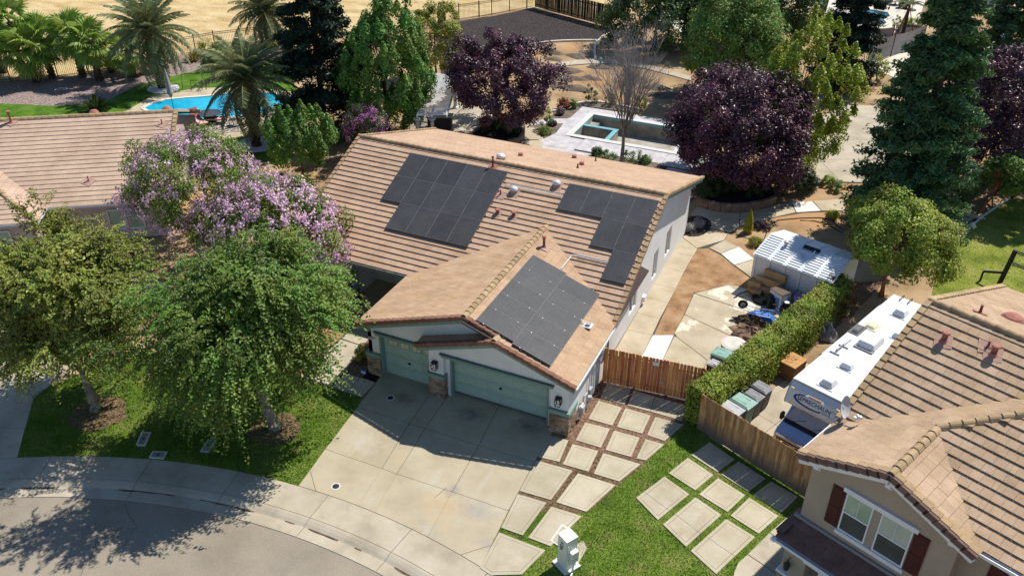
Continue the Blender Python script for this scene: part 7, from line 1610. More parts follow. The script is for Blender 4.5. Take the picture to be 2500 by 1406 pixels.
MB().box(q + V((0, 0, .85)), (2.0, 4.6, .7), -.6).build('body', white_p, t, bevel=.12); MB().box(q + V((0, 0, 1.45)), (1.8, 2.4, .6), -.6, .8).build('cabin', white_p, t, bevel=.12); MB().box(q + V((0, 0, 1.4)), (1.84, 2.0, .35), -.6, .85).build('window', window_m, t)
for sx_ in (-.95, .95):
    for sy_ in (-1.5, 1.5): c = q + V((sx_ * .825 + sy_ * .565, sx_ * -.565 + sy_ * .825, .36)); MB().tube([c - V((.1, -.07, 0)), c + V((.1, -.07, 0))], .36, 14).build('wheel', rub, t)
# ------------------------------------------------------------------ foliage
def leafmat(name, cols, trans=0.27, scale=0.5, tint=0.38, hue=0.06, rough=0.5):
    return mat(name, cols, scale=scale, rough=rough, tint=tint, hue=hue, trans=trans, spec=0.35, lo=0.3, hi=0.7)
lf_elm = leafmat('elm_leaf', [(0.085, 0.16, 0.028), (0.14, 0.225, 0.034), (0.235, 0.285, 0.05)])
lf_pist = leafmat('pistache_leaf', [(0.145, 0.188, 0.034), (0.230, 0.266, 0.043), (0.327, 0.315, 0.067)])
lf_crape = leafmat('crape_leaf', [(0.075, 0.150, 0.021), (0.150, 0.225, 0.030), (0.240, 0.255, 0.045)])
bl_pink = leafmat('pink_blossom', [(0.56, 0.32, 0.45), (0.66, 0.43, 0.55), (0.73, 0.55, 0.64)], trans=0.2, hue=0.0, tint=0.2)
bl_mag = leafmat('magenta_blossom', [(0.35, 0.09, 0.32), (0.50, 0.18, 0.42)], trans=0.2, hue=0.0, tint=0.25)
bl_red = leafmat('red_blossom', [(0.50, 0.015, 0.04), (0.65, 0.04, 0.07)], trans=0.2, hue=0.0, tint=0.25)
lf_gum = leafmat('sweetgum_leaf', [(0.068, 0.173, 0.027), (0.128, 0.255, 0.038), (0.210, 0.300, 0.053)])
lf_mid = leafmat('mid_leaf', [(0.088, 0.184, 0.035), (0.160, 0.264, 0.048), (0.256, 0.320, 0.064)])
lf_dark = leafmat('dark_leaf', [(0.033, 0.075, 0.021), (0.060, 0.120, 0.030), (0.090, 0.150, 0.033)])
lf_yel = leafmat('yellow_green_leaf', [(0.203, 0.270, 0.024), (0.311, 0.378, 0.034), (0.405, 0.419, 0.054)])
lf_lime = leafmat('olive_leaf', [(0.182, 0.221, 0.026), (0.273, 0.293, 0.039), (0.338, 0.325, 0.058)])
lf_plum = leafmat('plum_leaf', [(0.041, 0.019, 0.033), (0.084, 0.033, 0.053), (0.141, 0.041, 0.065)], trans=0.15, tint=0.5, hue=0.0, rough=0.4)
lf_red = leafmat('redwood_needle', [(0.045, 0.10, 0.042), (0.075, 0.155, 0.055), (0.13, 0.21, 0.06)], trans=0.15, tint=0.42)
lf_redb = leafmat('dark_redwood_needle', [(0.013, 0.029, 0.015), (0.022, 0.044, 0.020), (0.035, 0.061, 0.024)], trans=0.12, tint=0.42)
lf_hedge = leafmat('hedge_leaf', [(0.158, 0.220, 0.025), (0.261, 0.325, 0.038), (0.398, 0.398, 0.063)])
lf_shrub = leafmat('shrub_leaf', [(0.03, 0.055, 0.014), (0.05, 0.085, 0.018)])
lf_palm = leafmat('date_palm_leaf', [(0.13, 0.17, 0.075), (0.20, 0.235, 0.10), (0.29, 0.28, 0.12)], tint=0.3)
lf_fan = leafmat('fan_palm_leaf', [(0.13, 0.24, 0.035), (0.21, 0.33, 0.05), (0.33, 0.37, 0.08)], tint=0.3)
lf_fany = leafmat('yellow_fan_leaf', [(0.40, 0.36, 0.08), (0.52, 0.43, 0.13)], tint=0.3)

def unit(a): return a / (np.linalg.norm(a, axis=1, keepdims=True) + 1e-9)
def leafobj(name, P, N, size, asp, tint, m, parent, kind=None):
    """Rhombic leaves at points P facing N; one mesh."""
    n = len(P); R_ = unit(RNG.normal(size=(n, 3))); T = unit(np.cross(N, R_)); B = np.cross(N, T)
    s_ = np.broadcast_to(size, (n,))[:, None] * RNG.uniform(0.7, 1.3, (n, 1)) / 2
    inv = np.array(WM(parent).inverted()) if parent is not None else np.eye(4)
    fold = N * s_ * 0.25
    vs = np.stack([P - T * s_, P + B * s_ * asp + fold, P + T * s_, P - B * s_ * asp + fold], 1).reshape(-1, 3)
    vs = vs @ inv[:3, :3].T + inv[:3, 3]
    o = link(name, npmesh(name, vs, np.arange(4 * n).reshape(-1, 4), tint), m, parent)
    if kind: o['kind'] = kind
    return o
def fib(n):
    i = np.arange(n) + 0.5; ph = np.arccos(1 - 2 * i / n); th = np.pi * (1 + 5 ** .5) * i
    return np.c_[np.cos(th) * np.sin(ph), np.sin(th) * np.sin(ph), np.cos(ph)]
def lumpy(d, s=0.16):
    k = RNG.normal(size=(5, 3)) * 2.2; ph = RNG.uniform(0, 6.28, 5)
    return 1 + s * np.sin(d @ k.T + ph).sum(1) / 1.8

def round_pts(c, R, K, rc, n, low=-0.75, flat=1.0, inner=0.5, elong=1.0):
    """Clumps over an uneven ellipsoid; returns points, normals, tints."""
    c = np.array(c, float); R = np.array(R, float)
    d = unit(fib(int(K * 1.35)) + RNG.normal(0, 0.13, (int(K * 1.35), 3))); d = d[d[:, 2] > low]
    f = lumpy(d) * RNG.uniform(inner, 1.0, len(d)) ** 0.6
    C_ = c + d * R * f[:, None]; ct = RNG.uniform(0.2, 0.8, len(d)); rr = rc * RNG.uniform(0.6, 1.35, len(d))
    k = RNG.integers(0, len(d), n); u = unit(RNG.normal(size=(n, 3)) + d[k] * 0.45)
    q = u * (RNG.uniform(0, 1, n) ** 0.45 * rr[k])[:, None] * np.array([1, 1, flat * elong])
    if elong > 1: q[:, :2] *= np.clip(1.15 - (q[:, 2] / (rr[k] * elong) + 1) * 0.5, 0.15, 1)[:, None]
    P = C_[k] + q; N = unit(u * 0.7 + d[k] * 0.35 + np.array([0, 0, 0.45]) + RNG.normal(0, 0.45, (n, 3)))
    return P, N, np.clip(ct[k] + RNG.normal(0, 0.22, n), 0, 1), C_
def spray_pts(c, R, S, L, nl, droop, low=-0.8):
    """Leafy shoots that leave an uneven crown and arch over under their own weight."""
    c = np.array(c, float); R = np.array(R, float)
    G_ = 70; cl = unit(fib(G_) + RNG.normal(0, .16, (G_, 3))); cl = cl[cl[:, 2] > low]; G_ = len(cl)
    rad_ = lumpy(cl, 0.22) * RNG.uniform(0.62, 1.05, G_); ctint = RNG.uniform(0.12, 0.85, G_); gi = RNG.integers(0, G_, S)
    d = unit(cl[gi] + RNG.normal(0, 0.13, (S, 3)))
    P0 = c + d * R * (rad_[gi] * RNG.uniform(0.55, 1.0, S) ** 0.5)[:, None]
    dr = unit(cl[gi] * np.array([1, 1, 0.6]) + RNG.normal(0, 0.38, (S, 3)) + np.array([0, 0, 0.15]))
    t = np.linspace(0, 1, nl); Ls = L * RNG.uniform(0.55, 1.3, S)
    P = P0[:, None] + dr[:, None] * (t[None, :, None] * Ls[:, None, None]); dz = droop * Ls[:, None] * t[None] ** 2; P[..., 2] -= dz
    side = unit(np.cross(dr, np.array([0, 0, 1.0])) + 1e-6)
    off = np.where(np.arange(nl) % 2 == 0, 1, -1)[None, :, None] * side[:, None] * 0.055
    P = (P + off + RNG.normal(0, 0.025, P.shape)).reshape(-1, 3)
    N = unit(np.repeat(d, nl, 0) * 0.35 + np.array([0, 0, 0.75]) + RNG.normal(0, 0.45, (S * nl, 3)))
    ti = np.clip(np.repeat(ctint[gi] + RNG.normal(0, .1, S), nl) + RNG.normal(0, .15, S * nl), 0, 1)
    return P, N, ti, P0

def limbs(t, base, top, r0, targets, m, bend=0.25, r1=0.35, name='trunk', n=10):
    """Tapered, slightly bent trunk with limbs reaching into the crown."""
    base, top = V(base), V(top); b = MB(); mid = base.lerp(top, 0.5) + V((random.uniform(-bend, bend), random.uniform(-bend, bend), 0))
    pts = []; rs = []
    for i in range(9):
        s_ = i / 8; p = base.lerp(mid, s_).lerp(mid.lerp(top, s_), s_); pts.append(p); rs.append(r0 * (1 - (1 - r1) * s_) * (1.35 if i == 0 else 1.1 if i == 1 else 1.0))
    b.tube(pts, rs, n)
    for q in targets:
        q = V(q); k = random.uniform(0.45, 0.95); o = pts[int(k * 8)]; rr = rs[int(k * 8)] * 0.55
        m1 = o.lerp(q, 0.5) + V((random.uniform(-.2, .2), random.uniform(-.2, .2), random.uniform(0, .4)))
        b.tube([o, o.lerp(m1, 0.5), m1, m1.lerp(q, 0.5), q], [rr, rr * .8, rr * .6, rr * .4, rr * .18], 6)
    return b.build(name, m, t, smooth=True)

def tree(label, base, h, R, m, tm=None, K=90, rc=0.75, n=16000, ls=0.13, asp=0.6, style='round', r0=0.2, off=(0, 0), cz=None, cat='tree', name='tree', low=-0.75, elong=1.0, droop=0.7, L=1.3, nl=26, S=900, group=None, blossom=None, nb=0, inner=0.5, trunk_top=None, bl_size=0.10, skirt=None):
    base = V(base); t = thing(name, label, cat, base, group=group)
    cz = cz if cz is not None else h - R[2]
    c = (base.x + off[0], base.y + off[1], cz)
    if style == 'spray':
        P, N, ti, C_ = spray_pts(c, R, S, L, nl, droop, low)
        P2, N2, t2, _ = round_pts(c, (R[0] * .66, R[1] * .66, R[2] * .7), K, rc, n, low)
        szs = np.r_[np.full(len(P), ls), np.full(len(P2), ls * 1.4)]
        P, N, ti = np.r_[P, P2], np.r_[N, N2], np.r_[ti, t2]
        if skirt:
            P3, N3, t3, _ = spray_pts((base.x + skirt[0][0], base.y + skirt[0][1], skirt[0][2]), skirt[1], skirt[2], L * .9, nl, droop * 1.5, -.8)
            P, N, ti, szs = np.r_[P, P3], np.r_[N, N3], np.r_[ti, t3], np.r_[szs, np.full(len(P3), ls)]
    else: P, N, ti, C_ = round_pts(c, R, K, rc, n, low, elong=elong, inner=inner)
    if style != 'spray': szs = np.full(len(P), ls)
    keep = P[:, 2] > 0.12; P, N, ti, szs = P[keep], N[keep], ti[keep], szs[keep]
    idx = RNG.choice(len(C_), min(16, len(C_)), replace=False)
    limbs(t, base, trunk_top or (c[0], c[1], cz + R[2] * 0.25), r0, [C_[i] for i in idx], tm or trunk_b)
    leafobj('crown', P, N, szs, asp, ti, m, t)
    if blossom:
        d = unit(RNG.normal(size=(nb, 3))); d = d[(d[:, 2] > -0.35)]; cc = np.array(c) + d * np.array(R) * (RNG.uniform(0.86, 1.1, len(d)) * lumpy(d, 0.1))[:, None]
        kk = 26; Q = np.repeat(cc, kk, 0) + RNG.normal(0, 1, (len(cc) * kk, 3)) * np.array([.11, .11, .15]); k2 = np.repeat(RNG.uniform(0.2, .9, len(cc)), kk)
        leafobj('blossom', Q, unit(np.repeat(d, kk, 0) + RNG.normal(0, .6, Q.shape)), bl_size, 0.9, np.clip(k2 + RNG.normal(0, .2, len(Q)), 0, 1), blossom, t)
    return t

def conifer(label, base, h, R, m, n=30000, ls=0.26, r0=0.3, zb=0.6, power=0.75, cat='conifer', B=240, asp=0.36, top=1.0):
    base = V(base); t = thing('conifer', label, cat, base)
    z = zb + (h - zb) * (RNG.uniform(0, 1, B) ** 0.85) * top; th = RNG.uniform(0, 6.283, B) ; f = 1 - (z - zb) / (h - zb)
    Rb = R * (np.clip(f, 0, 1) ** power) * RNG.uniform(0.72, 1.12, B) + 0.15
    k = RNG.integers(0, B, n); s_ = RNG.uniform(0.12, 1, n) ** 0.6
    wid = 0.10 + 0.42 * np.clip(f[k], 0.15, 1) * (1 - 0.55 * s_) + 0.10
    P = np.c_[base.x + np.cos(th[k]) * Rb[k] * s_, base.y + np.sin(th[k]) * Rb[k] * s_, z[k] - 0.16 * Rb[k] * s_ + 0.12 * Rb[k] * s_ ** 3]
    P += RNG.normal(0, 1, (n, 3)) * np.c_[wid, wid, wid * 0.55] * 0.62
    d = np.c_[np.cos(th[k]), np.sin(th[k]), np.zeros(n)]
    N = unit(d * 0.35 + np.array([0, 0, 0.7]) + RNG.normal(0, 0.5, (n, 3)))
    tb = RNG.uniform(0.1, 0.8, B)
    keep = P[:, 2] > 0.1
    b = MB().tube([base, base + V((0.05, 0, h * 0.5)), base + V((0, 0.05, h * 0.98))], [r0 * 1.2, r0 * 0.7, 0.03], 9)
    for i in range(0, B, 5): b.tube([(base.x, base.y, z[i]), (base.x + math.cos(th[i]) * Rb[i] * .8, base.y + math.sin(th[i]) * Rb[i] * .8, z[i] - 0.1 * Rb[i])], [0.05, 0.012], 5)
    b.build('trunk', trunk_b, t)
    leafobj('crown', P[keep], N[keep], ls, asp, np.clip(tb[k] + RNG.normal(0, .2, n), 0, 1)[keep], m, t)
    return t
def shrub(label, base, R, m, n=1500, ls=0.09, K=16, rc=0.25, name='shrub', cat='shrub', group=None, asp=0.6, flower=None, nf=0):
    base = V(base); t = thing(name, label, cat, base, group=group)
    P, N, ti, C_ = round_pts((base.x, base.y, base.z + R[2] * 0.75), R, K, rc, n, -0.6); keep = P[:, 2] > base.z + 0.02
    b = MB()
    for i in RNG.choice(len(C_), min(6, len(C_)), replace=False): b.tube([base, base.lerp(V(C_[i]), 0.5) + V((0, 0, .05)), V(C_[i])], [0.025, 0.018, 0.006], 5)
    b.build('stem', trunk_b, t); leafobj('foliage', P[keep], N[keep], ls, asp, ti[keep], m, t)
    if flower: leafobj('flower', P[keep][:nf], N[keep][:nf], ls * 1.1, 0.9, ti[keep][:nf], flower, t, kind='stuff')
    return t

# front yard
tree('large drooping green tree in the front lawn by the driveway', (-6.09, -5.61, 0), 9.8, (3.65, 3.6, 3.3), lf_elm, trunk_m, K=90, rc=0.9, n=24000, ls=0.145, asp=0.6, style='spray', S=2100, L=1.5, nl=30, droop=0.55, r0=0.27, off=(-0.35, -0.2), cz=5.9, low=-0.8, trunk_top=(-6.9, -5.6, 4.4), skirt=((-2.7, -0.7, 3.0), (1.9, 1.8, 1.9), 420))
tree('yellowish green tree in the lawn beside the neighbour driveway', (-14.34, -8.04, 0), 9.6, (3.7, 3.6, 3.7), lf_pist, trunk_m, K=90, rc=0.9, n=22000, ls=0.15, asp=0.55, style='spray', S=1600, L=1.2, nl=26, droop=0.35, r0=0.24, off=(-0.3, 0.5), cz=5.7, low=-0.7, trunk_top=(-14.9, -7.7, 4.0))
for p, lab, rx in (((-6.05, -5.66, 0), 'ring of bare bark mulch under the drooping tree', 1.15), ((-14.08, -8.17, 0), 'ring of bare bark mulch under the yellowish tree', 1.3)):
    structure('mulch_ring', MB().sheet(blob(p, rx, rx * 0.95, 22, 0.07), 0.004), bark)
tree('pink crape myrtle nearest the pink house', (-19.2, 5.6, 0), 7.2, (4.0, 3.6, 3.1), lf_crape, trunk_m, K=90, rc=0.75, n=26000, ls=0.16, r0=0.12, blossom=bl_pink, nb=600, bl_size=0.125, cz=4.1, cat='crape myrtle', group='pink crape myrtles between the houses')
tree('pink crape myrtle overhanging the white house roof', (-12.3, 3.2, 0), 7.0, (4.2, 3.4, 3.4), lf_crape, trunk_m, K=80, rc=0.7, n=24000, ls=0.16, r0=0.12, blossom=bl_pink, nb=640, bl_size=0.125, cz=3.8, cat='crape myrtle', group='pink crape myrtles between the houses')
tree('small bright green tree left of the white house roof', (-20.9, 16.6, 0), 5.6, (2.6, 2.2, 2.2), lf_gum, K=40, rc=0.6, n=14000, ls=0.19, elong=1.2, cz=3.3, r0=0.1)
tree('small magenta crape myrtle in shade behind the roof corner', (-18.2, 20.8, 0), 4.4, (1.5, 1.4, 1.6), lf_shrub, K=24, rc=0.5, n=4500, ls=0.12, r0=0.07, blossom=bl_mag, nb=90, cz=2.8, cat='crape myrtle')
# behind the house
conifer('tall very dark conifer behind the left pool', (-24.6, 24.6, 0), 14.5, 4.2, lf_redb, 50000, 0.36, zb=0.4, B=300, power=0.62)
tree('tall bright green sweetgum beside the very dark conifer', (-20.0, 26.6, 0), 11.6, (4.0, 3.8, 5.3), lf_gum, K=210, rc=0.68, n=50000, ls=0.21, elong=1.2, cz=5.9, r0=0.2, low=-0.85)
tree('slim olive green tree behind the sweetgum', (-23.2, 40.3, 0), 6.6, (2.5, 2.2, 2.9), lf_lime, K=50, rc=0.6, n=12000, ls=0.2, cz=3.5, r0=0.1)
tree('dark purple plum tree in the round planter behind the roof', (-12.2, 30.5, 0), 8.2, (4.1, 3.8, 3.5), lf_plum, K=130, rc=0.75, n=38000, ls=0.2, cz=4.1, r0=0.18, cat='plum tree', low=-0.6)
tree('dark purple plum tree above the curved block planter', (6.9, 28.6, 0), 8.0, (4.6, 4.3, 3.7), lf_plum, K=170, rc=0.85, n=50000, ls=0.2, cz=4.0, r0=0.2, cat='plum tree', low=-0.7, off=(-0.3, 0))
tree('dark purple plum tree at the right edge behind the conifer', (24.6, 37.0, 0), 9.2, (4.6, 4.6, 4.4), lf_plum, K=150, rc=0.85, n=36000, ls=0.22, cz=4.7, r0=0.18, cat='plum tree', low=-0.7)
tree('dark green leafy tree by the dark fence', (-7.6, 58.6, 0), 8.0, (4.7, 4.2, 3.6), lf_dark, K=100, rc=0.9, n=22000, ls=0.28, cz=3.7, r0=0.2)
tree('dark green leafy tree right of the dark fence', (-1.8, 60.5, 0), 8.0, (4.2, 4.0, 3.8), lf_dark, K=90, rc=0.9, n=18000, ls=0.28, cz=4.4, r0=0.2)
tree('broad fresh green tree behind the bare tree', (2.6, 46.8, 0), 9.2, (4.4, 4.4, 4.3), lf_mid, K=140, rc=0.85, n=36000, ls=0.24, cz=5.0, r0=0.2)
tree('upright yellow green tree beside the rear patio', (9.9, 32.7, 0), 10.4, (3.3, 3.2, 4.9), lf_yel, K=130, rc=0.7, n=32000, ls=0.21, cz=5.2, r0=0.16, elong=1.1, low=-0.9)
conifer('dark conifer in front of the far pool', (11.4, 53.5, 0), 11.5, 3.2, lf_redb, 24000, 0.4, zb=0.3, power=0.5)
tree('very dark shade tree left of the far palm trunk', (3.5, 64.5, 0), 8.5, (4.2, 4.0, 4.2), lf_dark, K=80, rc=0.9, n=16000, ls=0.3, cz=4.3, r0=0.2)
conifer('huge green redwood right of the rear patio', (18.0, 26.3, 0), 17.5, 3.5, lf_red, 100000, 0.33, zb=0.4, r0=0.4, B=420, power=0.55)
conifer('conifer behind the huge redwood near the pergola', (24.0, 60.0, 0), 12.0, 3.2, lf_red, 22000, 0.4, zb=0.3, power=0.6)
conifer('conifer at the right edge beyond the purple plum', (28.8, 50.5, 0), 10.0, 3.6, lf_red, 22000, 0.4, zb=0.3, power=0.6)
tree('rounded green tree with orange trunk behind the motorhome', (17.7, 17.6, 0), 5.7, (3.2, 2.9, 1.9), lf_hedge, trunk_o, K=95, rc=0.6, n=30000, ls=0.16, cz=3.75, r0=0.11, low=-0.6, inner=0.4)
tree('small leaning green tree with orange trunk beside the yellow lawn', (22.5, 30.6, 0), 5.0, (2.2, 2.2, 1.6), lf_mid, trunk_o, K=50, rc=0.5, n=13000, ls=0.18, off=(2.1, 0.6), cz=3.0, r0=0.10, low=-0.5, trunk_top=(23.6, 30.9, 2.6), blossom=bl_red, nb=10)
shrub('red-flowered slender shrub at the far end of the hedge', (15.6, 14.6, 0), (0.9, 0.9, 1.2), lf_shrub, 2200, 0.1, 20, 0.3, flower=bl_red, nf=420)

# bare tree
def bare_tree(label, base, h):
    base = V(base); t = thing('bare_tree', label, 'tree', base); b = MB(); tw = MB()
    b.tube([base, base + V((0.03, 0, h * .12)), base + V((0, 0.03, h * .2))], [0.16, 0.13, 0.12], 10)
    def grow(p, d, L, r_, lev):
        q = p + d * L; mid = p.lerp(q, 0.5) + V((random.uniform(-.05, .05), random.uniform(-.05, .05), 0.02)) * L
        (b if lev < 3 else tw).tube([p, mid, q], [r_, r_ * .8, r_ * .6], 6 if lev < 2 else 4 if lev < 3 else 3, cap=False)
        if lev >= 5: return
        for i in range((7, 5, 5, 5, 3)[lev]):
            k = random.uniform(0.35, 1.0) if lev else random.uniform(0.6, 1.0); o = p.lerp(q, k)
            a = random.uniform(0, 6.28); sp = (0.42, 0.5, 0.55, 0.6, 0.7)[lev]
            nd = (d + V((math.cos(a) * sp, math.sin(a) * sp, random.uniform(0.05, 0.45)))).normalized()
            grow(o, nd, L * random.uniform(0.5, 0.74), r_ * 0.5, lev + 1)
    top = base + V((0, 0.03, h * .2))
    for i in range(9):
        a = i * 2.4; sp = random.uniform(0.16, 0.5); grow(top - V((0, 0, .05 * i)), V((math.cos(a) * sp, math.sin(a) * sp, 1)).normalized(), h * random.uniform(0.30, 0.38), 0.06, 1)
    grow(top, V((0.05, 0, 1)), h * 0.42, 0.085, 1)
    b.build('trunk', trunk_m, t); tw.build('twigs', twig_m, t)['kind'] = 'stuff'
bare_tree('leafless grey tree beside the unfinished pool', (-1.35, 29.01, 0), 10.4)

# hedge
def hedge(name, label, line, w, h, m, n, ls=0.09, cat='hedge'):
    """Clipped hedge along a line: uneven leafy walls and top over a woody core."""
    t = thing(name, label, cat, line[0]); A = np.array(line, float); seg = np.linalg.norm(np.diff(A, axis=0), axis=1); cum = np.r_[0, np.cumsum(seg)]
    s_ = RNG.uniform(0, cum[-1], n); i = np.clip(np.searchsorted(cum, s_) - 1, 0, len(seg) - 1); f = (s_ - cum[i]) / seg[i]
    base = A[i] + (A[i + 1] - A[i]) * f[:, None]; d = (A[i + 1] - A[i]) / seg[i][:, None]; nn = np.c_[-d[:, 1], d[:, 0], np.zeros(n)]
    ph = RNG.uniform(0, 6.28, 4); wv = lambda x, z: 0.05 * np.sin(1.3 * x + ph[0]) + 0.035 * np.sin(3.1 * x + 2 * z + ph[1]) + 0.03 * np.sin(7.3 * x - 3 * z + ph[2])
    face = RNG.choice(4, n, p=[.34, .34, .27, .05]); z = RNG.uniform(0.05, h, n); lat = RNG.uniform(-w / 2, w / 2, n)
    off = RNG.normal(0, 0.085, n)
    P = base.copy(); N = np.zeros((n, 3))
    for k, sg in ((0, 1), (1, -1)):
        q = face == k; e = sg * (w / 2 + wv(s_[q], z[q]) + off[q]); P[q] += nn[q] * e[:, None]; P[q, 2] = z[q]; N[q] = nn[q] * sg
    q = face == 2; P[q] += nn[q] * lat[q][:, None]; P[q, 2] = h + wv(s_[q], lat[q]) + off[q]; N[q] = (0, 0, 1)
    q = face == 3; e0 = RNG.integers(0, 2, q.sum()); P[q] = np.where(e0[:, None] == 0, A[0], A[-1]) + nn[q] * lat[q][:, None] + np.where(e0[:, None] == 0, -1, 1) * d[q] * (0.02 + off[q][:, None]); P[q, 2] = z[q]; N[q] = np.where(e0[:, None] == 0, -1, 1) * d[q]
    cl = np.sin(1.9 * P[:, 0] + 2.3 * P[:, 1] + 1.7 * P[:, 2]) * .18
    b = MB()
    for p, q2 in zip(line, line[1:]): b.bar(V(p) + V((0, 0, h / 2 - .05)), V(q2) + V((0, 0, h / 2 - .05)), w - 0.22, h - 0.25)
    b.build('woody_core', mat('hedge_core', [(0.018, 0.022, 0.008), (0.035, 0.04, 0.015)], scale=4, bump=0.05, bscale=6) if 'hedge_core' not in MATS else MATS['hedge_core'], t)
    leafobj('foliage', P, unit(N + RNG.normal(0, .55, (n, 3)) + np.array([0, 0, .25])), ls, 0.6, np.clip(.5 + cl + RNG.normal(0, .22, n), 0, 1), m, t)
    return t
hedge('hedge', 'long clipped green hedge between the two side yards', [(10.95, 2.55, 0), (12.3, 5.9, 0), (13.6, 9.6, 0), (14.6, 12.6, 0), (15.5, 15.4, 0)], 1.2, 1.85, lf_hedge, 54000, 0.11)
hedge('vine_fence', 'vine-covered fence beyond the huge redwood', [(21.2, 30.2, 0), (24.6, 40.5, 0)], 0.35, 1.9, lf_dark, 9000, 0.13, 'fence')
# ------------------------------------------------------------------ palms
def date_frond(L=2.6, pairs=46, arch=0.9, m=None, seed=0):
    """One feather frond: arched rachis along +x with two ranks of narrow leaflets."""
    r_ = random.Random(seed); b = MB(); pts = []
    for i in range(9):
        t = i / 8; pts.append(V((L * (t - 0.12 * t * t), 0, L * (0.35 * t - arch * 0.62 * t * t))))
    b.tube(pts, [0.035 * (1 - .85 * i / 8) for i in range(9)], 4)
    nf = len(b.f); tint = [0.8] * nf
    for i in range(pairs):
        t = 0.10 + 0.9 * i / pairs; k = t * 8; j = min(int(k), 7); p = pts[j].lerp(pts[j + 1], k - j); d = (pts[j + 1] - pts[j]).normalized()
        ll = 0.52 * math.sin(math.pi * min(1, .12 + t * .85)) ** .6 * L / 2.6
        for sd in (-1, 1):
            a = r_.uniform(.55, .8); q = p + d * ll * (1 - a) * 1.3 + V((0, sd, 0)) * ll * a + V((0, 0, -.22 * ll + r_.uniform(-.08, .06))); w = d * 0.021 + V((0, 0, .010))
            b.add([p - w, p + w, q.lerp(p, .35) + w * 1.3, q, q.lerp(p, .35) - w * 1.3], [(0, 1, 2, 3, 4)]); tint.append(r_.uniform(.1, .9))
    me = newmesh('date_frond', b.v, b.f, tint); me.materials.append(m); return me
def fan_leaf(R=0.85, pet=0.9, blades=26, m=None, seed=0):
    r_ = random.Random(seed); b = MB(); b.tube([(0, 0, 0), (pet * .5, 0, .05), (pet, 0, -.02)], [.03, .022, .016], 4); tint = [.7] * len(b.f); c = V((pet, 0, -.02))
    for i in range(blades):
        a = rad(-125) + rad(250) * (i + .5) / blades; h = rad(250) / blades * .52; rr = R * (1 - .12 * abs(a) / 2.2) * r_.uniform(.92, 1.05); fold = .05 if i % 2 else -.02
        pt = lambda an, q, z: c + V((q * math.cos(an), q * math.sin(an), z))
        b.add([c, pt(a - h, rr * .62, -.10 + fold), pt(a, rr, -.34 - .1 * r_.random()), pt(a + h, rr * .62, -.10 - fold)], [(0, 1, 2, 3)]); tint.append(r_.uniform(.1, .9))
    me = newmesh('fan_leaf', b.v, b.f, tint); me.materials.append(m); return me
DF = [date_frond(2.9, 46, a, lf_palm, i) for i, a in enumerate((0.75, 1.0, 1.3))]
FL = [fan_leaf(1.0, 1.0, 26, lf_fan, i) for i in range(2)]; FLY = [fan_leaf(.95, .9, 24, lf_fany, 7)]
orange_fruit = mat('date_fruit', [(0.50, 0.17, 0.02), (0.60, 0.26, 0.04)], scale=5, rough=.6)
def palm_trunk(t, base, top, r0, r1, rows=18):
    base, top = V(base), V(top); b = MB(); pts = [base.lerp(top, i / 8) + V((.06 * math.sin(i), .05 * math.cos(i), 0)) for i in range(9)]
    b.tube(pts, [r0 * 1.25 if i == 0 else r0 + (r1 - r0) * i / 8 for i in range(9)], 12)
    for k in range(rows):   # cut leaf bases in spiral rows
        f = (k + .5) / rows; p = base.lerp(top, f); R = r0 + (r1 - r0) * f
        for j in range(8):
            a = j * .785 + k * .4; d = V((math.cos(a), math.sin(a), 0)); q = p + d * (R - .02)
            b.bar(q, q + d * .09 + V((0, 0, .14)), .12, .06)
    return b.build('trunk', trunk_p, t)
def date_palm(label, base, h, n=58, s=1.0, fruit=True, r0=.30, group='feathery date palms by the blue pool'):
    base = V(base); top = base + V((0, 0, h)); t = thing('date_palm', label, 'palm', base, group=group); palm_trunk(t, base, top, r0, r0 * .8)
    for i in range(n):
        el = rad(84) - rad(135) * (i / n) ** 1.15 + random.uniform(-.1, .1); az = i * 2.39996 + random.uniform(-.15, .15); me = DF[0 if i < n * .35 else 1 if i < n * .7 else 2]
        link('frond', me, lf_palm, t, Matrix.Translation(top + V((0, 0, .15 - .35 * i / n))) @ Matrix.Rotation(az, 4, 'Z') @ Matrix.Rotation(-el + .35, 4, 'Y') @ Matrix.Rotation(random.uniform(-.4, .4), 4, 'X') @ Matrix.Scale(s * random.uniform(.85, 1.08), 4))
    if fruit:
        b = MB()
        for i in range(5):
            a = i * 1.3; q = top + V((.5 * math.cos(a), .5 * math.sin(a), .1))
            for k in range(9): e = q + V((random.gauss(0, .16), random.gauss(0, .16), -.25 + random.gauss(0, .14))); b.tube([q, e], [.015, .05], 5)
        b.build('fruit', orange_fruit, t)
    return t
date_palm('tall date palm beside the green lawn with orange fruit', (-44.11, 27.2, 0), 4.9, 74, 1.55)
date_palm('date palm in the white pebble ring by the pool', (-27.81, 20.1, 0), 5.0, 72, 1.5, r0=.34)
date_palm('date palm by the straw field with orange fruit', (-43.16, 41.52, 0), 3.6, 66, 1.5)
date_palm('date palm cut off by the left edge', (-58.0, 17.5, 0), 3.6, 56, 1.4)
FAN = []
def fan_palm(label, base, h, n=30, s=1.0):
    base = V(base); top = base + V((0, 0, h)); t = thing('fan_palm', label, 'palm', base, group='fan palms along the iron fence'); palm_trunk(t, base, top, .30, .2, 12)
    for i in range(n):
        el = rad(75) - rad(135) * (i / n) + random.uniform(-.12, .12); az = i * 2.39996 + random.uniform(-.2, .2); old = i > n * .72
        me = FLY[0] if old and i % 2 else FL[i % 2]
        link('fan', me, None, t, Matrix.Translation(top - V((0, 0, .3 * i / n))) @ Matrix.Rotation(az, 4, 'Z') @ Matrix.Rotation(-el, 4, 'Y') @ Matrix.Rotation(random.uniform(-.3, .3), 4, 'X') @ Matrix.Scale(s * random.uniform(.9, 1.1), 4))
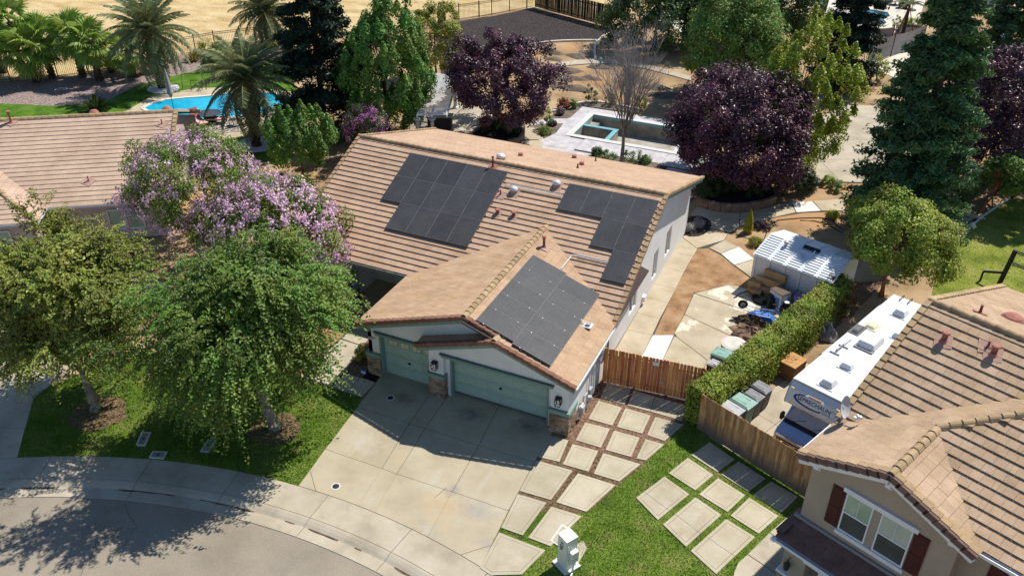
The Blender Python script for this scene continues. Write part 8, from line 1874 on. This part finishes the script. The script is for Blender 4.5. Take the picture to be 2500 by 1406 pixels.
for p, h, s, lab in (((-55.69, 23.59, 0), 3.0, 1.25, 'bright fan palm in front of the others left of the iron fence gap'), ((-57.96, 24.33, 0), 5.0, 1.2, 'highest fan palm reaching over the straw field'), ((-55.31, 25.06, 0), 3.6, 1.15, 'fan palm right of the brightest one'), ((-52.98, 26.43, 0), 3.9, 1.15, 'fan palm with thick trunk beside the iron fence'), ((-50.75, 26.32, 0), 3.6, 1.1, 'fan palm standing right of the thick-trunked one'), ((-60.64, 24.13, 0), 3.6, 1.1, 'fan palm at the left edge'), ((-51.7, 28.64, 0), 2.2, 0.9, 'low fan palm under the tall date palm'), ((-49.04, 28.69, 0), 2.4, 1.0, 'small fan palm behind the tall date palm trunk')):
    fan_palm(lab, p, h, 22, s * 1.15)
for i in range(9):   # young staked palm's drooping leaves
    link('frond', DF[2], lf_palm, bpy.data.objects['staked_tree'], Matrix.Translation(FARPALM) @ Matrix.Rotation(i * .7, 4, 'Z') @ Matrix.Rotation(-.3 - .1 * (i % 3), 4, 'Y') @ Matrix.Scale(.8, 4))

# ------------------------------------------------------------------ yard with the blue pool
sheet('pool_lawn', [(-50.53, 15.73, 0), (-53.75, 18.29, 0), (-51.6, 18.97, 0), (-49.14, 19.8, 0), (-47.5, 20.91, 0), (-46, 22.18, 0), (-46.52, 26.43, 0), (-46.03, 29.46, 0), (-44.63, 32.81, 0), (-43.19, 35.17, 0), (-38.67, 38.18, 0), (-25.29, 23.67, 0), (-23.6, 18.31, 0), (-27.41, 16.52, 0), (-31, 11, 0), (-50, 5, 0)], -0.028, grass_lush)
sheet('palm_bed', [(-53.75, 18.29, 0), (-49.14, 19.8, 0), (-46, 22.18, 0), (-46.52, 26.43, 0), (-46.03, 29.46, 0), (-44.63, 32.81, 0), (-43.19, 35.17, 0), (-38.65, 38.48, 0), (-42.98, 44.21, 0), (-47.8, 38.52, 0), (-53.26, 27.36, 0), (-54.83, 25.29, 0), (-64, 18, 0), (-64, 8, 0)], -0.034, pinkgravel)
sheet('pool_surround', [(-42.52, 21.08, 0), (-43.34, 25.16, 0), (-41.29, 28.53, 0), (-37.52, 30.69, 0), (-32.64, 31.41, 0), (-29.66, 28.56, 0), (-29.41, 26.52, 0), (-30.2, 23.79, 0), (-29.97, 21.47, 0), (-31.44, 19.39, 0), (-33.06, 19.83, 0), (-35.62, 21.74, 0)], -0.022, conc_side)
aqua = mat('pool_water', [(0.004, 0.28, 0.46), (0.008, 0.36, 0.55), (0.03, 0.47, 0.64)], scale=.35, rough=.06, spec=.5, bump=.01, bscale=3)
def caustic(m):
    nt = m.node_tree; N, L = nt.nodes, nt.links; b = N['Principled BSDF']; src = b.inputs['Base Color'].links[0].from_socket; geo = N.new('ShaderNodeNewGeometry')
    vo = N.new('ShaderNodeTexVoronoi'); vo.feature = 'DISTANCE_TO_EDGE'; vo.inputs['Scale'].default_value = 1.6
    no = N.new('ShaderNodeTexNoise'); no.inputs['Scale'].default_value = 1.2; L.new(geo.outputs['Position'], no.inputs['Vector'])
    ad = N.new('ShaderNodeVectorMath'); L.new(geo.outputs['Position'], ad.inputs[0]); L.new(no.outputs['Color'], ad.inputs[1]); L.new(ad.outputs[0], vo.inputs['Vector'])
    mr = N.new('ShaderNodeMapRange'); mr.inputs['From Max'].default_value = .1; mr.inputs['To Min'].default_value = .55; mr.inputs['To Max'].default_value = 0; L.new(vo.outputs['Distance'], mr.inputs['Value'])
    mx = N.new('ShaderNodeMix'); mx.data_type = 'RGBA'; L.new(mr.outputs[0], mx.inputs['Factor']); L.new(src, mx.inputs['A']); mx.inputs['B'].default_value = (.16, .62, .74, 1); L.new(mx.outputs['Result'], b.inputs['Base Color'])
q = [(-41.83, 22.56, 0), (-42.01, 23.71, 0), (-41.61, 24.99, 0), (-40.38, 26.15, 0), (-39.18, 27.06, 0), (-37.86, 28.48, 0), (-36.24, 29.59, 0), (-34.18, 30.32, 0), (-32.2, 30.12, 0), (-30.82, 27.95, 0), (-30.84, 26.51, 0), (-32.02, 25.33, 0), (-33.6, 24.07, 0), (-35.11, 22.75, 0), (-36.12, 22.33, 0), (-38.12, 22, 0), (-40.26, 21.91, 0)]
t = thing('swimming_pool', 'bright blue swimming pool behind the pink house', 'swimming pool', q[0])
MB().sheet(q, -0.012).build('water', aqua, t)
b = MB()
for a, c in zip(q, q[1:] + q[:1]): b.bar((a[0], a[1], 0.0), (c[0], c[1], 0.0), .3, .09)
b.build('coping', mat('pool_edge', [(0.62, 0.56, 0.47)]), t)
MB().box(V((-32.35, 29.88, 0)) + V((0, 0, .1)), (1.0, .5, .08), .3).build('diving_board', trim_w, t)
cush = mat('red_cushion', [(0.36, 0.12, 0.11), (0.43, 0.17, 0.15)], scale=4, rough=.9); cushp = mat('pink_cushion', [(0.62, 0.34, 0.30), (0.68, 0.41, 0.36)], scale=4, rough=.9)
def lounger(lab, c, a):
    t = thing('lounge_chair', lab, 'lounger', (0, 0, 0), group='cushioned loungers by the blue pool')
    MB().box((0.45, 0, .36), (1.35, .65, .1)).build('seat_cushion', cushp, t, bevel=.03); MB().prism([(-.2, -.32, .38), (-.6, -.32, 1.05), (-.68, -.32, 1.02), (-.28, -.32, .33)], (0, .64, 0)).build('back_cushion', cush, t)
    for x in (-.1, 1.0):
        for y in (-.3, .3): MB().bar((x, y, 0), (x, y, .33), .04, .04).build('leg', iron, t)
    for y in (-.34, .34): MB().tube([(-.25, y, .4), (-.1, y, .62), (.3, y, .6), (.4, y, .36)], .02, 6).build('arm', iron, t)
    t.matrix_basis = Matrix.Translation(V(c)) @ Matrix.Rotation(a, 4, 'Z') @ Matrix.Scale(1.15, 4)
lounger('cushioned lounger right of the round table', (-33.26, 22.79, 0), rad(205)); lounger('cushioned lounger half hidden by the pink house corner', (-34.97, 21.68, 0), rad(-25))
p = V((-34.4, 22.55, 0)); t = thing('round_table', 'round black metal table by the pool', 'table', p); MB().lathe(p, [(.45, 0), (.5, .1), (.48, .62), (.3, .68)], 20).build('drum', iron, t); MB().lathe(p, [(.86, .7), (.9, .73), (.88, .77)], 28).build('top', mat('table_top', [(0.05, 0.05, 0.055)], rough=.4), t)
p = V((-32.2, 22.7, 0)); t = thing('side_table', 'small black side table on the patterned rug', 'table', p); MB().box(p + V((0, 0, .5)), (.55, .55, .04), .3).build('top', iron, t)
for x in (-.22, .22):
    for y in (-.22, .22): MB().bar(p + V((x, y, 0)), p + V((x, y, .5)), .03, .03).build('leg', iron, t)
rug = mat('patterned_rug', [(0.15, 0.125, 0.10), (0.20, 0.17, 0.14)], scale=5, rough=.95)
R4 = [V((-34.28, 20.57, 0)), V((-33.06, 24.38, 0)), V((-30.96, 21.91, 0)), V((-33.02, 19.98, 0))]; R4 = [R4[0], V((-34.68, 22.41, 0)), R4[1], R4[2], R4[3]]
t = thing('patterned_rug', 'brown rug with white lattice pattern beside the pool', 'rug', R4[0]); MB().slab([(p.x, p.y) for p in R4], -.02, .008).build('rug', rug, t)
b = MB(); lo = V((min(p.x for p in R4), min(p.y for p in R4), 0)); hi = V((max(p.x for p in R4), max(p.y for p in R4), 0)); s_ = .62
i = 0; yy = lo.y
while yy < hi.y:
    xx = lo.x + (s_ / 2 if i % 2 else 0)
    while xx < hi.x:
        if inside(np.array([[xx, yy]]), R4)[0]: b.ring((xx, yy, .012), s_ * .42, .03, 12, 4)
        xx += s_
    yy += s_ * .8; i += 1
for a, c in zip(R4, R4[1:] + R4[:1]): b.bar((a.x, a.y, .014), (c.x, c.y, .014), .07, .012)
b.build('lattice', mat('rug_white', [(0.62, 0.58, 0.50)]), t)
umb = mat('umbrella_cloth', [(0.28, 0.265, 0.25), (0.36, 0.34, 0.32)], scale=3, rough=.9)
def umbrella(lab, base, h, lean=(0, 0)):
    base = V(base); t = thing('closed_umbrella', lab, 'umbrella', base, group='closed umbrellas by the blue pool'); MB().tube([base, base + V((lean[0], lean[1], h))], .03, 8).build('pole', iron, t)
    f = lambda k: base + V((lean[0] * k, lean[1] * k, h * k)); b = MB(); b.tube([f(.38), f(.45), f(.6), f(.85), f(1.02)], [.12, .24, .22, .13, .03], 10); b.build('canopy', umb, t)
    for a in (0.4, 1.97, 3.54, 5.1): MB().bar(base + V((0, 0, .03)), base + V((.5 * math.cos(a), .5 * math.sin(a), .02)), .06, .04).build('foot', iron, t)
umbrella('closed grey umbrella beside the palm in the pebble ring', (-31.48, 23.27, 0), 2.6); umbrella('closed grey umbrella rising above the pink house ridge', (-38.45, 22.76, 0), 3.6, (-.4, .3))
structure('pebble_ring', MB().sheet(blob((-27.91, 20.32, 0), 1.75, 1.55, 24, .03), .012), rock_white); structure('pebble_ring', MB().sheet(blob((-43.85, 27.08, 0), 1.5, 1.3, 20, .05), .012), rock_white)
p = V((-41.08, 27.66, 0)); t = thing('pool_fence_frame', 'thin dark metal frame at the pool edge', 'frame', p); MB().tube([p + V((-1.2, .2, 0)), p + V((-1.1, .2, 1.3)), p + V((.6, .9, 1.5)), p + V((.9, .9, 0))], .03, 6).tube([p + V((-.4, .4, 0)), p + V((-.3, .4, .8)), p + V((.3, .6, .85))], .03, 6).build('tube', iron, t)
# boulders and shrubs in the palm bed
for q, r_, lab in (((-48.39, 29.94, 0), .75, 'tan boulder left of the small round cactus'), ((-48.08, 31.73, 0), .55, 'round brown cactus near the boulder'), ((-48.74, 33.4, 0), .45, 'smaller round cactus behind the boulder')):
    q = V(q); b = MB(); b.lathe(q, [(r_ * .8, -.05), (r_, r_ * .35), (r_ * .8, r_ * .75), (r_ * .3, r_ * .95)], 12, 1.2 if r_ > .6 else 1, .9); tag(b.build('boulder', mat('boulder', [(0.25, 0.19, 0.13), (0.38, 0.30, 0.22)], scale=2, bump=.05, bscale=4) if 'boulder' not in MATS else MATS['boulder'], smooth=True), lab, 'rock' if r_ > .6 else 'cactus')
spike = mat('spiky_leaf', [(0.07, 0.13, 0.03), (0.13, 0.18, 0.05)], scale=2, tint=.3, trans=.3)
def spiky(lab, base, R, n=60, m=None, cat='plant', name='spiky_plant', group=None):
    base = V(base); t = thing(name, lab, cat, base, group=group); b = MB(); ti = []
    for i in range(n):
        a = i * 2.4; el = random.uniform(.25, 1.45); L = R * random.uniform(.7, 1.1); d = V((math.cos(a) * math.cos(el), math.sin(a) * math.cos(el), math.sin(el))); w = V((-math.sin(a), math.cos(a), 0)) * L * .05
        b.add([base - w, base + w, base + d * L * .6 + w * 1.2, base + d * L - V((0, 0, .12 * L)), base + d * L * .6 - w * 1.2], [(0, 1, 2, 3, 4)])
    b.build('leaf_rosette', m or spike, t); MB().lathe(base, [(R * .12, 0), (R * .1, .12)], 8).build('root_crown', trunk_p, t)
spiky('green sago plant behind the pink house ridge', (-44.91, 20.49, 0), 1.6, 80); spiky('yellow-tipped spiky plant right of the cactus', (-47.13, 34.45, 0), 1.1, 60, lf_fany)
for q, R, m, lab in (((-44.42, 35.74, 0), (1.5, 1.2, .9), lf_mid, 'low bright shrub left of the straw-side date palm'), ((-46.6, 36.18, 0), (1.4, 1.0, .8), lf_yel, 'yellow shrub at the iron fence'), ((-43.75, 33.5, 0), (1.0, .9, .8), lf_dark, 'dark shrub behind the date palm crown'), ((-43.76, 38.28, 0), (1.6, 1.0, .8), lf_lime, 'olive shrub by the straw-side date palm'), ((-39.65, 39.48, 0), (2.0, 1.2, .9), lf_lime, 'olive shrub beside the very dark conifer')):
    shrub(lab, q, R, m, 2200, .14, 20, .35, group='shrubs along the iron fence')
# shrubs of the white house yard
for q, lab in (((6.02, 25.01, 0.55), 'left rounded shrub in the curved block planter'), ((7.15, 26.1, 0.55), 'middle rounded shrub in the curved block planter'), ((8.71, 26.55, 0.55), 'right rounded shrub in the curved block planter')): shrub(lab, q, (.85, .8, .75), lf_shrub, 2600, .11, 18, .25, group='rounded shrubs in the block planters')
for q, lab in (((-12.55, 29.57, 0.45), 'left rounded shrub in the planter behind the roof'), ((-10.84, 29.71, 0.45), 'right rounded shrub in the planter behind the roof'), ((-10.93, 30.91, 0.45), 'rear rounded shrub in the planter behind the roof')): shrub(lab, q, (.75, .7, .7), lf_shrub, 2000, .11, 16, .25, group='rounded shrubs in the block planters')
shrub('wide dark shrub right of the curved block planter', (11, 29.75, 0), (1.6, 1.3, 1.0), lf_shrub, 5000, .11, 40, .3)
p = V((9.36, 22.09, 0)); t = thing('cypress', 'small bright yellow cypress beside the curved path', 'cypress', p); n = 3500; zz = RNG.uniform(0, 1, n); rr = .34 * (1 - zz) ** .7 * RNG.uniform(.5, 1, n); aa = RNG.uniform(0, 6.28, n)
leafobj('foliage', np.c_[p.x + rr * np.cos(aa), p.y + rr * np.sin(aa), .05 + 1.5 * zz], unit(np.c_[np.cos(aa), np.sin(aa), .6 + 0 * aa] + RNG.normal(0, .4, (n, 3))), .09, .5, RNG.uniform(0, 1, n), leafmat('gold_cypress', [(0.30, 0.30, 0.02), (0.45, 0.40, 0.03)]), t); MB().tube([p, p + V((0, 0, 1.2))], .03, 6).build('trunk', trunk_b, t)
for q, R, m, lab, fl, nf in (((-9.02, 32.97, 0), (.45, .45, 1.0), lf_gum, 'feathery young palm in the small round bed', None, 0), ((-9.53, 37.93, 0), (.5, .45, .5), lf_dark, 'shrub with red new leaves at the rear bed', bl_red, 700), ((-7.75, 39.88, 0), (.55, .5, .9), lf_shrub, 'upright grey-green shrub at the low edging', None, 0), ((-8.75, 38.14, 0), (.35, .3, .45), lf_mid, 'small green shrub left of the upright shrub', None, 0), ((-9.13, 36.27, 0), (.3, .3, .25), lf_shrub, 'small pink flowering plant in the rear bed', bl_mag, 300), ((-8.8, 33.79, 0), (.25, .25, .2), lf_shrub, 'small pink flowering plant in the round bed', bl_mag, 250), ((-8.67, 31.76, 0), (.4, .35, .3), lf_mid, 'light green tuft in the round bed', None, 0),
                             ((-2.53, 29.04, 0), (.9, .5, .45), lf_gum, 'left bright shrub in the bed behind the roof', None, 0), ((-0.7, 29.55, 0), (.8, .5, .5), lf_gum, 'bright shrub right of the bare tree trunk', None, 0), ((-3.42, 29.47, 0), (.35, .3, .35), lf_shrub, 'small dark shrub at the end of the roof bed', None, 0), ((0.23, 29.75, 0), (.4, .35, .3), lf_mid, 'small yellow-green shrub at the right of the roof bed', None, 0), ((-6.06, 40.36, 0), (.5, .4, .6), lf_lime, 'thin olive shrub behind the bare tree', None, 0), ((-3.52, 40.61, 0), (.6, .5, .6), lf_lime, 'olive shrub behind the empty pool', None, 0),
                             ((10.13, 20.63, 0), (.4, .35, .25), lf_lime, 'low green shrub left of the shed roof', None, 0), ((10.02, 23.02, 0), (.5, .35, .15), lf_plum, 'low purple ground plant beside the yellow cypress', None, 0), ((13.05, 31.5, 0), (.5, .4, .4), lf_yel, 'yellow-green shrub at the rear patio edge', None, 0), ((13.7, 30.8, 0), (.45, .4, .4), lf_mid, 'green shrub below the rear patio', None, 0), ((14.01, 26.39, 0), (.35, .3, .25), lf_yel, 'yellow shrub left of the huge redwood', None, 0),
                             ((6.29, 21.59, 0), (.35, .3, .2), twig_m, 'dried grey plant in the round black bed', None, 0), ((5.89, 20.67, 0), (.35, .3, .25), twig_m, 'dried grey plant by the white wall', None, 0), ((-5.26, 0.32, 0), (.45, .45, .55), lf_lime, 'green shrub beside the left garage pier', None, 0), ((12.84, 60.06, 0), (1.6, 1.2, 1.4), lf_shrub, 'loose shrub in front of the paling fence', None, 0), ((14.18, 57.33, 0), (1.0, .9, 1.2), lf_yel, 'bright yellow-green shrub left of the huge redwood', None, 0), ((14.63, 76.94, 0), (.5, .5, .8), lf_lime, 'ornamental grass by the kidney-shaped pool', None, 0), ((15.87, 79.03, 0), (1.0, .6, .4), lf_yel, 'yellow shrub near the staked palm', None, 0), ((2.68, 73.1, 0), (1.2, 1.0, .8), lf_shrub, 'shrub by the far pool deck', None, 0), ((7.67, 77.42, 0), (1.0, .8, .7), lf_dark, 'dark shrub at the far palm trunk', None, 0)):
    shrub(lab, q, R, m, 1300, .09 if R[0] < 1 else .14, 14, .2 if R[0] < 1 else .4, flower=fl, nf=nf)
sheet('staked_bed', [(14.51, 72.44, 0), (14.82, 78.53, 0), (17.11, 80, 0), (17.88, 73.2, 0), (15.43, 72.03, 0)], -0.01, mulch)
# grass blades over the near lawns
grass_blades('grass', lawnL, 60000, -0.02, .075, blade, 'short green grass under the two front trees')
grass_blades('lawn_grass', lawnR, 95000, -0.025, .07, blade, 'short green grass between driveway, pavers and entry walk', holes=[inset(q, -.02) for q in PADS] + [EWALK] + [[(5.98, 4.0), (10.6, 4.0), (10.51, 2.39, 0), (9.68, -0.56, 0), (7.66, -0.9, 0), (6.35, -0.88, 0), (5.98, -.6)]])
